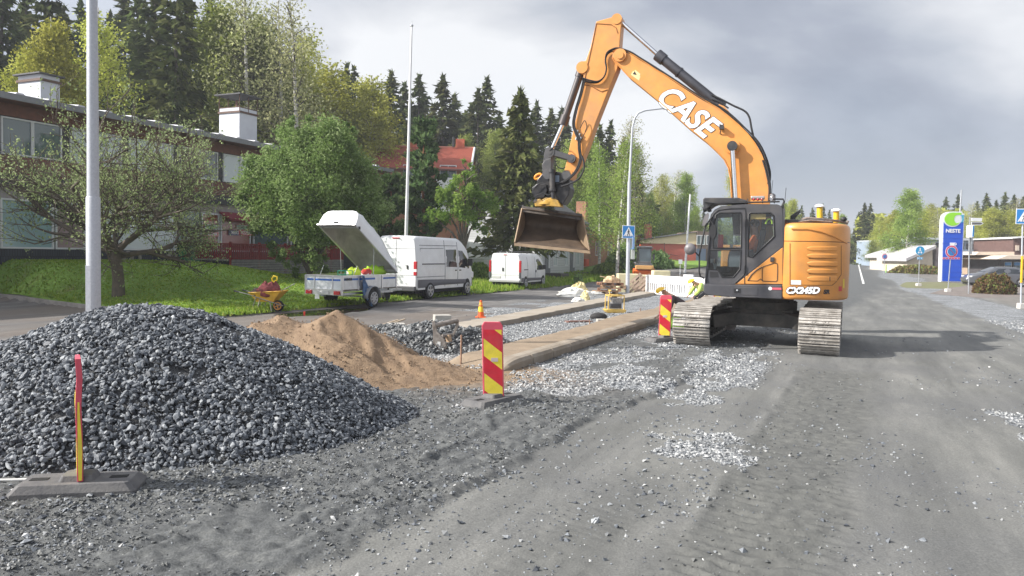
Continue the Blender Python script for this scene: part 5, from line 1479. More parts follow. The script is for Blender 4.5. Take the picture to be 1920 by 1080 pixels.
for a in [(0, 10, -70, 62), (1, 50, -40, 66), (0, 95, -60, 60), (2, -40, -60, 60), (0, 150, 10, 75), (1, 235, -10, 74), (0, 290, -50, 62), (2, 330, -60, 58), (0, 352, -20, 66), (1, 392, 8, 78), (2, 260, -20, 68), (0, 205, 30, 80),
          (2, 120, 20, 84), (1, 455, 60, 88), (0, 575, 125, 92), (2, 600, 180, 96), (1, 646, 128, 90), (0, 662, 132, 94), (2, 727, 140, 88), (0, 752, 162, 92), (1, 782, 146, 90), (0, 829, 148, 86), (2, 850, 182, 92),
          (1, 892, 172, 84), (0, 906, 152, 88), (1, 880, 200, 90), (0, 1003, 196, 90), (2, 1026, 210, 92), (1, 1048, 208, 88), (0, 1060, 235, 92), (2, 1120, 240, 90), (1, 1138, 232, 90), (0, 1165, 262, 96), (0, 700, 190, 100), (1, 808, 200, 98), (2, 930, 215, 92), (0, 790, 185, 100), (2, 870, 215, 102), (1, 960, 225, 100), (0, 985, 238, 104), (2, 1080, 255, 100), (0, 770, 215, 104), (0, 500, 120, 96), (1, 1195, 330, 110), (2, 540, 165, 98)]:
    v_, px, tp_, D = a; forest('s', v_, px, tp_, D, rnd.uniform(1.0, 1.2)*(1.3 if D > 80 else 1), *GS)
forest('s', 1, 328, 150, 52, 1.0, 'small bright spruce poking up behind the brick building roof, left of the white chimney')
for a in [(0, 118, 40, 50, 1.15), (3, 195, 10, 52, 1.2), (0, 75, 95, 54, 1.2), (1, 405, -5, 64, 1.2), (1, 430, 60, 66, 1.3), (2, 470, -30, 66, 1.0), (2, 520, -10, 64, 1.15), (3, 500, 80, 70, 1.5), (0, 550, 120, 72, 1.6), (0, 470, 140, 68, 1.6), (0, 520, 175, 66, 1.7), (1, 492, 25, 66, 1.3), (3, 548, 55, 70, 1.35), (2, 562, -8, 62, 1.25), (2, 455, -40, 62, 1.2), (3, 445, 190, 66, 1.6),
          (0, 618, 112, 74, 1.55), (3, 600, 170, 80, 1.5), (0, 697, 138, 76, 1.45), (3, 685, 190, 74, 1.5), (1, 655, 215, 76, 1.6), (0, 580, 190, 72, 1.7), (1, 640, 240, 70, 1.6), (1, 760, 230, 90, 1.2), (1, 925, 240, 80, 1.0), (1, 870, 250, 78, 1.0),
          (1, 1070, 258, 78, 1.2), (1, 1100, 240, 80, 1.1), (3, 1085, 300, 82, 1.3), (1, 1215, 360, 90, 1.1), (1, 1050, 320, 84, 1.3), (3, 1030, 290, 90, 1.3)]:
    v_, px, tp_, D, rsc = a; forest('b', v_, px, tp_, D, rsc, *GB)
forest('b', 4, 1122, 262, 60, 1.05, 'white stemmed birch left of the tall street lamp, seen beside the bucket')
forest('b', 4, 1158, 250, 57, 1.05, 'white stemmed birch just left of the tall street lamp')
forest('b', 4, 1185, 262, 66, 1.0, 'bushy green birch just behind the tall street lamp')
forest('b', 2, 1165, 215, 66, 1.1, 'thin bare topped birch rising behind the street lamp')
for a in [(3, 1240, 322, 100, 1.2), (2, 1262, 318, 104, 1.5), (1, 1283, 322, 98, 1.1), (0, 1250, 360, 108, 1.5), (3, 1225, 345, 106, 1.3), (1, 1300, 385, 120, 1.3), (2, 1235, 330, 100, 1.2)]:
    v_, px, tp_, D, rsc = a; forest('b', v_, px, tp_, D, rsc, 'birch in the clump above the red and cream building', 'birches behind the red building')
for a in [(0, 1318, 395, 150), (1, 1500, 388, 150), (2, 1520, 392, 160), (0, 1538, 385, 150), (1, 1552, 396, 160), (0, 1345, 400, 160), (2, 1420, 395, 160)]:
    v_, px, tp_, D = a; forest('s', v_, px, tp_, D, 1.3, 'distant spruce behind the excavator', 'spruces behind the excavator')
for a in [(3, 1375, 300, 110, 1.0), (0, 1485, 372, 130, 1.2), (1, 1470, 380, 135, 1.3), (1, 1575, 400, 150, 1.3)]:
    v_, px, tp_, D, rsc = a; forest('b', v_, px, tp_, D, rsc, 'distant birch behind the excavator', 'birches behind the excavator')
for a in [(0, 1616, 383, 125), (1, 1628, 384, 122), (2, 1768, 372, 135), (0, 1790, 368, 138), (1, 1845, 366, 118), (0, 1862, 378, 125), (2, 1880, 364, 120), (0, 1895, 368, 118), (1, 1925, 356, 112), (2, 1745, 386, 140), (0, 1912, 372, 126), (1, 1828, 380, 130), (0, 1608, 400, 135)]:
    v_, px, tp_, D = a; forest('s', v_, px, tp_, D, 1.35, *GS2)
for a in [(3, 1650, 408, 115, 1.5), (0, 1668, 392, 112, 1.5), (3, 1640, 425, 118, 1.4), (0, 1682, 400, 108, 1.4), (0, 1720, 392, 112, 1.5), (3, 1738, 380, 120, 1.5), (2, 1760, 385, 118, 1.6), (0, 1775, 395, 120, 1.5), (2, 1812, 378, 112, 1.6), (0, 1850, 390, 108, 1.9),
          (3, 1868, 385, 112, 1.8), (0, 1885, 392, 108, 1.7), (2, 1905, 370, 108, 1.7), (3, 1830, 395, 112, 1.7), (0, 1930, 380, 104, 1.8), (0, 1800, 400, 125, 1.7), (1, 1660, 440, 104, 1.8), (1, 1635, 450, 112, 1.8), (1, 1680, 450, 100, 1.5)]:
    v_, px, tp_, D, rsc = a; forest('b', v_, px, tp_, D, rsc, *GB2)
forest('b', 1, 1700, 352, 92, 1.45, 'tall fresh green birch left of the blue price pylon')
# scrub under the forest edge so that no bare horizon shows between the stems
def scrub(name, x0, x1, D0, D1, top0, top1, n, m, seed, size=.5):
    r = np.random.RandomState(seed); px = r.uniform(x0, x1, n); D = r.uniform(D0, D1, n)
    dx = np.array([[ray(a, 480).x/ray(a, 480).y] for a in np.linspace(x0, x1, 64)]).ravel()
    x = np.interp(px, np.linspace(x0, x1, 64), dx)*D; hh = (top0 + (top1-top0)*fbm(px*.02, D*.1, 1.0, 3, seed))
    z = zg0(x, D) + r.uniform(0, 1, n)**.8*hh
    V, F_, T = leaf_tris(np.stack([x, D, z], -1), size, r, None, 1.3)
    o = mesh_obj(name, V, F_, m, attrs={'tint': T}); tag(o, kind='stuff')
scrub('forest_undergrowth', -150, 1230, 96, 112, 2, 9, 26000, L_SPR2, 71, .9)
scrub('roadside_scrub', 1240, 1640, 150, 175, 2, 7, 9000, L_BIR2, 72, 1.2)
scrub('distant_wood', 1605, 2050, 128, 150, 5, 13, 30000, L_BIR, 73, .8)
# ------------------------------------------------------------------ buildings
def brick(name, c1, c2, mort, sc=1.0, bw=.5, rh=.25):
    m = bpy.data.materials.new(name); m.use_nodes = True; t = m.node_tree; b = t.nodes['Principled BSDF']
    tcn = N(t, 'ShaderNodeTexCoord'); sp_ = N(t, 'ShaderNodeSeparateXYZ'); Lk(t, tcn.outputs['Object'], sp_.inputs[0])
    cb = N(t, 'ShaderNodeCombineXYZ'); Lk(t, MA(t, 'ADD', sp_.outputs[0], sp_.outputs[1]), cb.inputs[0]); Lk(t, sp_.outputs[2], cb.inputs[1])
    br = N(t, 'ShaderNodeTexBrick'); Lk(t, cb.outputs[0], br.inputs['Vector'])
    br.inputs['Color1'].default_value = (*c1, 1); br.inputs['Color2'].default_value = (*c2, 1); br.inputs['Mortar'].default_value = (*mort, 1)
    br.inputs['Scale'].default_value = sc; br.inputs['Brick Width'].default_value = bw; br.inputs['Row Height'].default_value = rh; br.inputs['Mortar Size'].default_value = .012
    n = N(t, 'ShaderNodeTexNoise', i_Scale=.8, i_Detail=6.0); Lk(t, tcn.outputs['Object'], n.inputs['Vector'])
    mx = N(t, 'ShaderNodeMix', data_type='RGBA', blend_type='MULTIPLY'); mx.inputs[0].default_value = .6; Lk(t, br.outputs[0], mx.inputs[6]); Lk(t, ramp(t, n.outputs[0], [(.3, .65), (.7, 1.25)]), mx.inputs[7])
    Lk(t, mx.outputs[2], b.inputs['Base Color']); b.inputs['Roughness'].default_value = .85
    bp = N(t, 'ShaderNodeBump', i_Strength=.4, i_Distance=.01); Lk(t, br.outputs['Fac'], bp.inputs['Height']); bp.invert = True; Lk(t, bp.outputs[0], b.inputs['Normal'])
    return m
BRICK = brick('red_brown_brick', (.21, .075, .05), (.16, .06, .045), (.14, .10, .09), 1.0, .27, .085)
BRICKO = brick('orange_brick', (.48, .19, .09), (.40, .15, .07), (.30, .22, .18), 1.0, .27, .085)
WOODB = mat('brown_boards', (.18, .07, .042), .7, col2=(.11, .045, .03), vscale=5, streak=False)
WINGL = glass('window_glass', (.10, .14, .15), .04)
SKYGL = glass('window_glass_sky', (.52, .58, .60), .12)  # pale sky reflection put into the glass colour
FRW = mat('frame_white', (.62, .63, .64), .5, var=.1)
DKP = mat('dark_paint', (.035, .036, .042), .6, var=.3)
TILE = brick('dark_plinth_tiles', (.035, .04, .052), (.045, .05, .065), (.02, .02, .025), 1.0, .10, .30)
ROOFD = mat('roof_dark', (.09, .09, .095), .7, var=.3, vscale=4, bump=.3)
bb = thing('brick_shop_building', 'long two storey brown brick building with shop windows and a white chimney, on the left', 'building', st(0, -29.6, 1.18), ROADZ)
FB = Fr(bb)
def brick_building():
    X0, X1 = 6.0, 43.0
    def zz(px, py): return FB.px(px, py, 0).z
    zt, zw, zu1, zu0, zb0, zd0, zs1, zs0 = zz(440, 263), zz(440, 271), zz(440, 290), zz(440, 344), zz(440, 370), zz(440, 386), zz(440, 403), zz(440, 472)
    def xx(px, py=400): return FB.px(px, py, 0).x
    m = MB()
    m.box(((X0+X1)/2, 5.2, (zt-.3)/2 - .4), (X1-X0, 9.9, zt - .3 + .8)); body = m.build('core_wall', BRICK, bb)
    m = MB(); m.box(((X0+X1)/2, .09, (zu1 + zw)/2), (X1-X0, .2, zw - zu1)); m.build('fascia_boards', WOODB, bb)
    m = MB(); m.box(((X0+X1)/2, .09, (zb0 + zu0)/2), (X1-X0, .2, zu0 - zb0)); m.build('brick_band', BRICK, bb)
    m = MB(); m.box(((X0+X1)/2, .05, (zd0 + zb0)/2), (X1-X0, .3, zb0 - zd0)); m.build('shade_band', DKP, bb)  # dark box painting the band of shade above the shop windows
    m = MB(); m.box(((X0+X1)/2, .12, (zd0 + zs1)/2), (X1-X0, .1, zd0 - zs1)); m.build('sign_band', mat('pale_band', (.30, .27, .26), .7, var=.2), bb)
    m = MB(); m.box(((X0+X1)/2, .09, (zs0 - .9)/2 - .0), (X1-X0, .2, zs0 + .9)); m.build('plinth', TILE, bb)
    m = MB(); m.box(((X0+X1)/2, .14, (zu1+zu0)/2), (X1-X0, .06, zu1 - zu0)); m.build('window_band', DKP, bb)
    # roof : low slope, eaves beam, snow humps
    m = MB(); k = [(-.75, zt - .22), (-.75, zt - .02), (5.2, zt + .75), (11, zt - .02), (11, zt - .22), (5.2, zt + .5)]
    m.prism([(a, b) for a, b in k], X0 - .6, X1 + .6, ax='x'); roof = m.build('roof', ROOFD, bb)
    m = MB(); m.box(((X0+X1)/2, -.79, zt - .13), (X1-X0+1.3, .05, .24)); m.build('eaves_trim', mat('eaves_grey', (.22, .225, .24), .6, var=.2), bb)
    m = MB(); m.box(((X0+X1)/2, -.35, zt - .25), (X1-X0+1.1, .8, .05)); m.build('soffit', WOODB, bb)
    m = MB()
    x = X0
    while x < X1: m.prism([(x-.22, 0), (x-.12, .09), (x+.12, .09), (x+.22, 0)], -.45, .2, ax='y'); x += 1.25
    for v in m.v: v.z += zt + .10*(v.y + .75) - .02*0
    m.build('roof_clips', mat('clip_white', (.6, .6, .62), .5), bb)
    # upper windows
    w = xx(420) - xx(338)
    k = 0
    x1 = xx(410)
    for i in range(-1, 11):
        b_ = x1 - i*w; a_ = b_ - (xx(410) - xx(338))
        if a_ < X0: break
        m = MB(); fr_ = .06; zc0, zc1 = zu0 + .03, zu1 - .03
        mid = (a_ + b_)/2
        for (p, q) in ((a_, mid), (mid, b_)):
            m.box(((p+q)/2, .085, zc0 + .03), (q-p-.002, .09, .06)); m.box(((p+q)/2, .085, zc1 - .03), (q-p-.002, .09, .06))
            m.box((p + .03, .083, (zc0+zc1)/2), (.06, .09, zc1 - zc0 - .12)); m.box((q - .033, .083, (zc0+zc1)/2), (.06, .09, zc1 - zc0 - .12))
        wo_ = m.build('window', FRW, bb)
        m = MB(); m.box((mid, .10, (zc0+zc1)/2), (b_-a_-.05, .03, zc1-zc0-.05)); m.build('window_pane', SKYGL if i % 3 else WINGL, wo_)
    # shop front: list of bays in photo pixels
    def bay(a, b, g=SKYGL, z0=None, z1=None):
        xa, xb = xx(a, 440), xx(b, 440); z0 = zs0 if z0 is None else z0; z1 = zs1 if z1 is None else z1
        m = MB(); f = .07
        m.box(((xa+xb)/2, .03, z0 + f/2), (xb-xa, .1, f)); m.box(((xa+xb)/2, .03, z1 - f/2), (xb-xa, .1, f)); m.box((xa + f/2, .028, (z0+z1)/2), (f, .1, z1-z0-2*f)); m.box((xb - f/2 - .003, .028, (z0+z1)/2), (f, .1, z1-z0-2*f))
        o = m.build('shop_window', FRW, bb)
        m = MB(); m.box(((xa+xb)/2, .05, (z0+z1)/2), (xb-xa-.1, .03, z1-z0-.1)); m.build('window_pane', g, o)
    for a, b, g in ((-60, 0, SKYGL), (1, 101, glass('window_glass_teal', (.26, .38, .40), .1)), (104, 160, glass('window_glass_pink', (.34, .25, .25), .1)), (163, 218, SKYGL), (222, 331, SKYGL)): bay(a, b, g)
    # green door
    xa, xb = xx(335, 440), xx(374, 440); zdn = zz(350, 495)
    m = MB(); m.box(((xa+xb)/2, .03, (zdn + zs0)/2 + .02), (xb-xa, .1, zs0 - zdn)); dr = m.build('door', mat('door_green', (.012, .17, .07), .45), bb)
    m = MB(); m.box(((xa+xb)/2, .04, (zs0+zs1)/2 + .01), (xb-xa, .08, zs1-zs0)); m.build('door_glass', glass('door_glass_green', (.03, .09, .06), .05), dr)
    m = MB(); m.box((xb - .1, -.05, zs0 + .1), (.04, .06, .3)); m.build('handle', STEEL, dr)
    m = MB(); m.box(((xa+xb)/2, -.02, zs0 + .55), (.30, .02, .35)); m.build('notice', LETW, dr)
    bay(378, 411, glass('window_glass_brown', (.28, .11, .07), .12)); bay(414, 470, glass('window_glass_red', (.30, .10, .08), .12)); bay(475, 540, WINGL); bay(545, 620, WINGL)
    # awning and shop lettering
    xa = xx(411, 400); m = MB(); m.prism([(-.9, zs1 - .25), (0, zs1 + .12), (0, zs1 + .02), (-.86, zs1 - .35)], xa, xa + 5.5, ax='x'); m.build('awning', mat('awning_red', (.22, .03, .04), .8), bb)
    wm = bb.matrix_world
    def sgn(px, py, s, size, mt, back, bw, bh):
        p = FB.px(px, py, 0); m = MB(); m.box((p.x, -.025, p.z), (bw, .02, bh)); q = m.build('shop_sign', back, bb)
        o = text_mesh('lettering', s, None, (p.x, -.04, p.z), (1, 0, 0), (0, 0, 1), size, mt, world=False, bold=.006); o.parent = q
    SG = mat('sign_green', (.30, .55, .38), .5); SP_ = mat('sign_pink', (.62, .25, .25), .5); SN = mat('sign_navy', (.05, .05, .12), .5)
    sgn(395.5, 425, 'KEBAB', .20, SG, mat('sign_pale', (.5, .6, .52), .5), .8, .22)
    sgn(395.5, 431.5, 'MEKS', .20, SN, mat('sign_pale', (.5, .6, .52), .5), .75, .20)
    sgn(395.5, 439, 'PIZZERIA', .18, LETW, SP_, .95, .22)
    sgn(440, 436.5, 'MEKS', .22, LETW, SN, .9, .26)
    sgn(462, 437, 'PIZZERIA', .22, LETW, mat('sign_red', (.55, .08, .10), .5), 1.2, .26)
    sgn(453, 426, 'KEBAB', .20, SG, mat('sign_pale', (.5, .6, .52), .5), .75, .20)
    # chimneys
    def chim(px0, pxm, px1, ytop, ybot, dep, hood):
        Fa = FB.px(pxm, ytop, dep); ch = MB(); xa = FB.px(pxm, ytop, dep).x
        xw = FB.px(px1, ytop, dep).x - xa
        zt_ = Fa.z; 
        d0 = 1.5
        ch.box((xa + xw/2, dep + d0/2, (zt_ + zt)/2 + .15), (xw, d0, zt_ - zt + .3)); c = ch.build('chimney', mat('render_white', (.62, .64, .68), .8, var=.06, vscale=2), roof, bevel=.01)
        m = MB(); m.box((xa + xw/2, dep + d0/2, zt_ + .06), (xw + .12, d0 + .12, .1)); m.build('chimney_collar', mat('collar_brown', (.12, .07, .05), .7), c)
        if hood:
            m = MB(); 
            for u in (0, .5, 1):
                for v in (0, 1): m.tube([(xa + xw*u, dep + d0*v, zt_ + .1), (xa + xw*u, dep + d0*v, zt_ + 1.0)], .022, 5)
            for v in (0, 1): m.tube([(xa, dep + d0*v, zt_ + .32), (xa + xw, dep + d0*v, zt_ + .32)], .02, 5)
            for u in (0, 1): m.tube([(xa + xw*u, dep, zt_ + .32), (xa + xw*u, dep + d0, zt_ + .32)], .02, 5)
            m.tube([(xa + .3, dep + .5, zt_ + .1), (xa + .3, dep + .5, zt_ + .75)], .06, 8); m.tube([(xa + .9, dep + .9, zt_ + .1), (xa + .9, dep + .9, zt_ + .6)], .06, 8)
            m.build('cage', mat('rust_brown', (.14, .075, .05), .7), c)
            m = MB(); m.box((xa + xw/2, dep + d0/2, zt_ + 1.03), (xw + .35, d0 + .4, .06)); m.build('chimney_hood', ROOFD, c)
        else:
            m = MB(); m.box((xa + xw/2, dep + d0/2, zt_ + .32), (xw + .3, d0 + .3, .06)); 
            for u in (.1, .9): m.box((xa + xw*u, dep + .15, zt_ + .2), (.08, .08, .2))
            m.build('chimney_hood', ROOFD, c)
    chim(413, 449, 482, 211, 265, 1.6, True)
    chim(38, 76, 112, 151, 195, 2.2, False)
    m = MB()
    for px in (240, 255, 323):
        p = FB.px(px, 496, -.45); p.z = -.0 + 0
        q = [(p.x + .20*math.cos(a), -.45, .28 + .22*math.sin(a)) for a in [math.pi*i/8 for i in range(9)]]
        m = MB(); m.tube([(q[0][0], -.45, -.25)] + q + [(q[-1][0], -.45, -.25)], .075, 8); m.build('vent_pipe', mat('pipe_concrete', (.26, .23, .21), .9, var=.2), bb)
brick_building()
# deck with red railing
dk = thing('wooden_deck', 'red picket railing on a grey board deck beside the shop building', 'deck', st(27.5, -27.0, .3), ROADZ)
FD = Fr(dk)
def deck():
    a = FD.px(434, 487, 0); zt = FD.px(434, 457, 0).z; zb = a.z; x0 = a.x; x1 = FD.px(640, 500, 0).x + .2
    RED = mat('red_stain', (.20, .018, .018), .7, var=.3, vscale=6); GB_ = mat('grey_boards', (.20, .19, .18), .85, var=.35, vscale=4)
    m = MB(); x = x0
    while x < x1: m.box((x, 0, (zt+zb)/2), (.085, .02, zt - zb - .04)); x += .135
    m.build('railing_pickets', RED, dk)
    m = MB(); m.box(((x0+x1)/2, 0, zt), (x1-x0+.1, .09, .05)); m.box(((x0+x1)/2, .025, zb + .06), (x1-x0, .03, .09)); m.box(((x0+x1)/2, .025, zt - .14), (x1-x0, .03, .09)); m.build('railing_rail', RED, dk)
    m = MB(); x = x0
    while x < x1 + .1: m.box((x, .05, (zt - 1.2)/2 + .3), (.1, .1, zt + .8)); x += 1.9
    m.build('railing_post', RED, dk)
    for yy in range(1):
        m = MB(); y = 0
        while y < 2.4: m.box((x0, y, (zt+zb)/2), (.02, .085, zt-zb-.04)); y += .135
        m.box((x0, 1.2, zt), (.09, 2.4, .05)); m.build('railing_end', RED, dk)
    m = MB(); z = zb - .06
    while z > -.9: m.box(((x0+x1)/2, .01, z), (x1-x0, .03, .105)); z -= .125
    m.build('skirt_boards', GB_, dk)
    m = MB(); m.box(((x0+x1)/2, 1.25, zb - .02), (x1-x0, 2.4, .08)); m.build('deck_floor', GB_, dk)
    for i in range(4):
        p = FD.px(446 + i*15, 500 + i*6, -.9 + 0*i); m = MB(); 
        q = [(p.x + .9*math.cos(b) * (1), p.y + .5*math.sin(b)) for b in [2*math.pi*k/10 + .2 for k in range(10)]]
        s_ = thing('stone_step', ['topmost', 'second from the top', 'third from the top', 'lowest'][i] + ' of the dark stone steps leading up to the red railed deck', 'step', dk.matrix_world @ Vector((p.x, p.y, 0)), ROADZ, 'stone steps')
        zz_ = (dk.matrix_world @ p).z; s_.location.z = zz_; bpy.context.view_layer.update()
        m = MB(); m.prism([(.95*math.cos(b), .5*math.sin(b)) for b in [2*math.pi*k/9 + i for k in range(9)]], -.5, 0, ax='z'); m.build('slab', mat('step_stone', (.09, .09, .095), .9, var=.3, vscale=5), s_, bevel=.02)
deck()
def house(name, label, cat, loc, rz): return thing(name, label, cat, loc, rz)
def winframe(par, x, y, z, w, h, frame=FRW, g=WINGL, name='window', mull=1, t=.07, depth=.05, sgn=-1):
    m = MB(); m.box((x, y, z - h/2 + t/2), (w, depth, t)); m.box((x, y, z + h/2 - t/2), (w, depth, t)); m.box((x - w/2 + t/2, y, z), (t, depth, h - 2*t - .002)); m.box((x + w/2 - t/2, y, z), (t, depth, h - 2*t - .002))
    for i in range(mull): m.box((x - w/2 + w*(i+1)/(mull+1), y, z), (t*.7, depth, h - 2*t - .002))
    o = m.build(name, frame, par); m = MB(); m.box((x, y + .012, z), (w - .05, .02, h - .05)); m.build('window_pane', g, o); return o
# red roofed house behind the pines
def red_house():
    D = 72; a = at(690, 312, D); b = at(862, 312, D); zr = at(780, 275, D+5).z; x0, x1 = a.x, b.x + .6; ze = a.z
    t = house('red_roofed_house', 'tall brick house with a red tiled roof, behind the flagpole and the pines', 'house', (x0, D, zg(x0, D) - .5), 0); z0 = t.location.z
    w = x1 - x0 ; h = ze - z0; hr = zr - z0
    m = MB(); m.box((w/2, 5, h/2), (w, 10, h)); m.prism([(0, h), (10, h), (5, hr - .2)], .02, w - .02, ax='x'); m.build('wall', BRICKO, t)
    RT = mat('roof_tiles_red', (.37, .088, .05), .75, col2=(.26, .065, .04), vscale=9, bump=.6, bscale=14)
    m = MB()
    for s_ in (0, 1):
        y0, y1 = (-.7, 5) if not s_ else (10.7, 5)
        n = 26
        for i in range(n):
            u0, u1 = i/n, (i+1)/n; za, zb_ = h - .25 + (hr - h + .25)*u0, h - .25 + (hr - h + .25)*u1; ya, yb = y0 + (y1-y0)*u0, y0 + (y1-y0)*u1
            m.add([(-.5, ya, za + .05), (w + .5, ya, za + .05), (w + .5, yb, zb_), (-.5, yb, zb_), (-.5, ya, za - .06), (w+.5, ya, za - .06)], [(0, 1, 2, 3), (0, 4, 5, 1)])
    roof = m.build('roof', RT, t)
    m = MB(); m.box((w/2, 5, hr + .03), (w + 1, .25, .12)); m.build('ridge', mat('ridge_pale', (.55, .25, .18), .7), roof)
    m = MB(); m.tube([(w + .52, -.7, h - .2), (w + .52, 5, hr)], .12, 6); m.build('barge_board', FRW, roof)
    for px in (720, 772, 863):
        p = at(px, 268, D+5); m = MB(); m.box((p.x - x0, 5.2, hr + .35), (.9 if px > 760 else 1.4, .8, 1.0)); m.build('chimney', mat('chimney_red', (.5, .13, .07), .8, var=.2), roof)
    m = MB(); p = at(851, 268, D + 5); m.cyl((p.x - x0, 4.6, hr), (p.x - x0, 4.6, hr + 1.0), .12, n=8); m.build('flue', DKP, roof)
    m = MB(); p = at(713, 312, D); m.box((w/2, -.75, h - .2), (w + 1, .1, .14)); m.build('gutter', mat('gutter_dark', (.16, .07, .06), .6), roof)
    for px, py, ww in ((838, 353, 2.0), (833, 396, 2.2), (765, 352, 1.6), (775, 396, 1.6)):
        p = at(px, py, D - 1); m = MB(); m.box((p.x - x0, -.7, p.z - z0), (ww, 1.4, .2)); m.box((p.x - x0, -1.38, p.z - z0 + .5), (ww, .05, .9)); m.build('balcony', mat('balcony_white', (.6, .6, .6), .6), t)
        winframe(t, p.x - x0, -.02, p.z - z0 + 1.6, ww*.8, 1.4)
    for px, py in ((725, 345), (725, 395), (800, 352), (800, 400)):
        p = at(px, py, D); winframe(t, p.x - x0, -.02, p.z - z0, 1.3, 1.4)
red_house()
# grey wooden house
def grey_house():
    c = at(1004, 500, 52); c.z = 0; s_, t_ = to_st(c.x, c.y)
    gz_ = zg(c.x, c.y) - .1
    t = house('grey_wooden_house', 'pale grey boarded house with white framed windows behind the small white van', 'house', (c.x, c.y, gz_), ROADZ)
    F = Fr(t); Fx = Fr(t, 'x')
    L = F.px(1092, 490, 0).x; Wd = Fx.px(874, 490, 0).y; h = 4.1
    BO = bpy.data.materials.new('grey_clapboard'); BO.use_nodes = True; tt = BO.node_tree; b = tt.nodes['Principled BSDF']
    tcn = N(tt, 'ShaderNodeTexCoord'); sp_ = N(tt, 'ShaderNodeSeparateXYZ'); Lk(tt, tcn.outputs['Object'], sp_.inputs[0])
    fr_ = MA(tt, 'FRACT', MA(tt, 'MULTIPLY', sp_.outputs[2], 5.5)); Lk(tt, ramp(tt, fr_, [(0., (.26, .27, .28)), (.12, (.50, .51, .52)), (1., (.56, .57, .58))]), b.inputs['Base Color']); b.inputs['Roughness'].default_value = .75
    bp = N(tt, 'ShaderNodeBump', i_Strength=.8, i_Distance=.02); Lk(tt, fr_, bp.inputs['Height']); Lk(tt, bp.outputs[0], b.inputs['Normal'])
    m = MB(); m.box((L/2, Wd/2, h/2 + .25), (L, Wd, h)); m.prism([(0, h + .25), (Wd, h + .25), (Wd/2, h + 2.2)], .0, L, ax='x'); m.build('wall', BO, t)
    m = MB(); m.box((L/2, Wd/2, -.1), (L + .06, Wd + .06, .7)); m.build('plinth', mat('plinth_grey', (.25, .25, .25), .9, var=.2), t)
    m = MB()
    for sy in (0, 1):
        y0 = -.5 if not sy else Wd + .5; z0_ = h + .05; 
        m.add([(-.4, y0, z0_), (L+.4, y0, z0_), (L+.4, Wd/2, h + 2.3), (-.4, Wd/2, h + 2.3), (-.4, y0, z0_ + .12), (L+.4, y0, z0_ + .12), (L+.4, Wd/2, h + 2.42), (-.4, Wd/2, h + 2.42)], [(0, 1, 2, 3), (4, 5, 6, 7), (0, 1, 5, 4), (0, 3, 7, 4), (1, 2, 6, 5)])
    m.build('roof', ROOFD, t)
    m = MB(); m.box((-.02, -.02, h/2 + .2), (.16, .16, h)); m.box((L + .02, -.02, h/2 + .2), (.12, .12, h)); m.build('corner_board', FRW, t)
    for px in (1012, 1041, 1062, 1083):
        p = F.px(px, 478, -.02); winframe(t, p.x, -.03, p.z - .05, .85 if px > 1020 else 1.1, 1.6, t=.10, g=SKYGL)
    for px in (1026.5, 1073):
        p = F.px(px, 485, 0); m = MB(); m.box((p.x, -.02, 1.45), (1.0, .06, 2.1)); d_ = m.build('door', mat('door_grey', (.14, .15, .16), .6), t); m = MB(); m.box((p.x + .25, -.06, 1.35), (.3, .03, 1.2)); m.build('door_panel', FRW, d_)
        m = MB(); m.bar((p.x + .45, -.05, 2.7), (p.x + .9, -1.0, 3.3), .07); m.bar((p.x - .45, -.05, 2.7), (p.x - .2, -1.0, 3.3), .07); m.box((p.x + .1, -.6, 3.4), (1.8, 1.3, .08)); m.build('porch_roof', mat('porch_grey', (.2, .2, .2), .7), t)
        m = MB(); m.box((p.x + .2, -.7, .15), (1.6, 1.2, .5)); m.build('porch_step', mat('porch_dark', (.09, .08, .075), .8), t)
    p = Fx.px(893, 468, 0)
    m = MB(); y_, z_ = p.y, p.z; m.box((-.03, y_, z_), (.05, 1.25, 1.35)); w_ = m.build('window', FRW, t); m = MB(); m.box((-.065, y_, z_), (.02, 1.05, 1.15)); m.build('window_blind', mat('blind_white', (.8, .8, .8), .6), w_)
grey_house()
def orange_house():
    c = at(1094, 500, 63); t = house('orange_brick_building', 'orange brick building half hidden by birches between the bucket and the lamp', 'building', (c.x, c.y, zg(c.x, c.y) - .2), ROADZ)
    F = Fr(t); L = F.px(1200, 480, 0).x; zt = F.px(1150, 436, 0).z
    m = MB(); m.box((L/2, 3, zt/2), (L, 6, zt)); m.build('wall', BRICKO, t); m = MB(); m.box((L/2, 3, zt + .1), (L + .5, 6.5, .2)); m.build('roof', ROOFD, t)
    p = F.px(1102, 378, 1.0); m = MB(); m.box((p.x, 1.5, p.z/2), (.7, .9, p.z)); m.build('chimney', BRICKO, t)
    for i in range(4): winframe(t, L*(.2 + .2*i), -.02, zt*.55, 1.3, 1.3)
    p = F.px(1098, 492, -.3); m = MB(); m.cyl((p.x, -.3, p.z - .3), (p.x, -.3, p.z + .3), .3, n=12); m.build('bin', mat('bin_orange', (.6, .09, .03), .5), t)
orange_house()
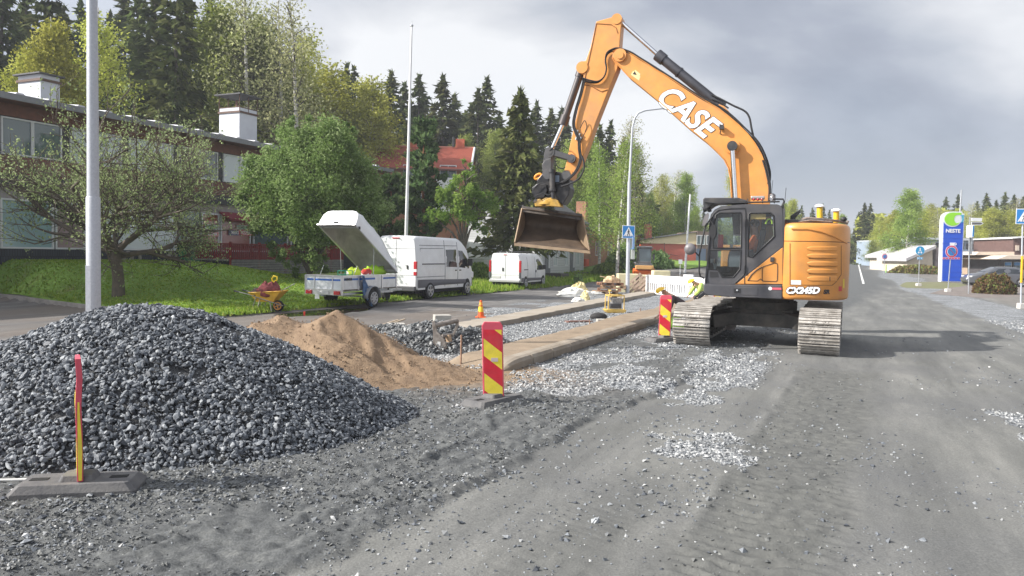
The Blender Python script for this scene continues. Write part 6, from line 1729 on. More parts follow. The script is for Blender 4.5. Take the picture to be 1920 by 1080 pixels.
def red_cream():
    D = 78; a = at(1200, 490, D); t = house('red_and_cream_building', 'low building with a red wall, cream fascia and red chimney behind the street lamp', 'building', (a.x, D, 0), R_(2))
    F = Fr(t); t.location.z = zg(a.x, D) - .4; bpy.context.view_layer.update(); F = Fr(t)
    P = lambda px, py, c=0: F.p2(px, py, c)
    m = MB(); q = [P(1202, 456), P(1305, 458), P(1305, 492), P(1202, 492)]; q[2] = (q[2][0], -1.2); q[3] = (q[3][0], -1.2); m.prism(q, 0, 9); m.build('wall', mat('red_render', (.46, .125, .10), .8, var=.12, vscale=1.2), t)
    m = MB(); m.prism([P(1200, 451), P(1305, 436), P(1305, 458.2), P(1214, 456.2), P(1200, 456.2)], -.12, 9.2); m.build('fascia', mat('cream_boards', (.66, .54, .38), .7, var=.06), t)
    m = MB(); m.prism([P(1199, 450.6), P(1306, 435.6), P(1306, 434.8), P(1199, 449.6)], -.3, 9.4); m.build('roof', ROOFD, t)
    q = [P(1211, 450, 2), P(1222, 450, 2), P(1222, 420, 2), P(1211, 420, 2)]; m = MB(); m.prism(q, 2, 2.8); m.build('chimney', mat('chimney_brick', (.42, .13, .09), .8, var=.2), t)
    q = [P(1211, 420, 2), P(1222, 420, 2), P(1222, 416, 2), P(1211, 416, 2)]; m = MB(); m.prism(q, 1.95, 2.85); m.build('chimney_cap', DKP, t)
    m = MB(); q = [P(1305.5, 433), P(1345, 436), P(1345, 494), P(1305.5, 494)]; q[2] = (q[2][0], -1.2); q[3] = (q[3][0], -1.2); m.prism(q, -.4, 8); w = m.build('brown_annex', mat('annex_brown', (.16, .12, .10), .8, var=.2), t)
    for px in (1312, 1330):
        p = P(px, 450); winframe(t, p[0], -.43, p[1], .9, 1.0)
    p = P(1312, 478); m = MB(); m.box((p[0], -.45, p[1]), (1.0, .06, 1.3)); m.build('door', mat('door_blue', (.10, .13, .2), .6), t)
    m = MB(); p0, p1 = P(1245, 484, -.5), P(1275, 484, -.5); 
    m.tube([(p0[0], -.5, p0[1] - .5), (p0[0], -.5, p0[1] + 1.6)], .03, 5); m.tube([(p0[0], -.5, p0[1] + .5), (p1[0], -.5, p1[1] + .2)], .02, 5); m.build('ramp_rail', DKP, t)
red_cream()
def right_side():
    # warehouse
    D = 103; a = at(1712, 470, D); t = house('warehouse', 'long low grey blue hall behind the filling station', 'warehouse', (a.x, D, zg(a.x, D) - .5), R_(-4)); F = Fr(t)
    x1 = F.px(1985, 470, 0).x; z1 = F.px(1712, 449, 0).z; z0 = F.px(1712, 470, 0).z
    m = MB(); m.box((x1/2, 10, z1/2), (x1, 20, z1)); m.build('wall', mat('hall_wall', (.27, .33, .40), .6, var=.1, vscale=.6), t)
    m = MB(); m.box((x1/2, -.05, z1 + .15), (x1 + 1, .6, .3)); m.box((x1/2, 10, z1 + .1), (x1, 20.4, .15)); m.build('roof_edge', mat('roof_edge_pale', (.5, .53, .56), .5), t)
    for i in range(14): 
        xx_ = x1*(i+.5)/14; m = MB(); m.box((xx_, -.03, z1 - .8), (x1/14*.8, .08, .8)); m.build('window_band', DKP, t)
    m = MB(); m.tube([(x1*.07, 3, z1), (x1*.07, 3, z1 + 3), (x1*.07 + 1, 3, z1 + 3)], .06, 5); m.build('roof_mast', STEEL, t)
    # cream sheds
    D = 92
    for k, (pa, pb, pts) in enumerate((( 'cream shed with a long sloping roof standing left of the blue pylon', 0, [(1675, 507), (1675, 484), (1747, 462), (1752, 462), (1752, 507)]), ('second cream shed, with a brown edged roof, just left of the blue pylon', -5, [(1702, 512), (1702, 490), (1748, 468), (1750, 512)]))):
        a = at(pts[0][0], 505, D + pb); t = house('cream_shed', pa, 'shed', (a.x, D + pb, zg(a.x, D + pb) - .6), 0); F = Fr(t)
        q = [F.p2(x, y, 0) for x, y in pts]; q = [(x, z if i not in (0, len(q)-1) else 0) for i, (x, z) in enumerate(q)]
        m = MB(); m.prism(q, 0, 6); m.build('wall', mat('cream_render', (.60, .53, .42), .8, var=.08), t)
        m = MB(); r_ = [(q[1][0] - .5, q[1][1]), (q[2][0] + .1, q[2][1] + .15), (q[2][0] + .1, q[2][1] + .5), (q[1][0] - .5, q[1][1] + .35)]; m.prism(r_, -.6, 6.4); m.build('roof', mat('shed_roof', (.42, .41, .42), .6, var=.15), t)
        if k: 
            m = MB(); p = F.p2(1728, 501, 0); m.box((p[0], -.04, p[1]), (1.2, .08, .6)); m.build('window', DKP, t)
        m = MB(); xx_ = q[-1][0]; m.box((xx_ + 1.3, 1, 1.8), (2.2, 2, 3.6)); m.build('annex', mat('annex_mixed', (.25, .22, .22), .8, var=.5, vscale=1), t)
    # filling station
    D = 84; a = at(1815, 515, D); t = house('filling_station', 'filling station with cream canopy roofs and bright green pillars, right edge', 'filling station', (a.x, D, zg(a.x, D) - .5), R_(-3)); F = Fr(t)
    q = lambda x, y, c=0: F.p2(x, y, c)
    def bx(pts, c0, c1, nm, m_, floor=False, par=None):
        pp = [q(x, y, c0) for x, y in pts]
        if floor: lo_ = min(p[1] for p in pp); pp = [(x, 0 if z < lo_ + .2 else z) for x, z in pp]
        m = MB(); m.prism(pp, c0, c1); return m.build(nm, m_, par or t)
    CR = mat('canopy_cream', (.62, .52, .42), .6, var=.05); GR = mat('pillar_green', (.16, .50, .03), .4); BG = mat('station_beige', (.44, .33, .24), .8, var=.1)
    bx([(1829, 478), (1835, 472), (1902, 472), (1902, 478)], -3, 8, 'canopy_roof', CR)
    bx([(1815, 505), (1815, 484), (1856, 484), (1856, 505)], 2, 8, 'wall', BG, True)
    bx([(1815, 515), (1815, 496), (1832, 496), (1832, 515)], 1.9, 2.0, 'shop_window', WINGL); bx([(1838, 515), (1838, 495), (1855, 495), (1855, 515)], 1.85, 1.95, 'shop_window', WINGL)
    bx([(1838, 484), (1838, 478), (1854, 478), (1854, 484)], 1.8, 1.9, 'upper_window', WINGL)
    for x in (1857, 1872): bx([(x, 515), (x, 478), (x + 4.5, 478), (x + 4.5, 515)], -1.5, -1, 'pillar', GR, True)
    bx([(1862, 515), (1862, 480), (1872, 480), (1872, 515)], 1, 1.5, 'dark_doors', DKP, True)
    bx([(1900, 486), (1900, 447), (1940, 444), (1940, 486)], 1.0, 9, 'brown_tower', mat('tower_brown', (.13, .075, .065), .8, var=.2)); bx([(1899, 447.5), (1940, 444), (1940, 442.5), (1899, 445.5)], .7, 9, 'tower_trim', FRW)
    bx([(1905, 470), (1905, 460), (1911, 460), (1911, 470)], .9, 1.0, 'tower_window', CR)
    bx([(1869, 486), (1890, 479), (1950, 478), (1950, 486)], -6, 6, 'shop_canopy', CR)
    bx([(1875, 514), (1875, 486), (1950, 486), (1950, 514)], -4, 5, 'shop_wall', mat('shop_dark', (.07, .065, .07), .7, var=.3), True)
    for x in (1884, 1901): bx([(x, 508), (x, 491), (x + 13, 491), (x + 13, 508)], -4.1, -4.02, 'shop_window', FRW); 
    for x in (1885, 1902):
        bx([(x, 507), (x, 498), (x + 11, 498), (x + 11, 507)], -4.2, -4.12, 'window_pane', WINGL); bx([(x, 497.6), (x, 492), (x + 11, 492), (x + 11, 497.6)], -4.2, -4.12, 'blue_poster', mat('poster_blue', (.10, .30, .62), .5))
    bx([(1866, 520), (1866, 511), (1950, 511), (1950, 520)], -5.5, -5.2, 'low_brick_wall', mat('low_wall', (.38, .26, .2), .85, var=.2), True)
right_side()
# ------------------------------------------------------------------ vehicles
TYRE = mat('tyre', (.022, .022, .023), .9, var=.3, vscale=10)
RIM = mat('alloy_rim', (.42, .43, .45), .35, .8)
VGL = glass('vehicle_glass', (.018, .022, .026), .03)
DARKU = mat('underbody_dark', (.012, .012, .013), .9)
PLATE_W = mat('plate_white', (.72, .72, .70), .5)
def wheel(par, x, y, z, r, w=.2, side=1, rim=RIM, spokes=5):
    t = MB(); t.tube([(x, y - w/2, z), (x, y - w/2 + .02, z), (x, y + w/2 - .02, z), (x, y + w/2, z)], [r*.93, r, r, r*.93], 24)
    wh = t.build('wheel', TYRE, par)
    m = MB(); yo = y + side*(w/2 + .004)
    m.tube([(x, yo - side*.03, z), (x, yo, z)], [r*.66, r*.66], 20); rm = m.build('rim_dish', mat('rim_dark', (.06, .06, .065), .5, .4), wh)
    m = MB()
    for k in range(spokes):
        a = 2*math.pi*k/spokes + .3; m.bar((x + math.cos(a)*r*.1, yo + side*.008, z + math.sin(a)*r*.1), (x + math.cos(a)*r*.64, yo + side*.008, z + math.sin(a)*r*.64), r*.17, .02, up=(0, 1, 0))
    m.tube([(x + math.cos(a)*r*.64, yo + side*.006, z + math.sin(a)*r*.64) for a in [2*math.pi*i/20 for i in range(21)]], .022, 6); m.cyl((x, yo, z), (x, yo + side*.02, z), r*.17, n=12)
    m.build('rim', rim, wh)
def van(name, label, cat, loc, rz, L, W, H, prof, zsill, belt, wheels, wr, glasses, lower_dark, rear_lamps, tumble=.12, paint=WHITEP, rear_bright=None):
    """prof(x) -> roof height; x from the rear (0) to the nose (L). Local x forward, y left"""
    t = thing(name, label, cat, loc, rz)
    n = 34; rings = []
    def hw(x):    # half width in plan
        e = W/2
        if x > L*.80: e -= (W/2*.22)*((x - L*.80)/(L*.2))**2.2
        if x < .10: e -= .05*(1 - x/.10)
        return e
    def side(x, z):
        """half width at height z"""
        e = hw(x); zt = prof(x); b = belt
        if z <= b: return e - .02*max(0, (b - z)/b)**2
        u = (z - b)/max(.05, H - b); return e - tumble*u**1.6
    for i in range(n+1):
        x = L*i/n if i not in (0,) else 0.0
        if i == n: x = L
        zt = prof(x); z0 = zsill + (.12 if i in (0, n) else 0); ring = []
        zs_ = [z0] + [z0 + (zt - .16 - z0)*k/9 for k in range(1, 10)]
        pts = [(side(x, z), z) for z in zs_]
        e = pts[-1][0]; rr = min(.16, e*.4)
        pts += [(e - rr*(1 - math.cos(a)), zt - .16 + .16*math.sin(a)) for a in (R_(25), R_(50), R_(75))]
        pts += [(e*.45, zt + .015), (0, zt + .02)]
        full_ = [(x, y, z) for y, z in pts] + [(x, -y, z) for y, z in pts[-2::-1]]
        rings.append(full_)
    m = MB(); m.loft(rings, smooth=True)
    body = m.build('body', paint, t)
    es = body.modifiers.new('es', 'EDGE_SPLIT'); es.split_angle = R_(38)
    def patch(pts, sgn, off, nm, mt, par=t, sub=6):
        """panel lying on the body side, outline in (x, z)"""
        c = (sum(p[0] for p in pts)/len(pts), sum(p[1] for p in pts)/len(pts)); m = MB(); vs = []; k = len(pts)
        for q in (1.0, .55, .0):
            for p in pts:
                X = c[0] + (p[0]-c[0])*q; Z = c[1] + (p[1]-c[1])*q; vs.append((X, sgn*(side(X, Z) + off), Z))
        fs = []
        for r0 in (0, 1):
            for i in range(k): j = (i+1) % k; fs.append((r0*k+i, r0*k+j, (r0+1)*k+j, (r0+1)*k+i))
        m.add(vs, fs, 0, True); return m.build(nm, mt, par, fix=False)
    for sg in (1, -1):
        for pts, nm in glasses: patch(pts, sg, .006, nm, VGL)
        if lower_dark: patch(lower_dark, sg, .012, 'rubbing_strip', mat('strip_grey', (.10, .10, .115), .6))
        for wx in wheels:      # arch
            patch([(wx + (wr*1.18)*math.cos(a), max(zsill - .02, wr + wr*1.22*math.sin(a))) for a in [math.pi*i/12 for i in range(13)]], sg, .008, 'wheel_arch', DARKU)
            wheel(t, wx, sg*(W/2 - .10), wr, wr, .23, sg)
    m = MB(); m.box((L/2, 0, zsill - .06), (L*.92, W*.8, .2)); m.build('underbody', DARKU, t)
    return t, side, hw, patch
def seam(t, pts, w=.012, mt=None, nm='door_seam'):
    m = MB(); m.tube(pts, w, 4); return m.build(nm, mt or mat('seam_grey', (.16, .17, .19), .6), t)
# --- large high-roofed van
def big_van():
    L, W, H = 5.75, 1.95, 2.62
    def prof(x):
        if x < .12: return H - .10*(1 - x/.12)
        if x < 3.9: return H
        if x < 4.75: u = (x-3.9)/.85; return H - .42*u**1.6
        if x < 5.15: u = (x-4.75)/.4; return H - .42 - .72*u
        u = (x-5.15)/.6; return 1.46 - .10*u - .42*u**2.6
    a = gp(802, 561); b = gp(868, 554); d = (b - a); d.z = 0; hd = d.normalized(); rz = math.atan2(hd.y, hd.x)
    left = Vector((-hd.y, hd.x, 0))
    wb0, wb1 = 1.15, 4.75
    loc = a - hd*wb0 + left*(W/2 - .1)
    gl = [([(2.62, 1.35), (2.62, 2.10), (3.62, 2.12), (3.66, 1.33)], 'side_window'), ([(3.86, 1.32), (3.84, 2.08), (4.25, 2.06), (4.72, 1.72), (4.98, 1.36), (4.9, 1.25)], 'cab_window')]
    t, side, hw, patch = van('high_roof_van', 'white high roofed van parked in front of the open car trailer', 'van', loc, rz, L, W, H, prof, .42, 1.3, (wb0, wb1), .36, gl, [(.12, .50), (.12, .84), (5.5, .84), (5.6, .66), (5.4, .50)], None)
    y = -1
    RL = MB()
    for sg in (1, -1):
        m = MB(); m.box((.03, sg*(W/2 - .075), 1.30), (.10, .14, .58)); rl = m.build('rear_lamp', REDL, t, bevel=.02)
        m = MB(); m.box((-.004, sg*(W/2 - .075), 1.22), (.04, .145, .11)); m.build('lamp_white_band', mat('lamp_white', (.7, .68, .68), .3), rl)
        seam(t, [(.02, sg*(side(.2, .95) + .003), .95), (2.55, sg*(side(2, .95) + .003), .95)])
        seam(t, [(3.75, sg*(side(3.7, z) + .004), z) for z in (.5, 1.0, 1.4, 1.8, 2.2, 2.45)]); seam(t, [(2.5, sg*(side(2.5, z) + .004), z) for z in (.5, 1.0, 1.4, 1.8, 2.2, 2.5)])
        seam(t, [(.45, sg*(side(1, 1.48) + .01), 1.48), (2.5, sg*(side(1, 1.48) + .01), 1.48)], .022, BLACKP, 'door_rail'); seam(t, [(.3, sg*(side(1, 2.25) + .004), 2.25), (3.7, sg*(side(3, 2.25) + .004), 2.28)])
        seam(t, [(.35, sg*(side(1, 2.1) + .004), 1.6), (.35, sg*(side(1, 2.1) + .004), 2.12), (2.4, sg*(side(2, 2.1) + .004), 2.15)], .010)
        m = MB(); m.box((4.75, sg*(W/2 + .13), 1.55), (.14, .22, .34)); m.box((4.8, sg*(W/2), 1.42), (.06, .2, .06)); m.build('wing_mirror', BLACKP, t, bevel=.03)
        for x in (3.55, 3.98): m = MB(); m.box((x, sg*(side(x, 1.2) + .015), 1.19), (.16, .03, .05)); m.build('door_handle', BLACKP, t, bevel=.008)
        m = MB(); m.box((5.6, sg*.72, .95), (.25, .25, .3)); m.build('headlight', mat('lamp_white', (.7, .68, .68), .3), t, bevel=.04)
    seam(t, [(-.003, 0, .6), (-.003, 0, 2.45)], .01); seam(t, [(-.004, -.9, 1.02), (-.004, .9, 1.02)], .006); seam(t, [(-.004, -.86, 2.1), (-.004, .86, 2.1)], .006)
    m = MB(); m.box((-.03, 0, .47), (.16, W - .06, .2)); m.build('rear_bumper', mat('bumper_grey', (.06, .06, .068), .6), t, bevel=.03)
    m = MB(); m.box((-.02, -.55, 1.35), (.03, .06, .16)); m.box((-.02, .1, 1.15), (.03, .16, .06)); m.build('rear_handle', BLACKP, t, bevel=.01)
    m = MB(); m.box((-.02, .35, .92), (.015, .5, .11)); m.build('licence_plate', PLATE_W, t)
    m = MB(); m.box((-.005, 0, H - .09), (.05, .34, .05)); m.build('third_brake_lamp', REDL, t, bevel=.01)
    m = MB(); m.add([(4.78, -.72, prof(4.78) - .0), (4.78, .72, prof(4.78) - .0), (5.12, .78, prof(5.12) + .03), (5.12, -.78, prof(5.12) + .03)], [(0, 1, 2, 3)]); 
    for v in m.v: v.z += .03
    m.build('windscreen', VGL, t, fix=False)
    m = MB(); m.box((3.15, 0, 1.42), (.3, 1.2, .12)); m.build('cabin_shelf', mat('shelf_green', (.1, .3, .12), .7), t)
    m = MB(); m.box((2.2, -W/2 + .15, .46), (2.6, .08, .06)); m.build('side_step', BLACKP, t)
    m = MB(); 
    for sg in (1, -1): 
        m = MB(); m.box((.86, sg*(W/2 - .12), .28), (.03, .2, .26)); m.build('mud_flap', BLACKP, t); m = MB(); m.box((4.42, sg*(W/2 - .12), .28), (.03, .2, .26)); m.build('mud_flap', BLACKP, t)
    return t
BV = big_van()
# --- small van
def small_van():
    L, W, H = 4.7, 1.88, 1.94
    def prof(x):
        if x < .10: return H - .08*(1 - x/.10)
        if x < 3.0: return H
        if x < 3.6: u = (x-3.0)/.6; return H - .26*u**1.6
        if x < 4.1: u = (x-3.6)/.5; return H - .26 - .52*u
        u = (x-4.1)/.6; return 1.16 - .06*u - .32*u**2.4
    a = gp(985, 542); hd = Vector((RD[0]*.93, RD[1], 0)).normalized(); hd = Vector((.36, .93, 0)).normalized(); rz = math.atan2(hd.y, hd.x); left = Vector((-hd.y, hd.x, 0))
    rl_ = gp(923.5, 538)
    loc = a + left*(W/2) - hd*.75 ; loc.z = a.z
    gl = [([(2.62, 1.02), (2.58, 1.62), (3.05, 1.66), (3.55, 1.34), (3.8, 1.02)], 'cab_window')]
    t, side, hw, patch = van('small_van', 'small white panel van seen from behind, parked by the grass near the grey house', 'van', loc, rz, L, W, H, prof, .34, 1.0, (.78, 3.75), .31, gl, [(.1, .38), (.1, .60), (4.3, .60), (4.4, .38)], None, tumble=.14)
    for sg in (1, -1):
        m = MB(); m.box((.03, sg*(W/2 - .06), 1.22), (.12, .13, .66)); m.build('rear_lamp', REDL, t, bevel=.03)
        m = MB(); m.box((-.0, sg*(W/2 - .05), .74), (.1, .12, .34)); m.build('bumper_corner', mat('bumper_grey', (.06, .06, .068), .6), t, bevel=.02)
        m = MB(); m.box((3.55, sg*(W/2 + .13), 1.18), (.12, .22, .26)); m.build('wing_mirror', BLACKP, t, bevel=.03)
        m = MB(); m.box((2.45, sg*(side(2.4, 1.0) + .01), .95), (.1, .03, .14)); m.build('door_handle', BLACKP, t, bevel=.01)
        seam(t, [(2.35, sg*(side(2.3, z) + .004), z) for z in (.5, .9, 1.3, 1.75)]); seam(t, [(1.1, sg*(side(1.3, z) + .004), z) for z in (.5, .9, 1.3, 1.75)])
        seam(t, [(.5, sg*(side(1, 1.05) + .012), 1.05), (1.1, sg*(side(1, 1.05) + .012), 1.05)], .025, BLACKP, 'door_rail')
    seam(t, [(-.004, -.02, .5), (-.004, -.02, 1.82)], .009); seam(t, [(-.004, -.8, .74), (-.004, .8, .74)], .005)
    m = MB(); m.box((-.03, 0, .42), (.14, W - .08, .14)); m.build('rear_bumper', mat('bumper_pale', (.35, .35, .36), .5), t, bevel=.03)
    m = MB(); m.box((-.015, .12, 1.05), (.03, .09, .2)); m.build('rear_handle', BLACKP, t, bevel=.02)
    m = MB(); m.box((-.015, .50, .62), (.015, .5, .11)); m.build('licence_plate', mat('plate_grey', (.5, .5, .5), .5), t)
    m = MB(); m.box((-.01, 0, 1.86), (.03, .2, .04)); m.build('third_brake_lamp', REDL, t)
    m = MB()
    for x in (.6, 1.5, 2.4): m.tube([(x, -.7, H + .1), (x, .7, H + .1)], .02, 6); m.tube([(x, -.7, H), (x, -.7, H + .1)], .02, 6); m.tube([(x, .7, H), (x, .7, H + .1)], .02, 6)
    m.build('roof_rack', BLACKP, t)
small_van()
# --- grey car behind the shrub
def car():
    L, W, H = 4.6, 1.82, 1.50
    def prof(x):
        if x < .5: return .98 + .20*(x/.5)**.6
        if x < 1.25: return 1.18 + .30*math.sin((x-.5)/.75*math.pi/2)
        if x < 2.4: return 1.48 + .02*math.sin((x-1.25)/1.15*math.pi)
        if x < 3.5: return 1.48 - .50*((x-2.4)/1.1)**1.35
        u = (x-3.5)/1.1; return .98 - .10*u - .28*u**3
    p = gp(1832, 535)
    gl = [([(.75, .98), (1.0, 1.34), (1.75, 1.40), (1.8, .98)], 'rear_side_window'), ([(1.86, .98), (1.82, 1.40), (2.4, 1.38), (3.15, 1.0)], 'front_side_window')]
    rz = math.atan2(.25, -1) 
    hd = Vector((math.cos(rz), math.sin(rz), 0))
    t, side, hw, patch = van('grey_car', 'grey estate car parked beside the blue pylon, half behind the brown shrub', 'car', p - hd*3.6, rz, L, W, H, prof, .24, .92, (.85, 3.6), .31, gl, None, None, tumble=.24, paint=mat('grey_car_paint', (.13, .135, .15), .3, .5, coat=.6))
    for sg in (1, -1):
        m = MB(); m.box((.1, sg*.72, .86), (.25, .3, .15)); m.build('tail_lamp', REDL, t, bevel=.03); m = MB(); m.box((4.35, sg*.66, .70), (.3, .35, .13)); m.build('headlight', mat('lamp_white', (.7, .68, .68), .3), t, bevel=.03); m = MB(); m.box((2.95, sg*1.0, 1.0), (.12, .2, .12)); m.build('wing_mirror', BLACKP, t, bevel=.02)
    m = MB(); m.add([(2.5, -.6, prof(2.5) + .03), (2.5, .6, prof(2.5) + .03), (3.4, .68, prof(3.4) + .03), (3.4, -.68, prof(3.4) + .03)], [(0, 1, 2, 3)]); m.build('windscreen', VGL, t, fix=False)
car()
# --- trailer with raised hard top
def trailer():
    TP = lambda px, py, z: (lambda d: Vector((0, 0, CAMH)) + d*((z - CAMH)/d.z))(ray(px, py))
    hd = Vector((.40, .915, 0)).normalized(); rz = math.atan2(hd.y, hd.x); left = Vector((-hd.y, hd.x, 0))
    w = gp(697, 576)                       # right wheel on the ground
    W_, L_ = 1.5, 3.3
    loc = w + left*(.88) - hd*1.55; loc.z = 0
    t = thing('car_trailer', 'open box trailer with tilted up white lid coupled behind the high roofed van', 'trailer', loc, rz)
    SIDE = mat('trailer_steel', (.55, .57, .60), .35, .7, var=.15, vscale=5); ALU = mat('aluminium_edge', (.6, .6, .62), .3, .8); BLU = mat('sticker_blue', (.03, .12, .42), .5)
    z0, z1 = .66, 1.10
    for sg in (1, -1):
        m = MB(); m.box((L_/2, sg*(W_/2), (z0+z1)/2), (L_, .03, z1 - z0)); o = m.build('side_panel', SIDE, t)
        m = MB(); m.box((L_*.30, sg*(W_/2 + .018), z1 - .10), (L_*.55, .006, .07)); m.box((L_*.85, sg*(W_/2 + .018), z1 - .10), (L_*.26, .006, .06)); m.build('stripe', BLU, o)
        m = MB()
        for x in (0, .9, 2.35, L_): m.box((x, sg*(W_/2 + .012), (z0+z1)/2), (.05, .05, z1-z0 + .04))
        m.box((L_/2, sg*(W_/2 + .01), z1 + .02), (L_, .05, .035)); m.build('panel_edge', ALU, t)
    m = MB(); m.box((-.0, 0, (z0+z1)/2), (.03, W_, z1-z0)); o = m.build('tailgate', mat('trailer_white', (.66, .68, .70), .4, .2, var=.1), t)
    m = MB(); m.box((-.02, 0, z1 - .12), (.006, W_*.92, .06)); m.build('stripe', BLU, o)
    m = MB()
    for y in (-W_/2, -W_/4 , W_/4, W_/2): m.box((-.02, y, (z0+z1)/2), (.04, .035, z1-z0 + .03))
    m.box((-.02, 0, z1 + .02), (.05, W_, .035)); m.box((-.02, 0, z0 - .01), (.05, W_, .04)); m.build('panel_edge', ALU, t)
    m = MB(); m.box((L_, 0, (z0+z1)/2), (.03, W_, z1-z0)); m.build('front_panel', SIDE, t)
    m = MB(); m.box((L_/2, 0, z0 - .02), (L_, W_, .03)); m.build('floor', mat('trailer_floor', (.12, .1, .08), .8), t)
    m = MB(); m.box((.0, 0, .55), (.08, W_ + .02, .16)); o = m.build('light_bar', ALU, t)
    for sg in (1, -1): m = MB(); m.box((-.06, sg*(W_/2 - .17), .55), (.05, .24, .13)); m.build('tail_lamp', REDL, o, bevel=.01)
    m = MB(); m.box((-.06, -.02, .55), (.02, .45, .11)); m.build('licence_plate', mat('plate_grey', (.5, .5, .5), .5), o)
    m = MB(); m.box((-.07, .22, .40), (.015, .18, .15)); m.build('warning_plate', PLATE_W, t)
    for sg in (1, -1):
        wheel(t, 1.55, sg*.88, .32, .32, .18, sg, mat('rim_steel', (.45, .45, .46), .5, .5), 8)
        m = MB(); q = [(1.55 + .43*math.cos(a), .32 + .43*math.sin(a)) for a in [math.pi*i/10 for i in range(11)]]
        rings = [[(x, sg*y, z) for x, z in q] for y in (.77, 1.0)]; m.loft(rings, cap=False, closed=False); o = m.build('mudguard', mat('mudguard_grey', (.22, .24, .27), .6), t, fix=False); so = o.modifiers.new('s', 'SOLIDIFY'); so.thickness = .02
    m = MB(); m.bar((L_, .5, .5), (L_ + 1.2, 0, .48), .06, .08); m.bar((L_, -.5, .5), (L_ + 1.2, 0, .48), .06, .08); m.bar((L_ + 1.1, 0, .48), (L_ + 1.55, 0, .48), .07, .07); m.bar((.1, .6, .5), (L_, .6, .5), .05, .08); m.bar((.1, -.6, .5), (L_, -.6, .5), .05, .08); m.bar((1.55, -.85, .36), (1.55, .85, .36), .06, .06); m.build('drawbar', STEEL, t)
    m = MB(); m.tube([(L_ + .8, .12, .28), (L_ + .8, .28, .28)], .2, 16); m.tube([(L_ + .8, .1, .4), (L_ + .8, .1, .7)], .03, 8); m.build('jockey_wheel', TYRE, t)
    # lid : shell hinged at the front top edge
    ang = R_(32); LL = 3.15; WL = 1.56; HL = .68
    ca, sa = math.cos(ang), math.sin(ang)
    def lp(u, y, h):     # u from hinge towards the free (rear) edge, h = height of the shell
        x = L_ + .03 - u*ca + h*sa; z = z1 + .08 + u*sa + h*ca; return Vector((x, y, z))
    rings_o, rings_i = [], []
    n = 16
    for i in range(n+1):
        u = LL*i/n; e = 1.0
        hh = HL*(.25 + .75*min(1, i/n/.45)**.8)
        if i/n > .80: q = (i/n - .80)/.20; hh = HL*(1 - .12*q**2)
        hh = max(hh, .05) + (.04 if .25 < i/n < .9 and i % 4 == 2 else 0)
        def ring(sh, ww, d):
            pts = [(ww, 0), (ww - .01, sh*.35), (ww - .05, sh*.72), (ww - .17, sh*.94), (ww - .34, sh)]
            return [lp(u + d, y, h) for y, h in pts] + [lp(u + d, -y, h) for y, h in pts[::-1]]
        rings_o.append(ring(hh, WL/2, 0)); rings_i.append(ring(hh - .03, WL/2 - .03, 0))
    m = MB(); m.loft(rings_o, cap=True, closed=False); 
    LIDW = mat('lid_white', (.74, .76, .78), .35, var=.05, coat=.3); 
    lid = m.build('lid', LIDW, t, fix=False)
    m = MB(); m.loft(rings_i[:-1], cap=True, closed=False); m.build('lid_lining', mat('lid_inside', (.46, .45, .43), .75, var=.25, vscale=2), lid, fix=False)
    m = MB(); k = WL/2
    m.tube([lp(0, k, 0), lp(LL + .04, k, 0), lp(LL + .04, -k, 0), lp(0, -k, 0), lp(0, k, 0)], .03, 6, smooth=False); m.build('lid_rim', ALU, lid)
    m = MB(); p = lp(LL + .06, 0, .06); m.box(p, (.05, .16, .06)); m.build('lid_handle', BLACKP, lid)
    m = MB(); p = lp(LL*.93, -k - .03, .03); m.box(p, (.07, .04, .1)); m.build('lid_latch', BLACKP, lid)
    for sg in (1, -1):
        m = MB(); m.tube([(1.9, sg*.70, z1), lp(LL*.55, sg*.72, 0)], .014, 5); m.tube([(.7, sg*.7, z1 + .02), (.9, sg*.71, z1 + .35)], .010, 5); m.build('gas_strut', STEEL, t)
    text_mesh('lettering', 'MAJAVA', t, t.matrix_world @ Vector((.42, -W_/2 - .03, z1 - .10)), hd, (0, 0, 1), .13, LETB, bold=.004) if False else None
    text_mesh('lettering', 'HUMUR', t, t.matrix_world @ Vector((.30, -W_/2 - .03, z1 - .10)), hd, (0, 0, 1), .12, LETB, bold=.004)
    M4 = t.matrix_world
    # cargo
    def cargo(name, lab, cat, x, y, z, fn):
        c = thing(name, lab, cat, M4 @ Vector((x, y, z)), rz); fn(c)
    HV = mat('hivis_yellow', (.62, .80, .05), .7)
    def lump(c, rx, ry, rzz, m_, nm, seed, n=14):
        mb = MB(); r = random.Random(seed); rings = []
        for i in range(1, 8):
            a = math.pi*i/8; rings.append([(math.sin(a)*math.cos(2*math.pi*j/n)*rx*(1 + r.uniform(-.22, .22)), math.sin(a)*math.sin(2*math.pi*j/n)*ry*(1 + r.uniform(-.22, .22)), (1 - math.cos(a))*rzz/2*(1 + r.uniform(-.2, .2))) for j in range(n)])
        mb.loft(rings, smooth=True); return mb.build(nm, m_, c)
    cargo('work_jacket', 'crumpled yellow hi-vis jacket in the middle of the trailer', 'jacket', 1.1, -.45, z1 - .12, lambda c: lump(c, .30, .2, .42, HV, 'cloth', 1))
    cargo('work_vest', 'lime green hi-vis heap at the front end of the trailer', 'jacket', 2.7, -.2, z1 - .12, lambda c: lump(c, .6, .3, .45, mat('hivis_lime', (.40, .72, .03), .7), 'cloth', 2))
    cargo('fuel_can', 'red and white canister lying between the yellow heaps on the trailer', 'canister', 1.9, -.4, z1 - .12, lambda c: (lump(c, .26, .14, .36, mat('red_plastic', (.55, .06, .05), .4), 'body', 3), lump(c, .30, .16, .24, PLATE_W, 'cloth', 4)))
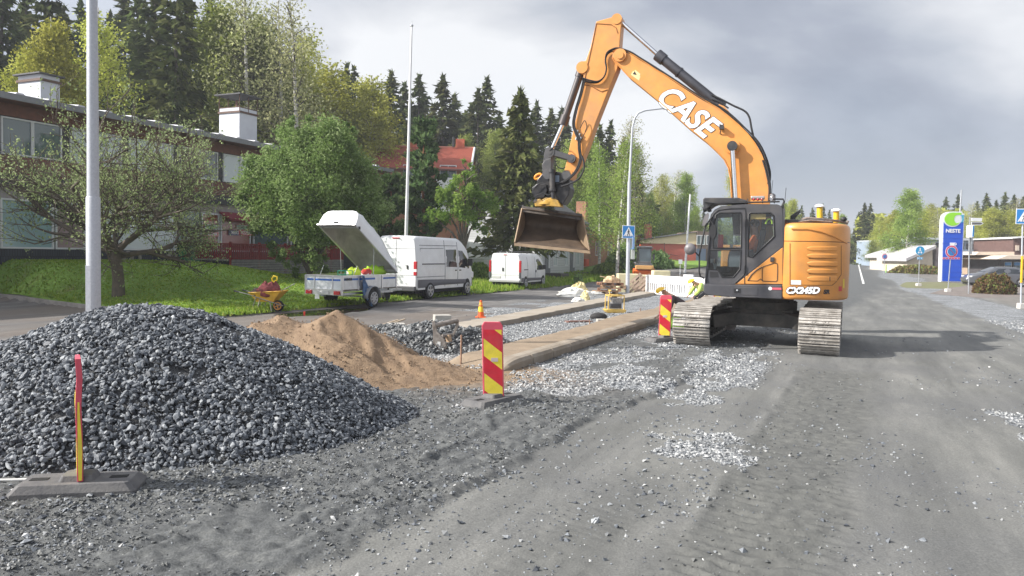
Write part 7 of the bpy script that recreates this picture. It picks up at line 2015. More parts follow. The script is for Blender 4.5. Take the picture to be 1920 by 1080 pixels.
    def crate(c):
        mb = MB()
        for z in (0, .14): 
            for y in (-.15, .15): mb.bar((-.2, y, z), (.2, y, z), .02)
            for x in (-.2, .2): mb.bar((x, -.15, z), (x, .15, z), .02)
        for x in (-.2, .2):
            for y in (-.15, .15): mb.bar((x, y, -.1), (x, y, .14), .02)
        mb.build('frame', mat('crate_green', (.02, .25, .15), .5), c)
    cargo('green_crate', 'small green wire crate at the rear of the trailer', 'crate', .5, -.5, z1 + .05, crate)
    def bucket_(c): mb = MB(); mb.tube([(0, 0, 0), (0, 0, .26)], [.09, .11], 14); mb.build('pail', PLATE_W, c)
    cargo('white_pail', 'white pail beside the green crate on the trailer', 'pail', .95, -.35, z1 - .1, bucket_)
    tp = thing('blue_tarpaulin', 'blue plastic sheet hanging down the trailer side in front of the wheel', 'tarpaulin', M4 @ Vector((.95, -.82, 0)), rz)
    rows = []
    r = random.Random(6)
    for i in range(9):
        u = i/8; xs_ = .10 + .34*u; z = z1 + .02 - (z1 - .02)*u; wd = .05 + .10*math.sin(u*3.1) 
        rows.append([(xs_ + wd*(k/5 - .5)*2 + r.uniform(-.01, .01), -.03 - .05*math.sin(k*2.2 + i) - .28*max(0, u - .55), max(z, .03)) for k in range(6)])
    mb = MB(); mb.loft(rows, cap=False, closed=False); o = mb.build('sheet', mat('tarp_blue', (.08, .17, .34), .35, var=.4, vscale=7), tp, fix=False); so = o.modifiers.new('s', 'SOLIDIFY'); so.thickness = .008
trailer()
# --- yellow wheelbarrow
def barrow():
    p = gp(500, 584); t = thing('wheelbarrow', 'yellow wheelbarrow loaded with red rags and tools on the lawn edge', 'wheelbarrow', p, R_(-6), scale=(.92, .92, .92))
    TY = mat('barrow_yellow', (.66, .36, .03), .5, var=.2, dirt=.4, vscale=5); GM_ = mat('barrow_frame', (.25, .24, .22), .5, .5)
    b0 = [(-.28, -.2), (.30, -.2), (.30, .2), (-.28, .2)]; b1 = [(-.48, -.32), (.62, -.32), (.62, .32), (-.48, .32)]
    m = MB(); lo = [(x, y, .34) for x, y in b0]; hi = [(x, y, .62 + (.08 if x > 0 else 0)) for x, y in b1]
    m.loft([lo, hi], smooth=False, cap=False); m.add(lo, [(0, 1, 2, 3)]); o = m.build('tray', TY, t, fix=False); so = o.modifiers.new('s', 'SOLIDIFY'); so.thickness = .012
    m = MB(); m.tube(hi + [hi[0]], .018, 6, smooth=False); m.build('tray_rim', TY, t)
    m = MB()
    for sg in (1, -1):
        m.tube([(.62, sg*.12, .2), (.2, sg*.22, .34), (-.45, sg*.28, .55), (-.95, sg*.3, .66)], .018, 6)
        m.tube([(-.25, sg*.26, .48), (-.42, sg*.26, .0), (-.22, sg*.26, 0), (-.12, sg*.26, .42)], .016, 6)
        m.tube([(.20, sg*.2, .34), (.26, sg*.2, .02)], .018, 6)
    m.build('frame', GM_, t)
    m = MB()
    for sg in (1, -1): m.tube([(-.85, sg*.3, .64), (-1.0, sg*.3, .67)], .026, 8)
    m.build('handle_grips', BLACKP, t)
    wheel(t, .40, 0, .19, .19, .1, -1, mat('barrow_rim', (.55, .25, .05), .6), 4)
    def heap_(nm, lab, cat, x, y, z, rx, ry, rzz, m_, sd):
        c = thing(nm, lab, cat, t.matrix_world @ Vector((x, y, z)), .3); mb = MB(); r = random.Random(sd); n = 16; rings = []
        for i in range(1, 8):
            a = math.pi*i/8; rings.append([(math.sin(a)*math.cos(2*math.pi*j/n)*rx*(1 + r.uniform(-.2, .2)), math.sin(a)*math.sin(2*math.pi*j/n)*ry*(1 + r.uniform(-.2, .2)), (1 - math.cos(a))*rzz/2*(1 + r.uniform(-.2, .2))) for j in range(n)])
        mb.loft(rings); mb.build('cloth', m_, c)
    heap_('rag_bundle', 'bundle of dark red rags heaped in the yellow wheelbarrow', 'rags', .12, -.05, .42, .38, .25, .5, mat('rag_red', (.22, .05, .05), .9, var=.5, vscale=9), 1)
    heap_('dark_tool_bag', 'dark bag at the handle end of the wheelbarrow load', 'bag', -.28, -.08, .45, .2, .2, .28, mat('bag_dark', (.07, .045, .04), .9, var=.5, vscale=9), 2)
    sh = thing('shovel', 'shovel with yellow D handle sticking up from the wheelbarrow', 'shovel', t.matrix_world @ Vector((.05, .02, .75)), 0)
    m = MB(); m.tube([(-.1, 0, -.15), (.14, 0, .22)], .018, 6); m.build('shaft', BLACKM, sh); m = MB(); q = [(.14 + .0, 0, .2), (.10, 0, .32), (.16, 0, .40), (.26, 0, .38), (.26, 0, .28), (.14, 0, .2)]; m.tube(q, .026, 7); m.build('handle', mat('handle_yellow', (.85, .62, .02), .5), sh)
    ro = thing('iron_bar', 'thin iron bar leaning out of the right end of the wheelbarrow', 'bar', t.matrix_world @ Vector((.5, 0, .62)), 0); m = MB(); m.tube([(-.3, 0, -.1), (.42, 0, .30)], .014, 6); m.build('rod', GM_, ro)
barrow()
# ------------------------------------------------------------------ street items
RED_R = mat('reflective_red', (.60, .014, .035), .45, var=.2, vscale=6, dirt=.32)
YEL_R = mat('reflective_yellow', (.82, .66, .05), .45, var=.14, vscale=6, dirt=.34)
PINK = mat('red_plastic_faded', (.62, .08, .12), .5, var=.15)
BASER = mat('recycled_rubber', (.085, .085, .09), .85, col2=(.15, .145, .14), vscale=5, bump=.35, bscale=50)
GALV = mat('galvanised_pole', (.50, .52, .56), .5, .15, col2=(.40, .42, .46), vscale=30, bump=.05)
def beacon(label, p, rz, base_rz, lean=0.0, flip=1, bent=False):
    p = p + Vector((0, 0, .02)); t = thing('traffic_beacon', label, 'traffic beacon', p, rz, 'red and yellow roadside beacons')
    # base plate
    m = MB(); br = base_rz - rz
    def ring(hl, hw, ch, z): return [Matrix.Rotation(br, 3, 'Z') @ Vector(q + (z,)) for q in ((-hl, -hw + ch), (-hl + ch, -hw), (hl - ch, -hw), (hl, -hw + ch), (hl, hw - ch), (hl - ch, hw), (-hl + ch, hw), (-hl, hw - ch))]
    m.loft([ring(.46, .20, .03, -.05), ring(.46, .20, .03, .05), ring(.40, .165, .03, .115)], smooth=False)
    m.loft([ring(.13, .11, .02, .112), ring(.11, .09, .02, .16)], smooth=False)
    b = m.build('base', BASER, t, bevel=.006)
    m = MB()
    for sx in (-.29, .29):
        m = MB(); c = Matrix.Rotation(br, 3, 'Z') @ Vector((sx, 0, 0)); m.box((c.x, c.y, .1165), (.13, .07, .004), rz=br)
        m.build('grip_hole', mat('hole_black', (.008, .008, .008), .9), b)
    # blade: local x across, facing -y
    w, h, z0 = .135, .97, .12
    def L(x, z): return x + (z - z0)*math.tan(lean)
    blade = thing('x', None, None) if False else None
    out = [(-w, z0), (w, z0), (w, z0 + h - .05), (w - .03, z0 + h), (-w + .03, z0 + h), (-w, z0 + h - .05)]
    m = MB()
    if not bent:
        m.prism([(L(x, z), z) for x, z in out], -.022, .022)
        body = m.build('panel', PINK, t, bevel=.006)
        m = MB(); f = .018
        # chevrons
        yb = -.0245
        lo_, hi = z0 + .03, z0 + h - .10; sl = -.78*flip; step = .225; k = 0; z = lo_ - .5
        def clip(a, b_):
            """band between heights a and b_ at x=-w, sloping"""
            xs_ = [-w + f, w - f]; poly_ = []
            top = [(x, b_ + sl*(x + w)) for x in xs_]; bt_ = [(x, a + sl*(x + w)) for x in xs_]
            q = [bt_[0], bt_[1], top[1], top[0]]
            def cut(q, zc, keep_above):
                o = []
                for i in range(len(q)):
                    p1, p2 = q[i], q[(i+1) % len(q)]; i1 = (p1[1] >= zc) == keep_above; i2 = (p2[1] >= zc) == keep_above
                    if i1: o.append(p1)
                    if i1 != i2: tt = (zc - p1[1])/(p2[1] - p1[1]); o.append((p1[0] + (p2[0]-p1[0])*tt, zc))
                return o
            q = cut(q, lo_, True)
            if len(q) > 2: q = cut(q, hi, False)
            return q
        for sgn_, yy in ((1, yb), (-1, -yb)):
            for col, off, nm in ((RED_R, 0, 'red_stripes'), (YEL_R, step, 'yellow_stripes')):
                m = MB(); z = lo_ - 1.0 - (.06)
                while z < hi + 1:
                    q = clip(z + off, z + off + step)
                    if len(q) > 2:
                        q = [(L(x, zz_), zz_) for x, zz_ in q]; m.add([(x, yy, zz_) for x, zz_ in q], [tuple(range(len(q)))])
                    z += 2*step
                m.build(nm, col, body, fix=False)
        m = MB(); m.box((.0, yb - .003, z0 + .48), (.09, .003, .05)); m.build('reflective_label', mat('label_pale', (.55, .45, .45), .5), body)
    else:
        prof = [(0, z0), (.002, .45), (.010, .72), (.007, .80), (.0, .93), (.010, z0 + h)]
        m = MB(); rings = []
        for i, (dx, z) in enumerate(prof): rings.append([(-w + .0*dx, dx - .021 + .0, z), (w*.96, dx - .017, z), (w*.96, dx + .017, z), (-w, dx + .021, z)])
        m.loft(rings, smooth=False); body = m.build('panel', PINK, t, bevel=.004)
        for yy, sg in ((-.0225, -1), (.0225, 1)):
            for z_a, z_b, col in ((.13, .43, YEL_R), (.43, .60, RED_R), (.60, .82, YEL_R)):
                rr = []
                for k in range(5):
                    z = z_a + (z_b - z_a)*k/4
                    dx = float(np.interp(z, [q[1] for q in prof], [q[0] for q in prof])); ww = w*(.9 if 0 < k < 4 else .55)
                    rr.append([(-ww, dx + yy, z), (ww*.9, dx + yy, z)])
                m = MB(); m.loft(rr, cap=False, closed=False); m.build('stripe', col, body, fix=False)
            # narrow edge strip seen from the street
        m = MB(); rr = []
        for k in range(9):
            z = .13 + .62*k/8; dx = float(np.interp(z, [q[1] for q in prof], [q[0] for q in prof])); hw_ = .017*(1 - abs(k/8*2 - .7)*.5)
            rr.append([(-w - .003, dx - hw_, z), (-w - .003, dx + hw_, z)])
        m.loft(rr, cap=False, closed=False); m.build('edge_strip', YEL_R, body, fix=False)
    return t
b1p = gp(150, 930); beacon('bent red and yellow beacon seen edge on, in front of the big gravel pile', b1p, R_(121), R_(12), bent=True)
b2p = gp(925, 764); beacon('red and yellow striped beacon between the sand pile and the tan kerb', b2p, R_(6), R_(52), lean=-R_(2.2))
b3p = gp(1245, 643); beacon('red and yellow striped beacon beside the left crawler track', b3p, R_(-9), R_(30), lean=R_(1.0))
b4 = beacon('red and yellow beacon half hidden behind the excavator under its cab', gp(1344, 590), R_(-12), R_(20))
# traffic cone
def cone():
    t = thing('traffic_cone', 'small orange traffic cone with yellow bands standing on the concrete strip', 'traffic cone', gp(901, 604) + Vector((0, 0, .13)))
    m = MB(); m.box((0, 0, .012), (.30, .30, .024)); m.build('foot', mat('cone_orange', (.72, .12, .02), .5), t, bevel=.005)
    m = MB(); m.tube([(0, 0, .02), (0, 0, .5)], [.105, .03], 20); b = m.build('body', MATS['cone_orange'], t)
    def r_(z): return .105 - .075*(z - .02)/.48 + .002
    m = MB(); m.tube([(0, 0, .17), (0, 0, .32)], [r_(.17), r_(.32)], 20, cap=False); m.build('band', mat('band_yellow', (.80, .55, .03), .5), b, fix=False)
    m = MB(); m.tube([(0, 0, .36), (0, 0, .44)], [r_(.36), r_(.44)], 20, cap=False); m.build('band', mat('band_orange', (.9, .35, .04), .5), b, fix=False)
    m = MB()
cone()
def stake(label, px, py, top, dia=.02, lean=(0, 0), z=0.0, name='stake', mt=None):
    p = gp(px, py); p.z += z; t = thing(name, label, 'stake', p); D = p.y; h = at(px, top, D).z - p.z
    m = MB(); m.tube([(0, 0, -.1), (lean[0], lean[1], h)], dia, 7); m.build('rod', mt or mat('rusty_rod', (.30, .18, .12), .7, var=.4, vscale=20), t)
    return t
stake('thin rusty stake standing just left of the traffic cone', 896, 608, 583, .016, z=.13)
stake('rusty stake in the sand by the near end of the kerb', 864, 688, 628, .016)
stake('thin stake in the bedding sand between the kerb and the plate compactor', 1105, 618, 598, .014, z=.2)
stake('thin stake in the sand left of the beacon by the crawler track', 1200, 594, 578, .014, z=.2)
stake('red topped marker peg behind the sand pile by the puddle', 571, 590, 584, .03, mt=mat('peg_red', (.7, .05, .03), .5))
# coupling frame lying on the small heap
def coupler():
    t = thing('coupling_frame', 'worn grey steel quick coupler frame leaning on the small gravel heap', 'steel attachment', (0, 0, 0)); t.location = (0, 0, 0)
    p0 = gp(838, 664); bpy.context.view_layer.update(); t.location = p0; bpy.context.view_layer.update()
    D = p0.y; G = lambda px, py, dy=0: at(px, py, D + dy) - p0
    ST = mat('worn_steel', (.34, .31, .28), .55, .35, col2=(.16, .13, .11), vscale=9, bump=.3)
    def slab(pts, dy0, dy1, nm):
        m = MB(); a = [G(x, y, dy0) for x, y in pts]; b = [v + Vector((0, dy1 - dy0, 0)) for v in a]; k = len(a)
        m.add(a + b, [tuple(range(k)), tuple(range(2*k-1, k-1, -1))] + [(i, i+k, (i+1) % k+k, (i+1) % k) for i in range(k)]); return m.build(nm, ST, t, bevel=.006)
    slab([(810, 603), (815, 601), (820, 622), (833, 636), (839, 652), (837, 660), (829, 656), (815, 654), (812, 640), (812, 622)], -.1, -.04, 'side_plate')
    slab([(855, 596), (860, 600), (860, 611), (850, 632), (847, 631), (854, 612)], .25, .31, 'side_plate')
    m = MB(); m.tube([G(813, 611, -.07), G(857, 601, .28)], .05, 12); m.tube([G(830, 630, 0), G(848, 628, .3)], .035, 10); m.build('cross_tube', ST, t)
    m = MB(); m.bar(G(840, 628, .1), G(846, 662, .05), .05, .12); m.build('hook_plate', mat('worn_brown', (.40, .28, .18), .6, .2), t, bevel=.01)
    m = MB(); m.bar(G(800, 657, -.05), G(832, 655, -.1), .16, .05); m.bar(G(832, 655, -.1), G(846, 650, .1), .1, .06); m.build('foot_plate', mat('worn_dark', (.09, .07, .06), .7), t, bevel=.01)
    m = MB(); p = G(823, 645, -.105); m.box(p, (.06, .006, .09)); m.build('data_plate', PLATE_W, t)
coupler()
def block(name, label, cat, px, py, dims, rz, m_, dz=0.0, D=None):
    p = gp(px, py) if D is None else at(px, py, D); p.z += dz; t = thing(name, label, cat, p, rz); m = MB(); m.box((0, 0, dims[2]/2), dims); m.build('block', m_, t, bevel=.012); return t
CONB = mat('concrete_block', (.42, .40, .36), .9, var=.15, vscale=4, bump=.3)
hz = float(heap_h(np.array([-1.95]), np.array([16.2]))[0])
tb = thing('concrete_block', 'grey concrete block lying on top of the small gravel heap', 'block', at(829, 598, 16.0), .3); m = MB(); m.box((0, 0, .0), (.36, .24, .18)); m.build('block', CONB, tb, bevel=.012)
block('concrete_block', 'pale concrete block on the asphalt beside two leaning planks', 'block', 742, 618, (.45, .3, .16), .25, CONB)
t = thing('plank', 'thin plank lying left of the small gravel heap, right one of a pair', 'plank', gp(735, 618)); m = MB(); m.bar((-.35, -.4, .05), (.25, .5, .22), .05, .03); m.build('board', mat('plank_wood', (.32, .26, .19), .8, var=.3), t)
t = thing('plank', 'thin plank lying left of the small gravel heap, left one of a pair', 'plank', gp(726, 618)); m = MB(); m.bar((-.35, -.4, .05), (.2, .5, .2), .05, .03); m.build('board', MATS['plank_wood'], t)
# white pole lying at the left edge
t = thing('white_pole', 'thin white pole lying on the ground behind the bent beacon base', 'pole', gp(60, 914)); 
m = MB(); a = gp(-120, 919) - t.location; b = gp(150, 911) - t.location; m.tube([a + Vector((0, 0, .06)), b + Vector((0, 0, .05))], .013, 8); m.build('rod', mat('pole_white', (.6, .6, .58), .6, var=.2), t)
# plate compactor
def compactor():
    p = gp(1152, 587); t = thing('plate_compactor', 'yellow plate compactor standing on the grey gravel of the island', 'plate compactor', p, R_(8))
    Y = mat('compactor_yellow', (.62, .42, .10), .55, var=.25, dirt=.4, vscale=6)
    m = MB(); m.prism([(-.36, .10), (-.30, .02), (.30, .02), (.36, .10), (.36, .13), (-.36, .13)], -.25, .25); m.build('base_plate', Y, t, bevel=.01)
    m = MB(); m.box((0, 0, .25), (.42, .34, .16)); m.build('exciter', mat('compactor_dark', (.07, .07, .075), .6), t, bevel=.02)
    m = MB(); m.box((.04, 0, .42), (.36, .3, .2)); m.cyl((-.05, -.1, .5), (-.05, .1, .5), .12, n=16); m.build('engine', mat('engine_grey', (.3, .3, .3), .5, .4, var=.4, vscale=15), t, bevel=.02)
    m = MB(); m.tube([(-.28, -.2, .13), (-.28, -.2, .62), (.28, -.2, .62), (.28, -.2, .13)], .022, 8); m.tube([(-.28, .2, .13), (-.28, .2, .62), (.28, .2, .62), (.28, .2, .13)], .022, 8); m.tube([(-.28, -.2, .6), (-.28, .2, .6)], .02, 8); m.tube([(.28, -.2, .6), (.28, .2, .6)], .02, 8); m.build('guard_frame', Y, t)
    m = MB(); m.tube([(-.1, 0, .3), (-.2, 0, .75), (-.16, 0, .80)], .024, 8); m.tube([(-.18, -.18, .78), (-.18, .18, .78)], .022, 8); m.build('handle', Y, t)
    m = MB(); m.box((.0, 0, .60), (.3, .26, .06)); m.build('tank', Y, t, bevel=.02)
compactor()
# small bits on the island
t = thing('board_scrap', 'brown board scrap lying on the gravel near the middle of the island', 'board', gp(1085, 606), .4); m = MB(); m.box((0, 0, .05), (.8, .25, .04)); m.build('board', mat('scrap_brown', (.16, .08, .06), .8), t)
t = thing('tool_bag', 'black bag beside a small block on the island gravel', 'bag', gp(1122, 600), .2); m = MB(); m.sphere((0, 0, .1), .22, 12, sq=(1.3, .8, .6)); m.build('cloth', mat('bag_black', (.03, .028, .028), .8, bump=.5, bscale=12), t)
block('concrete_block', 'small tan block next to the black bag on the island', 'block', 1133, 606, (.45, .25, .12), .1, CONB)
# plastic sheets and sacks
def sack(name, label, cat, px, py, rx, ry, h, m_, seed, pts=18, dz=0):
    p = gp(px, py); p.z += dz; t = thing(name, label, cat, p, .3); r = random.Random(seed); mb = MB(); rings = []
    for i in range(0, 9):
        a = math.pi/2*i/8; rings.append([(math.cos(a)*math.cos(2*math.pi*j/pts)*rx*(1 + r.uniform(-.14, .14)), math.cos(a)*math.sin(2*math.pi*j/pts)*ry*(1 + r.uniform(-.14, .14)), math.sin(a)*h*(1 + r.uniform(-.25, .25))) for j in range(pts)])
    mb.loft(rings, smooth=False); mb.build('sheet', m_, t); return t
PLW = mat('plastic_white', (.74, .72, .66), .4, bump=.8, bscale=7); PLY = mat('plastic_cream', (.66, .56, .28), .5, bump=.8, bscale=8)
sack('plastic_sheet', 'big crumpled white plastic sheet on the gravel left of the pallets', 'plastic sheet', 1078, 556, .95, .5, .38, PLW, 1)
sack('cement_sack', 'cream coloured sack on top of the crumpled white sheet', 'sack', 1085, 551, .5, .3, .55, PLY, 2)
sack('cement_sack', 'yellow sack lying right in front of the crumpled white sheet', 'sack', 1097, 564, .22, .2, .38, PLY, 3)
sack('plastic_sheet', 'small pale plastic scrap lying on the far edge of the concrete strip', 'plastic sheet', 1084, 566, .3, .2, .18, PLW, 4)
sack('plastic_sheet', 'long flat white plastic piece just left of the pallet stack', 'plastic sheet', 1108, 552, .7, .25, .14, PLW, 5)
# pallets
PAL = mat('pallet_wood', (.46, .31, .19), .8, var=.3, vscale=5); PALD = mat('pallet_wood_dark', (.30, .16, .10), .8, var=.4, vscale=5)
def pallet(label, p, M3, m_=PAL, group='wooden pallets by the street lamp'):
    t = thing('pallet', label, 'pallet', p, 0, group); t.rotation_euler = M3
    m = MB()
    for i in range(5): m.box((0, -.36 + .18*i, .135), (1.2, .10 if i % 2 else .13, .022))
    for y in (-.36, 0, .36): m.box((0, y, .011), (1.2, .10, .022))
    for x in (-.53, 0, .53):
        m.box((x, 0, .113), (.14, .82, .022))
        for y in (-.36, 0, .36): m.box((x, y, .062), (.14, .1, .08))
    m.build('boards', m_, t); return t
pb = gp(1140, 551)
for k, (dx, dz, a, mm) in enumerate(((-.15, 0, .1, PAL), (.05, .15, -.08, PALD), (.25, .30, .05, PAL), (.1, .45, .2, PALD))):
    pallet('%s pallet of the stack left of the street lamp foot' % ['lowest', 'second lowest', 'third, pale', 'topmost, dark'][k], pb + Vector((dx, 0, dz)), (0, 0, a), mm)
sack('firewood_heap', 'pale wood offcuts heaped on the pallet stack', 'wood offcuts', 1146, 551, .5, .3, .32, mat('wood_pale', (.60, .42, .25), .8, var=.5, vscale=9), 9, 7, dz=.6)
pl = gp(1196, 551); 
pallet('grey pallet leaning on edge just right of the street lamp', pl + Vector((-.1, -.1, .40)), (R_(78), R_(-42), R_(4)), mat('pallet_wood_grey', (.40, .30, .23), .8, var=.3))
pallet('pallet leaning behind the grey one, right of the street lamp', pl + Vector((.42, .25, .36)), (R_(80), R_(-40), R_(2)), MATS['pallet_wood_grey'])
pallet('pallet leaning next to the white barrier, right of the street lamp', pl + Vector((.65, .0, .30)), (R_(76), R_(-44), R_(6)), MATS['pallet_wood_grey'])
t = thing('plank', 'pale plank resting across the pallet stack by the lamp', 'plank', pb + Vector((.3, .2, .8))); m = MB(); m.bar((-.7, 0, .1), (.9, 0, -.18), .1, .04); m.build('board', mat('wood_pale2', (.62, .48, .32), .8), t)
# cream insulation packs behind
PK = mat('pack_cream', (.66, .60, .38), .6, var=.1)
for k, (x0, x1, y0, y1, lab) in enumerate(((1158, 1200, 514, 553, 'left cream board pack behind the leaning pallets'), (1190, 1224, 516, 552, 'cream board pack behind the lamp, beside the white barrier'), (1224, 1258, 508, 552, 'cream wrapped pack behind the white barrier'))):
    D = 40.5; a = at(x0, y1, D); b = at(x1, y0, D); z0_ = zg(a.x, D); t = thing('board_pack', lab, 'pack', (a.x, D, z0_)); m = MB(); w = b.x - a.x; m.box((w/2, .4, (b.z - z0_)/2), (w - .03, .8, b.z - z0_)); m.build('wrapped_boards', PK, t, bevel=.03)
# white plastic barriers
def barrier(label, pa, pb_, group='white plastic road barriers'):
    d = pb_ - pa; L = d.length; rz = math.atan2(d.y, d.x); t = thing('plastic_barrier', label, 'barrier', pa, rz, group)
    m = MB(); H = 1.0
    WB = mat('barrier_white', (.78, .78, .78), .45, var=.05)
    out = [(0, .04), (L, .04), (L, H), (0, H)]; holes = []
    n = max(4, int(L/.17)); 
    for i in range(n):
        x = .10 + (L - .2)*(i + .5)/n; holes.append([(x - .045, .20), (x + .045, .20), (x + .045, .62), (x - .045, .62)])
    plate(m, out, holes, -.03, .03); m.build('fence_panel', WB, t)
    m = MB(); m.box((L/2, 0, H - .03), (L, .10, .09)); m.box((L/2, 0, .10), (L, .09, .10)); m.build('rails', WB, t, bevel=.01)
    m = MB(); 
    for x in (.15, L - .15):
        m = MB(); m.box((x, 0, .02), (.16, .6, .06)); m.build('foot', BASER, t)
a = gp(1211, 552); c = gp(1289, 558.5); e = gp(1322, 561.5)
barrier('long white slotted plastic barrier directly right of the pallets', a, a.lerp(c, .99)); barrier('white slotted plastic barrier between the long one and the excavator cab', a.lerp(e, .72), e)
c2 = gp(1400, 566); barrier('white plastic barrier hidden mostly behind the excavator undercarriage', e.lerp(c2, .08), c2)
block('barrier_weight', 'white plastic box on top of the joint between the barriers', 'box', 1290, 557, (.5, .2, .14), -.5, mat('barrier_white', (.78, .78, .78), .45), dz=.98)
stake('thin leaning pole standing in front of the white barrier', 1270, 556, 507, .014, (.12, 0), mt=STEEL)
# ------------------------------------------------------------------ poles and lamps
def lamp_left():
    D = 13.6; d = ray(176, 650); p = Vector((d.x/d.y*D, D, 0)); t = thing('street_lamp', 'thick galvanised lamp post rising out of the frame behind the big gravel pile', 'street lamp', p)
    m = MB(); zst = at(175, 372, D).z; m.tube([(0, 0, -.2), (0, 0, zst), (0, 0, zst + .03)], [.119, .119, .108], 24); m.tube([(0, 0, zst), (0, 0, 9.5), (.05, .02, 9.9), (.3, .1, 10.3), (1.2, .4, 10.5)], [.102, .075, .07, .06, .05], 24); m.build('post', GALV, t)
    m = MB(); zs = at(175, 495, D).z; m.box((-.03, -.114, (zs + .35)/2 + .1), (.10, .014, zs - .6)); m.build('service_hatch', GALV, t, bevel=.004)
    m = MB(); m.loft([[(1.2 + dx, .4 + dy + dx*.33, 10.5 + z) for dy, z in ((-.09, -.03), (.09, -.03), (.07, .05), (-.07, .05))] for dx in (0, .6)], smooth=False); m.build('lamp_head', STEEL, t)
lamp_left()
def flagpole():
    D = 37.5; b = at(761.5, 445, D); top = at(772, 50, D); x0 = b.x - (top.x - b.x)*(b.z - 0)/(top.z - b.z); z0 = zg(x0, D); t = thing('flagpole', 'tall white flagpole behind the high roofed van', 'flagpole', (x0, D, z0)); h = top.z - z0
    m = MB(); m.tube([(0, 0, 0), (top.x - x0, 0, h)], [.095, .045], 14); m.build('mast', WHITEP, t)
    m = MB(); m.sphere((top.x - x0, 0, h + .05), .09, 10, sq=(1, 1, .7)); m.tube([(top.x - x0, 0, h + .05), (top.x - x0, 0, h + .3)], .015, 6); m.build('finial', STEEL, t)
flagpole()
BLUE_S = mat('sign_blue', (.02, .20, .52), .4); WH_S = mat('sign_white', (.78, .80, .82), .4); RED_S = mat('sign_red_ring', (.62, .05, .12), .4)
def crossing(par, o, size, rz_yaw=0.0, name='crossing_sign'):
    """blue square with white triangle and walking figure, centred at o, facing -y"""
    R3 = Matrix.Rotation(rz_yaw, 3, 'Z'); o = Vector(o); s = size/2
    def T(x, y, z): return o + R3 @ Vector((x, y, z))
    def pl(pts, y, nm, mt, pr):
        m = MB(); m.add([T(x, y, z) for x, z in pts], [tuple(range(len(pts)))]); return m.build(nm, mt, pr, fix=False)
    m = MB(); m.box(T(0, 0, 0), (size, .012, size), mat=R3); sg = m.build(name, WH_S, par, bevel=.004)
    pl([(-s*.92, -s*.92), (s*.92, -s*.92), (s*.92, s*.92), (-s*.92, s*.92)], -.009, 'sign_field', BLUE_S, sg)
    pl([(-s*.80, -s*.68), (s*.80, -s*.68), (0, s*.78)], -.012, 'triangle', WH_S, sg)
    m = MB(); W3 = .018*size/.64
    def seg(a, b, w): m.bar(T(a[0]*s, -.016, a[1]*s), T(b[0]*s, -.016, b[1]*s), w*size, .003, up=tuple(R3 @ Vector((0, -1, 0))))
    hc = T(.0, -.016, .32*s); m.cyl(hc, hc + R3 @ Vector((0, -.003, 0)), .045*size, n=12)
    seg((.0, .22), (.0, -.12), .07); seg((0, -.10), (-.22, -.52), .045); seg((0, -.10), (.20, -.54), .045); seg((0, .18), (-.22, -.08), .035); seg((0, .18), (.22, -.04), .035)
    for k in range(4): seg((-.62 + k*.36, -.64), (-.46 + k*.36, -.56), .035)
    m.build('walking_figure', LETB, sg); return sg
def lamp_right():
    p = gp(1176.5, 552); D = p.y; t = thing('street_lamp', 'tall slim street lamp with crossing sign beside the pallets and white barrier', 'street lamp', p)
    def Q(px, py): return at(px, py, D) - p
    m = MB(); zj = Q(1180, 340).z; a = Q(1184, 250)
    m.tube([(0, 0, -.2), (Q(1180, 350).x, 0, zj)], [.105, .095], 16); m.tube([(Q(1180, 350).x, 0, zj), Q(1184.5, 262), Q(1186, 238), Q(1190, 222), Q(1197, 212), Q(1210, 207), Q(1244, 203)], [.07, .055, .05, .05, .048, .045, .04], 12); m.build('post', GALV, t)
    m = MB(); e = Q(1244, 203); m.loft([[e + Vector((dx, dy, dz)) for dy, dz in ((-.12, -.04), (.12, -.04), (.1, .06), (-.1, .06))] for dx in (0, .75)], smooth=False); m.build('lamp_head', STEEL, t)
    c = Q(1178.5, 435); crossing(t, (c.x - .02, -.13, c.z), .66, R_(4))
    m = MB(); c = Q(1184, 456); m.box((c.x + .05, -.05, c.z), (.10, .62, .62)); o = m.build('side_sign', mat('sign_back_blue', (.16, .28, .48), .5), t); m = MB(); m.box((c.x + .0, -.05, c.z), (.012, .5, .5)); m.build('sign_back', STEEL, o)
    m = MB(); c = Q(1183, 477); m.box((c.x + .08, -.08, c.z), (.20, .16, .5)); m.build('switch_box', mat('box_grey', (.42, .44, .42), .5), t, bevel=.02)
lamp_right()
def simple_pole(name, label, cat, px, py, top, r, mt=WHITEP, D=None, dx=0.0):
    p = gp(px, py) if D is None else treepos(px, D); D = p.y; t = thing(name, label, cat, p); h = at(px, top, D).z - p.z
    m = MB(); m.tube([(0, 0, -.1), (dx, 0, h)], [r, r*.7], 10); m.build('post', mt, t); return t, h, D
t, h, D = simple_pole('flagpole', 'white flagpole in front of the red and cream building', 'flagpole', 1285, 506, 364, .10, D=62, dx=.25)
t, h, D = simple_pole('marker_post', 'short white sign post on the side road by the flagpole', 'post', 1276, 505, 493, .03, D=60); m = MB(); m.box((0, -.05, h + .1), (.3, .03, .35)); m.build('plate', WH_S, t)
t, h, D = simple_pole('mast', 'thin tall mast standing behind the blue pylon', 'mast', 1794, 500, 356, .14, mt=STEEL, D=96, dx=.2)
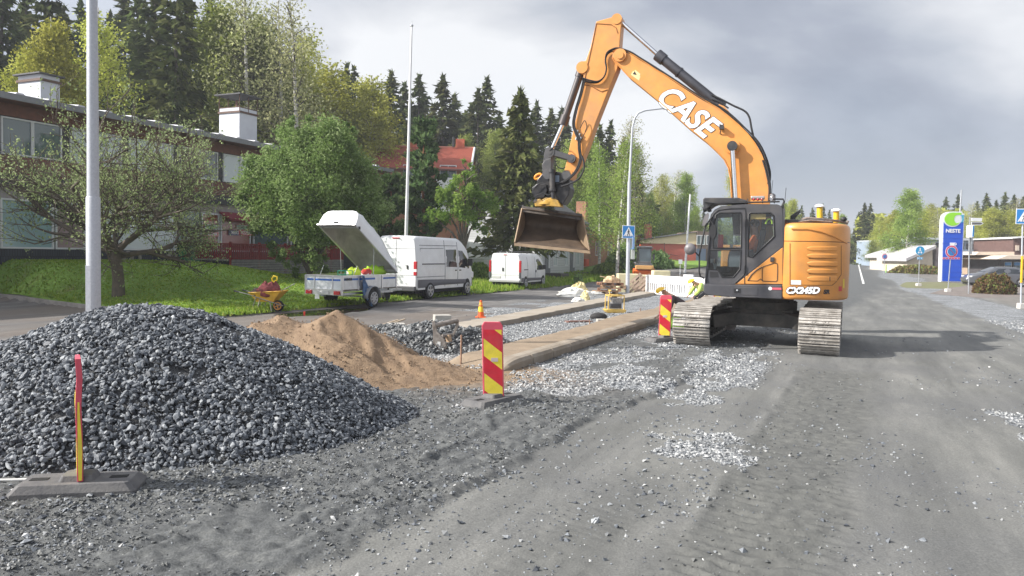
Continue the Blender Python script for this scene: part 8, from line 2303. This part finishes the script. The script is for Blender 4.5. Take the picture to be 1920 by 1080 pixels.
# blue price pylon
def pylon():
    p = gp(1784, 529); D = p.y; a = at(1765, 528, D); t = thing('price_pylon', 'tall blue filling station pylon with green and white emblem', 'sign', (a.x, D, zg(a.x, D)), 0); z0 = zg(a.x, D)
    def q(px, py, y=0): v = at(px, py, D + y); return (v.x - a.x, v.z - z0)
    PW = mat('pylon_white', (.75, .77, .80), .4); PBU = mat('pylon_blue', (.010, .09, .62), .35); 
    out = [q(1764, 528), q(1767.5, 412), q(1769.5, 404), q(1774, 399.5), q(1782, 397), q(1803.5, 396.5), q(1804, 401), q(1808.5, 401.5), q(1803.5, 528.5)]
    m = MB(); m.prism(out, 0, .45); m.build('body', PW, t, bevel=.01)
    m = MB(); m.prism([q(1766.3, 527), q(1769.5, 416), q(1806.5, 416), q(1801.8, 527.5)], -.012, .1); bl = m.build('blue_panel', PBU, t)
    m = MB()
    for y in (438, 447, 456, 469, 487, 500, 510, 519): l_, r_ = q(1766.6, y), q(1804.5, y); m.bar((l_[0], -.014, l_[1]), (r_[0], -.014, r_[1]), .03, .006)
    m.build('panel_joint', mat('joint_blue', (.03, .12, .5), .5), bl)
    def curve(cx, cy, rx, ry, a0, a1, n=16): return [(cx + rx*math.cos(R_(a0 + (a1-a0)*i/n)), cy - ry*math.sin(R_(a0 + (a1-a0)*i/n))) for i in range(n+1)]
    wt = [q(x, y) for x, y in curve(1785.5, 411, 17, 14.5, 90, 375, 24) + [(1808, 404), (1808, 400.5), (1804.5, 400.5), (1804, 397)]]
    m = MB(); m.prism(wt, -.03, .02); m.build('emblem_rim', PW, t)
    gr = [q(x, y) for x, y in [(1802, 398.8)] + curve(1785.5, 411, 15, 12.4, 90, 330, 22) + [(1796, 418)] + curve(1795.5, 411, 7, 8, 250, 95, 10) + [(1802, 403)]]
    m = MB(); m.prism(gr, -.045, -.02); m.build('emblem_green', mat('emblem_green', (.30, .72, .03), .4), t)
    tl = [q(x, y) for x, y in [(1807, 402.5)] + curve(1795, 411, 11.5, 9.5, 10, -50, 8) + curve(1796.5, 411, 7.6, 8, -40, 62, 8)]
    m = MB(); m.prism(tl, -.045, -.02); m.build('emblem_teal', mat('emblem_teal', (.06, .40, .62), .4), t)
    c = q(1786.5, 433.2); text_mesh('lettering', 'NESTE', None, (c[0], -.04, c[1]), (1, 0, .0), (0, 0, 1), .42, LETW, world=False, bold=.016, sx=1.05).parent = t
    cup = [q(x, y) for x, y in [(1781, 455), (1781, 459), (1783.5, 461.5), (1787, 461.5), (1789.5, 459.5), (1789.8, 455)]]; m = MB(); m.prism(cup, -.035, -.01)
    m.prism([q(x, y) for x, y in [(1778.5, 462.3), (1792.5, 462.3), (1792.5, 463.6), (1778.5, 463.6)]], -.035, -.01)
    h = [Vector((q(x, y)[0], -.025, q(x, y)[1])) for x, y in [(1789.6, 455.8), (1792.3, 456), (1792.4, 459), (1789.6, 460)]]; m.tube(h, .035, 5); m.build('cup_symbol', LETW, t)
pylon()
def sign_round(label, px, base, cx, cy, rpx, kind, plate_=None, name='road_sign', foot=True):
    p = gp(px, base); D = p.y; t = thing(name, label, 'road sign', p); k = D/FPX
    c = at(cx, cy, D) - p; r = rpx*k
    m = MB(); m.tube([(0, 0, -.1), (c.x, 0, c.z + r*.9)], .032, 8); m.build('post', STEEL, t)
    if foot: m = MB(); m.box((0, 0, .10), (.32, .32, .26)); m.build('foot', mat('foot_concrete', (.55, .53, .5), .9, var=.1), t, bevel=.03)
    def disc_(r0, y, nm, mt, pr=None, cc=c, n=28): m = MB(); m.cyl((cc.x, y, cc.z), (cc.x, y - .006, cc.z), r0, n=n); return m.build(nm, mt, pr or t)
    if kind == 'np':
        d0 = disc_(r*1.06, -.04, 'sign_disc', WH_S); disc_(r, -.048, 'ring', RED_S, d0); disc_(r*.76, -.056, 'ring_white', WH_S, d0); disc_(r*.70, -.064, 'blue_field', BLUE_S, d0)
        m = MB(); m.bar((c.x - r*.62, -.074, c.z + r*.62), (c.x + r*.62, -.074, c.z - r*.62), .006, r*.26, up=(0, 1, 0)); 
        m.v = [Vector((v.x, v.y, v.z)) for v in m.v]; m.build('slash', RED_S, d0)
    else:
        d0 = disc_(r*1.06, -.04, 'sign_disc', WH_S); disc_(r, -.048, 'blue_field', mat('sign_cyan', (.02, .30, .58), .4), d0)
        m = MB(); m.cyl((c.x, -.054, c.z + r*.5), (c.x, -.060, c.z + r*.5), r*.15, n=10); m.bar((c.x, -.057, c.z + r*.35), (c.x, -.057, c.z - r*.1), r*.26, .004, up=(0, 1, 0)); m.bar((c.x - r*.45, -.057, c.z - r*.1), (c.x + r*.45, -.057, c.z - r*.1), r*.08, .004, up=(0, 1, 0)); m.cyl((c.x - r*.3, -.054, c.z - r*.45), (c.x - r*.3, -.06, c.z - r*.45), r*.2, n=12); m.cyl((c.x + r*.3, -.054, c.z - r*.45), (c.x + r*.3, -.06, c.z - r*.45), r*.2, n=12); m.build('symbol', WH_S, d0)
    if plate_ == 'blue':
        e = at(cx, cy + rpx*1.75, D) - p; m = MB(); m.box((e.x, -.04, e.z), (r*1.3, .012, r*.55)); o = m.build('lower_plate', WH_S, t); m = MB(); m.box((e.x, -.05, e.z), (r*1.2, .006, r*.45)); o2 = m.build('plate_field', mat('sign_cyan', (.02, .30, .58), .4), o); m = MB(); m.box((e.x - r*.3, -.056, e.z), (r*.3, .004, r*.18)); m.box((e.x + r*.3, -.056, e.z), (r*.3, .004, r*.18)); m.build('symbol', WH_S, o2)
    if plate_ == 'red':
        for i in range(6):
            e = at(cx - 14.5 + i*5.6, cy + 12.8, D) - p; m = MB(); m.box((e.x, -.04, e.z), (4.6*k, .01, 4.2*k)); o = m.build('letter_tile', mat('tile_pale', (.62, .45, .5), .5), t); m = MB(); m.box((e.x, -.048, e.z), (3.2*k, .006, 2.8*k)); m.build('letter_mark', RED_S, o)
    return t
sign_round('no parking sign with red tiles standing in front of the blue pylon', 1777, 548, 1783.5, 471.5, 11, 'np', 'red')
sign_round('round blue foot and cycle path sign left of the blue pylon', 1722, 537, 1724.5, 470, 8.2, 'blue', 'blue')
sign_round('small round no stopping sign farther up the street', 1657, 514, 1658.5, 481, 5, 'np', foot=False)
def guide():
    p = gp(1816, 552); D = p.y; t = thing('direction_sign', 'pole with two direction boards and a side on crossing sign right of the pylon', 'road sign', p); k = D/FPX
    Q = lambda x, y: at(x, y, D) - p
    m = MB(); m.tube([(0, 0, -.1), (Q(1818, 407).x, 0, Q(1818, 407).z)], .04, 8); m.build('post', STEEL, t)
    a, b = Q(1820, 411.5), Q(1840, 411.5); m = MB(); m.box(((a.x+b.x)/2, -.06, a.z), (b.x-a.x, .03, 6*k)); m.build('white_board', WH_S, t)
    pts = [(1820, 415.8), (1838, 415.8), (1843, 419), (1838, 422.2), (1820, 422.2)]; m = MB(); m.prism([(Q(x, y).x, Q(x, y).z) for x, y in pts], -.075, -.045); o = m.build('arrow_board', WH_S, t)
    pts = [(1820.8, 417), (1837.5, 417), (1841, 419), (1837.5, 421), (1820.8, 421)]; m = MB(); m.prism([(Q(x, y).x, Q(x, y).z) for x, y in pts], -.082, -.074); m.build('arrow_field', mat('arrow_grey', (.12, .12, .13), .5), o)
    m = MB(); c = Q(1816.5, 434); m.box((c.x - .03, -.2, c.z), (.12, .6, 22*k)); o = m.build('side_sign', WH_S, t); m = MB(); m.box((c.x - .03, -.505, c.z), (.09, .012, 20*k)); m.build('blue_face', BLUE_S, o)
    m = MB(); c = Q(1819, 460); m.box((c.x + .06, 0, c.z), (.12, .1, 34*k)); m.build('upper_bracket', STEEL, t)
guide()
def crossing_right():
    p = gp(1914, 579); D = p.y; t = thing('crossing_sign_post', 'pedestrian crossing sign on a pole with concrete foot, cut by the right edge', 'road sign', p); Q = lambda x, y: at(x, y, D) - p
    m = MB(); c = Q(1918, 392); m.tube([(0, 0, -.1), (c.x, 0, c.z)], .035, 10); m.build('post', GALV, t)
    m = MB(); m.box((0, 0, .12), (.26, .26, .26)); m.build('foot', mat('foot_concrete', (.55, .53, .5), .9, var=.1), t, bevel=.03)
    c = Q(1918, 406); crossing(t, (c.x + .02, -.06, c.z), .68, R_(-10))
    m = MB(); a, b = Q(1917.5, 480), Q(1915.5, 530); m.bar((a.x - .05, -.05, a.z), (b.x - .05, -.05, b.z), .09, .05); m.build('yellow_marker', mat('marker_yellow', (.75, .42, .02), .5), t)
crossing_right()
t, h, D = simple_pole('marker_post', 'short green bollard beside the small no stopping sign', 'post', 1661, 512, 496, .07, mt=mat('bollard_green', (.25, .5, .08), .5))
# notice boards far up the street
t = thing('notice_board', 'white notice board by the far end of the street, beside the dark spruces', 'sign', treepos(1628, 132)); m = MB(); m.box((0, 0, 1.6), (1.2, .1, 2.0)); m.build('board', mat('board_grey', (.4, .42, .42), .5), t); m = MB(); 
for x in (-.62, .62): m.box((x, 0, 1.3), (.1, .12, 2.7))
m.box((0, 0, 2.65), (1.34, .12, .1)); m.build('frame', WH_S, t)
t = thing('banner', 'tilted white banner left of the notice board at the far street side', 'sign', treepos(1612, 128)); m = MB(); m.prism([(-.7, 2.1), (-.2, .9), (1.1, .8), (1.0, 1.5)], -.03, .03); m.build('cloth', WH_S, t); m = MB(); m.tube([(0, .05, 0), (0, .05, 1.5)], .03, 6); m.tube([(.8, .05, 0), (.8, .05, 1.2)], .03, 6); m.build('posts', STEEL, t)
# ------------------------------------------------------------------ road marking and kerb
m = MB(); 
def road_strip(name, s0, s1, t0, w, mt):
    S = np.arange(s0, s1, .5); V = []; F_ = []
    for i, s in enumerate(S):
        tt = t0(s); 
        for k in (0, 1): v = st(s, tt + w*k); V.append((v.x, v.y, float(gh(v.x, v.y)[0]) + .03))
    for i in range(len(S)-1): F_.append((2*i, 2*i+1, 2*i+3, 2*i+2))
    o = mesh_obj(name, V, F_, mt); tag(o, kind='structure'); return o
road_strip('road_marking', 62, 140, lambda s: .9 + .004*(s-62), .17, mat('marking_white', (.62, .62, .6), .7, var=.3, vscale=2))
lk = thing('lawn_kerb', 'weathered grey kerb along the front edge of the lawn', 'kerb', st(15, -20), 0)
m = MB(); u = 16.6
pts = []
while u < 60: s_ = 14.9 + .16*(u - 16.5) - .08; v = st(s_, -u); pts.append(Vector((v.x, v.y, zg(v.x, v.y) + .02))); u += 1.0
for a, b in zip(pts[:-1], pts[1:]): m.bar(a, b.lerp(a, .012), .13, .16)
m.build('kerb_stone', mat('kerb_grey', (.27, .25, .23), .9, var=.3, vscale=3), lk, world=True)
# ------------------------------------------------------------------ wheeled sweeper loader in the distance
def loader():
    D = 57; p = treepos(1209, D); t = thing('compact_loader', 'small orange fronted loader with sweeping drum behind the board packs', 'loader', p, R_(-4)); 
    OR = mat('loader_orange', (.72, .14, .02), .5, var=.15); TN = mat('drum_tan', (.62, .34, .12), .7); GC = mat('loader_grey', (.12, .12, .125), .5)
    m = MB(); m.prism([(-.5, .25), (-.6, .55), (-.2, .75), (.0, .35)], -.9, .75, ax='x'); q = m.build('brush_hood', OR, t, bevel=.03)
    m = MB(); m.box((-.05, -.45, .82), (1.35, .5, .30)); m.build('hopper', TN, t, bevel=.04)
    m = MB(); m.box((0, .8, .75), (1.2, 1.8, .7)); m.build('chassis', GC, t, bevel=.05)
    m = MB()
    for x in (-.45, .48):
        for y in (.15, 1.25): m.box((x, y, 1.65), (.08, .08, 1.3))
    m.box((.02, .7, 2.32), (1.15, 1.35, .12)); m.box((.02, .12, 1.1), (1.0, .1, .35)); cb_ = m.build('cab_frame', GC, t, bevel=.02)
    m = MB(); m.box((.02, .13, 1.75), (.86, .02, 1.0)); m.build('windscreen', glass('loader_glass', (.10, .14, .16), .05), cb_)
    m = MB(); m.box((.02, .7, 2.42), (1.0, 1.2, .05)); m.build('roof', mat('loader_roof', (.5, .5, .5), .5), cb_)
    for x in (-.62, .62):
        for y in (.4, 1.4): wheel(t, y*0 + x*0, 0, 0, .01, .01) if False else None
        for y in (.35, 1.35):
            m = MB(); m.cyl((x - .14, y, .42), (x + .14, y, .42), .42, n=18); m.build('wheel', TYRE, t)
    m = MB(); m.sphere((-.72, .1, 1.15), .09, 8); m.build('headlight', mat('lamp_white', (.7, .68, .68), .3), t); m = MB(); m.sphere((-.3, .7, 2.5), .08, 8); m.build('beacon', mat('cone_orange', (.72, .12, .02), .5), t)
    m = MB(); m.box((.72, .5, 1.6), (.14, .3, .5)); m.build('side_mirror', GC, t)
loader()
# ------------------------------------------------------------------ shrubs
def shrub(name, label, p, rx, ry, rz_, n, mt, size, seed, mt2=None):
    r = np.random.RandomState(seed); t = thing(name, label, 'shrub', p)
    d = r.normal(size=(n, 3)); d /= np.linalg.norm(d, axis=1)[:, None]; d[:, 2] = np.abs(d[:, 2]); R0 = r.uniform(.2, 1, n)**.4
    P = d*R0[:, None]*np.array([rx, ry, rz_]); P += (fbm(P[:, 0]*3, P[:, 1]*3 + P[:, 2]*3, 1.0, 2, seed)[:, None] - .5)*.35*rz_
    V, F_, T = leaf_tris(P, size, r, np.tile([0, 0, .7], (n, 1)), 1.2); crown('foliage', V, F_, T, mt, t)
    mb = MB(); rr = random.Random(seed)
    for i in range(22): a = rr.uniform(0, 6.28); mb.tube([(math.cos(a)*rx*.2, math.sin(a)*ry*.2, 0), (math.cos(a)*rx*rr.uniform(.3, .95), math.sin(a)*ry*rr.uniform(.3, .95), rz_*rr.uniform(.5, 1.0))], [.02, .006], 4)
    mb.build('stems', BARK, t); return t
pS = gp(1879, 553); shrub('shrub', 'round reddish brown shrub with a green foot near the right edge', pS + Vector((0, .8, 0)), 1.35, .9, 1.35, 9000, L_DRY, .13, 1)
shrub('shrub', 'low bushy shrub between the two white vans, under the maple', treepos(893, 47), 1.1, .7, .95, 3500, L_MAP, .16, 2)
shrub('shrub', 'dark green shrub in the grass right of the small white van', treepos(1086, 46), .35, .3, .9, 1500, L_BUSH, .10, 3)
shrub('shrub', 'low green shrub in front of the orange brick building', treepos(1140, 58), 1.3, .8, .9, 2500, L_MAP, .2, 4)
shrub('shrub', 'shrub beside the red wall behind the loader', treepos(1172, 64), 1.6, 1.0, 2.2, 3500, L_BUSH, .22, 5)
shrub('shrub', 'brown scrub in front of the cream sheds', treepos(1722, 84), 3.4, 1.0, 1.0, 4000, L_DRY, .2, 6)
shrub('shrub', 'shrub at the grassy slope below the red building', treepos(1230, 66), 1.6, 1.0, 1.6, 3000, L_BUSH, .2, 7)
# verge by the pylon and grass slope
def verge(name, pts, m_, h=.02, n=2600, seed=1, hb=(.05, .14)):
    P = [gp(*q) for q in pts]; c = sum(P, Vector())/len(P); m = MB()
    ring = [Vector((p.x, p.y, zg(p.x, p.y) + h)) for p in P]; k = len(ring)
    mid = [Vector((p.x, p.y, zg(p.x, p.y) + h + .03)) for p in [v.lerp(c, .5) for v in ring]]
    c.z = zg(c.x, c.y) + h + .04
    m.add(ring + mid + [c], [(i, (i+1) % k, (i+1) % k + k, i + k) for i in range(k)] + [(i + k, (i+1) % k + k, 2*k) for i in range(k)])
    o = m.build(name, m_, None, fix=False); tag(o, kind='structure'); return o
GRS = bpy.data.materials['grass']
verge('grass_verge', [(1680, 536), (1700, 529), (1760, 529), (1812, 532), (1812, 539), (1770, 542), (1700, 540)], mat('verge_grass', (.16, .18, .075), .95, col2=(.14, .12, .07), vscale=1.2, bump=1., bscale=12), .01)
verge('dirt_verge', [(1742, 551), (1790, 536), (1860, 533), (1925, 533), (1925, 556), (1840, 559)], mat('dirt', (.17, .145, .13), .95, var=.3, vscale=2, bump=.6), .005)
verge('grass_slope', [(1240, 501), (1262, 492), (1335, 489), (1335, 500), (1290, 506)], GRS, .10)
# ------------------------------------------------------------------ people
SKIN = mat('skin', (.45, .26, .18), .55, var=.1)
def skin_obj(name, verts, edges, radii, m_, par, root=0, sub=2):
    me = bpy.data.meshes.new(name); me.from_pydata([tuple(v) for v in verts], edges, []); me.materials.append(m_)
    o = bpy.data.objects.new(name, me); COL.objects.link(o); o.parent = par
    md = o.modifiers.new('skin', 'SKIN'); md.use_smooth_shade = True; md.branch_smoothing = .6
    sv = me.skin_vertices[0].data
    for i, r in enumerate(radii):
        rr = r if isinstance(r, tuple) else (r, r); sv[i].radius = rr; sv[i].use_root = (i == root)
    s = o.modifiers.new('sub', 'SUBSURF'); s.levels = sub; s.render_levels = sub
    return o
def person(label, loc, rz, J, jacket, trousers, helmet=None, hair=None, vest=None):
    """J: joints in local metres: pelvis chest neck head shL elL haL shR elR haR hipL knL ftL hipR knR ftR (x = facing)"""
    t = thing('person', label, 'person', loc, rz)
    V = {k: Vector(v) for k, v in J.items()}
    mid = (V['pelvis'] + V['chest'])/2
    names = ['pelvis', 'mid', 'chest', 'neck', 'headb', 'head', 'shL', 'elL', 'wrL', 'haL', 'shR', 'elR', 'wrR', 'haR', 'hipL', 'knL', 'anL', 'ftL', 'hipR', 'knR', 'anR', 'ftR']
    V['mid'] = mid; V['headb'] = V['neck'].lerp(V['head'], .45)
    for s_ in 'LR':
        V['wr' + s_] = V['el' + s_].lerp(V['ha' + s_], .8); f = Vector((.16, 0, -.04)); V['an' + s_] = V['ft' + s_] - f*.9
    rad = dict(pelvis=(.135, .10), mid=(.125, .09), chest=(.15, .105), neck=.052, headb=.07, head=(.085, .098), sh=.052, el=.04, wr=.027, ha=.03, hip=.082, kn=.056, an=.038, ft=.035)
    R0 = [rad.get(n, rad.get(n[:-1])) for n in names]; ix = {n: i for i, n in enumerate(names)}
    E_ = [('pelvis', 'mid'), ('mid', 'chest'), ('chest', 'neck'), ('neck', 'headb'), ('headb', 'head')]
    for s_ in 'LR': E_ += [('chest', 'sh' + s_), ('sh' + s_, 'el' + s_), ('el' + s_, 'wr' + s_), ('wr' + s_, 'ha' + s_), ('pelvis', 'hip' + s_), ('hip' + s_, 'kn' + s_), ('kn' + s_, 'an' + s_), ('an' + s_, 'ft' + s_)]
    vs = [V[n] for n in names]; ed = [(ix[a], ix[b]) for a, b in E_]
    # fingers and thumb from each hand
    for s_, sg in (('L', 1), ('R', -1)):
        h = V['ha' + s_]; d = (h - V['wr' + s_]).normalized(); side_ = Vector((0, 1, 0)) - d*d.y; side_.normalize(); dn = d.cross(side_)
        for k, (o_, ln) in enumerate(((-.030, .065), (-.010, .078), (.012, .072), (.032, .055))):
            a = h + side_*o_ + d*.035; b = a + d*ln*.55 + dn*.012; c = b + d*ln*.35 + dn*.022
            i = len(vs); vs += [a, b, c]; R0 += [.011, .009, .008]; ed += [(ix['ha' + s_], i), (i, i+1), (i+1, i+2)]
        a = h - side_*.045*sg*-1 + d*.0; b = a + d*.035 + side_*.012*sg; i = len(vs); vs += [a, b]; R0 += [.012, .009]; ed += [(ix['ha' + s_], i), (i, i+1)]
    # nose and ears
    hd = V['head']; i = len(vs)
    body = skin_obj('body', vs, ed, R0, SKIN, t)
    def cloth(nm, chain, m_, grow, cut=None):
        nn = []; 
        for a, b in chain:
            for q in (a, b):
                if q not in nn: nn.append(q)
        rr = []
        for q in nn: r = rad.get(q, rad.get(q[:-1])); r = r if isinstance(r, tuple) else (r, r); rr.append((r[0] + grow, r[1] + grow))
        return skin_obj(nm, [V[q] for q in nn], [(nn.index(a), nn.index(b)) for a, b in chain], rr, m_, t)
    up = [('pelvis', 'mid'), ('mid', 'chest')]; V['nk'] = V['chest'].lerp(V['neck'], .75); rad['nk'] = .062
    for s_ in 'LR': up += [('chest', 'sh' + s_), ('sh' + s_, 'el' + s_), ('el' + s_, 'wr' + s_)]
    rad['wr'] = .034; cloth('jacket', up, jacket, .045)
    lo = []
    for s_ in 'LR': lo += [('pelvis', 'hip' + s_), ('hip' + s_, 'kn' + s_), ('kn' + s_, 'an' + s_)]
    cloth('trousers', lo, trousers, .02)
    for s_ in 'LR': 
        m = MB(); a = V['an' + s_]; b = V['ft' + s_]; m.tube([a + Vector((-.04, 0, 0)), a, b, b + (b - a).normalized()*.07], [.05, .06, .055, .035], 10); m.build('boot', mat('boot_black', (.03, .028, .025), .7), t)
    fd = Vector(J.get('face', (1, 0, 0))).normalized(); u = (hd - V['neck']).normalized(); sd_ = u.cross(fd).normalized()
    m = MB(); m.tube([hd + fd*.085 + u*.03, hd + fd*.115 - u*.005, hd + fd*.09 - u*.02], [.008, .016, .012], 6); m.build('nose', SKIN, t)
    for k in (1, -1):
        m = MB(); m.sphere(hd + fd*.085 + sd_*.032*k + u*.03, .012, 8); m.build('eye', mat('eye_dark', (.03, .025, .02), .3), t); m = MB(); m.sphere(hd + sd_*.092*k, .025, 8, sq=(1, .6, 1.3)); m.build('ear', SKIN, t)
    m = MB(); m.bar(hd + fd*.088 - u*.05 - sd_*.022, hd + fd*.088 - u*.05 + sd_*.022, .008, .006); m.build('mouth', mat('lip', (.3, .1, .08), .5), t)
    if helmet:
        X = fd; M3 = Matrix((fd, sd_, u)).transposed(); rings = []
        for k in range(7): a = math.pi/2*k/6; rings.append([hd + M3 @ Vector((math.cos(b)*.135*math.cos(a), math.sin(b)*.115*math.cos(a), .035 + .115*math.sin(a))) for b in [2*math.pi*j/18 for j in range(18)]])
        rings = [[hd + M3 @ Vector((math.cos(b)*.16 + (.02 if math.cos(b) > 0 else 0), math.sin(b)*.128, .028)) for b in [2*math.pi*j/18 for j in range(18)]]] + rings
        m = MB(); m.loft(rings); m.build('helmet', helmet, t)
    if hair:
        m = MB(); m.sphere(hd + u*.035 - fd*.02, .105, 14, sq=(1, 1, .95)); m.build('hair', hair, t)
    if vest:
        m = MB(); c = V['chest']; dsp = (V['chest'] - V['pelvis']).normalized()
        rr = []
        for q, (rx, ry) in ((-.02, (.175, .15)), (.35, (.165, .15)), (.75, (.19, .165)), (1.0, (.18, .15)), (1.12, (.12, .10))):
            o = V['pelvis'] + (V['chest'] - V['pelvis'])*q; fx = dsp.cross(Vector((0, 1, 0))).normalized(); rr.append([o + Vector((0, 1, 0))*math.cos(b)*rx*1.08 + fx*math.sin(b)*ry for b in [2*math.pi*j/20 for j in range(20)]])
        m.loft(rr); m.build('vest', vest, t)
    return t
HELM = mat('helmet_yellow', (.80, .52, .03), .35)
# kneeling worker behind the striped beacon (facing left, away from the camera)
pz = gp(1264, 620); pz.z += .0
person('kneeling worker in dark jacket and yellow helmet bending behind the striped beacon by the track', pz, R_(172),
       dict(pelvis=(-.28, 0, .66), chest=(.08, 0, .90), neck=(.22, 0, .99), head=(.35, 0, 1.06), shL=(.08, .2, .92), elL=(.18, .27, .58), haL=(.42, .2, .36), shR=(.08, -.2, .92), elR=(.2, -.27, .58), haR=(.44, -.18, .36), hipL=(-.26, .11, .60), knL=(.12, .16, .12), ftL=(-.32, .14, .06), hipR=(-.26, -.11, .60), knR=(.14, -.16, .12), ftR=(-.30, -.14, .06), face=(.8, 0, -.6)),
       mat('jacket_dark', (.075, .062, .07), .85, var=.2), mat('trousers_lime', (.35, .62, .08), .8, var=.2), HELM)
pz = gp(1311, 575)
person('worker in pale hi-vis clothing and yellow helmet bending over behind the left crawler track', pz, R_(195),
       dict(pelvis=(-.22, 0, .66), chest=(.05, 0, .88), neck=(.22, 0, .96), head=(.36, 0, 1.02), shL=(.05, .2, .93), elL=(.18, .28, .66), haL=(.40, .2, .42), shR=(.05, -.2, .93), elR=(.2, -.28, .66), haR=(.42, -.18, .42), hipL=(-.2, .11, .62), knL=(.14, .17, .36), ftL=(-.05, .15, .07), hipR=(-.2, -.11, .62), knR=(.16, -.17, .36), ftR=(-.03, -.15, .07), face=(.8, 0, -.6)),
       mat('jacket_lime', (.52, .72, .16), .75, var=.3, vscale=8), mat('trousers_dark', (.05, .05, .06), .85), HELM, vest=mat('vest_pale', (.62, .75, .30), .7, var=.4, vscale=6))
# the operator sits in the cab
xm = EXC.matrix_world
Fx_ = Fr(EXC); so = Fx_.px(1408, 480, .9); zsk = Fx_.px(1400, 533, 1.42).z
op = xm @ Vector((so.x - .03, .95, zsk + .60)); 
person('seated excavator operator in orange jacket inside the cab', op, EXC.rotation_euler.z,
       dict(pelvis=(0, 0, .08), chest=(-.06, 0, .42), neck=(-.05, 0, .60), head=(-.02, 0, .74), shL=(-.05, .19, .46), elL=(.05, .26, .22), haL=(.30, .32, .22), shR=(-.05, -.19, .46), elR=(.05, -.26, .22), haR=(.30, -.32, .22), hipL=(.08, .1, .06), knL=(.46, .13, .10), ftL=(.62, .13, -.42), hipR=(.08, -.1, .06), knR=(.46, -.13, .10), ftR=(.62, -.13, -.42)),
       mat('jacket_orange', (.75, .15, .03), .7, var=.2), mat('trousers_dark', (.05, .05, .06), .85), None, mat('hair_brown', (.05, .03, .02), .8))
# ------------------------------------------------------------------ haze in the air
hm = bpy.data.materials.new('haze_air'); hm.use_nodes = True; t_ = hm.node_tree; t_.nodes.clear()
pv = N(t_, 'ShaderNodeVolumePrincipled'); pv.inputs['Color'].default_value = (.90, .93, 1, 1); pv.inputs['Density'].default_value = .0007; pv.inputs['Anisotropy'].default_value = .0
ho = N(t_, 'ShaderNodeOutputMaterial'); Lk(t_, pv.outputs[0], ho.inputs['Volume'])
mb_ = MB(); mb_.box((0, 0, 19.0), (2100, 2100, 44)); hz_ = mb_.build('haze', hm); tag(hz_, kind='stuff')
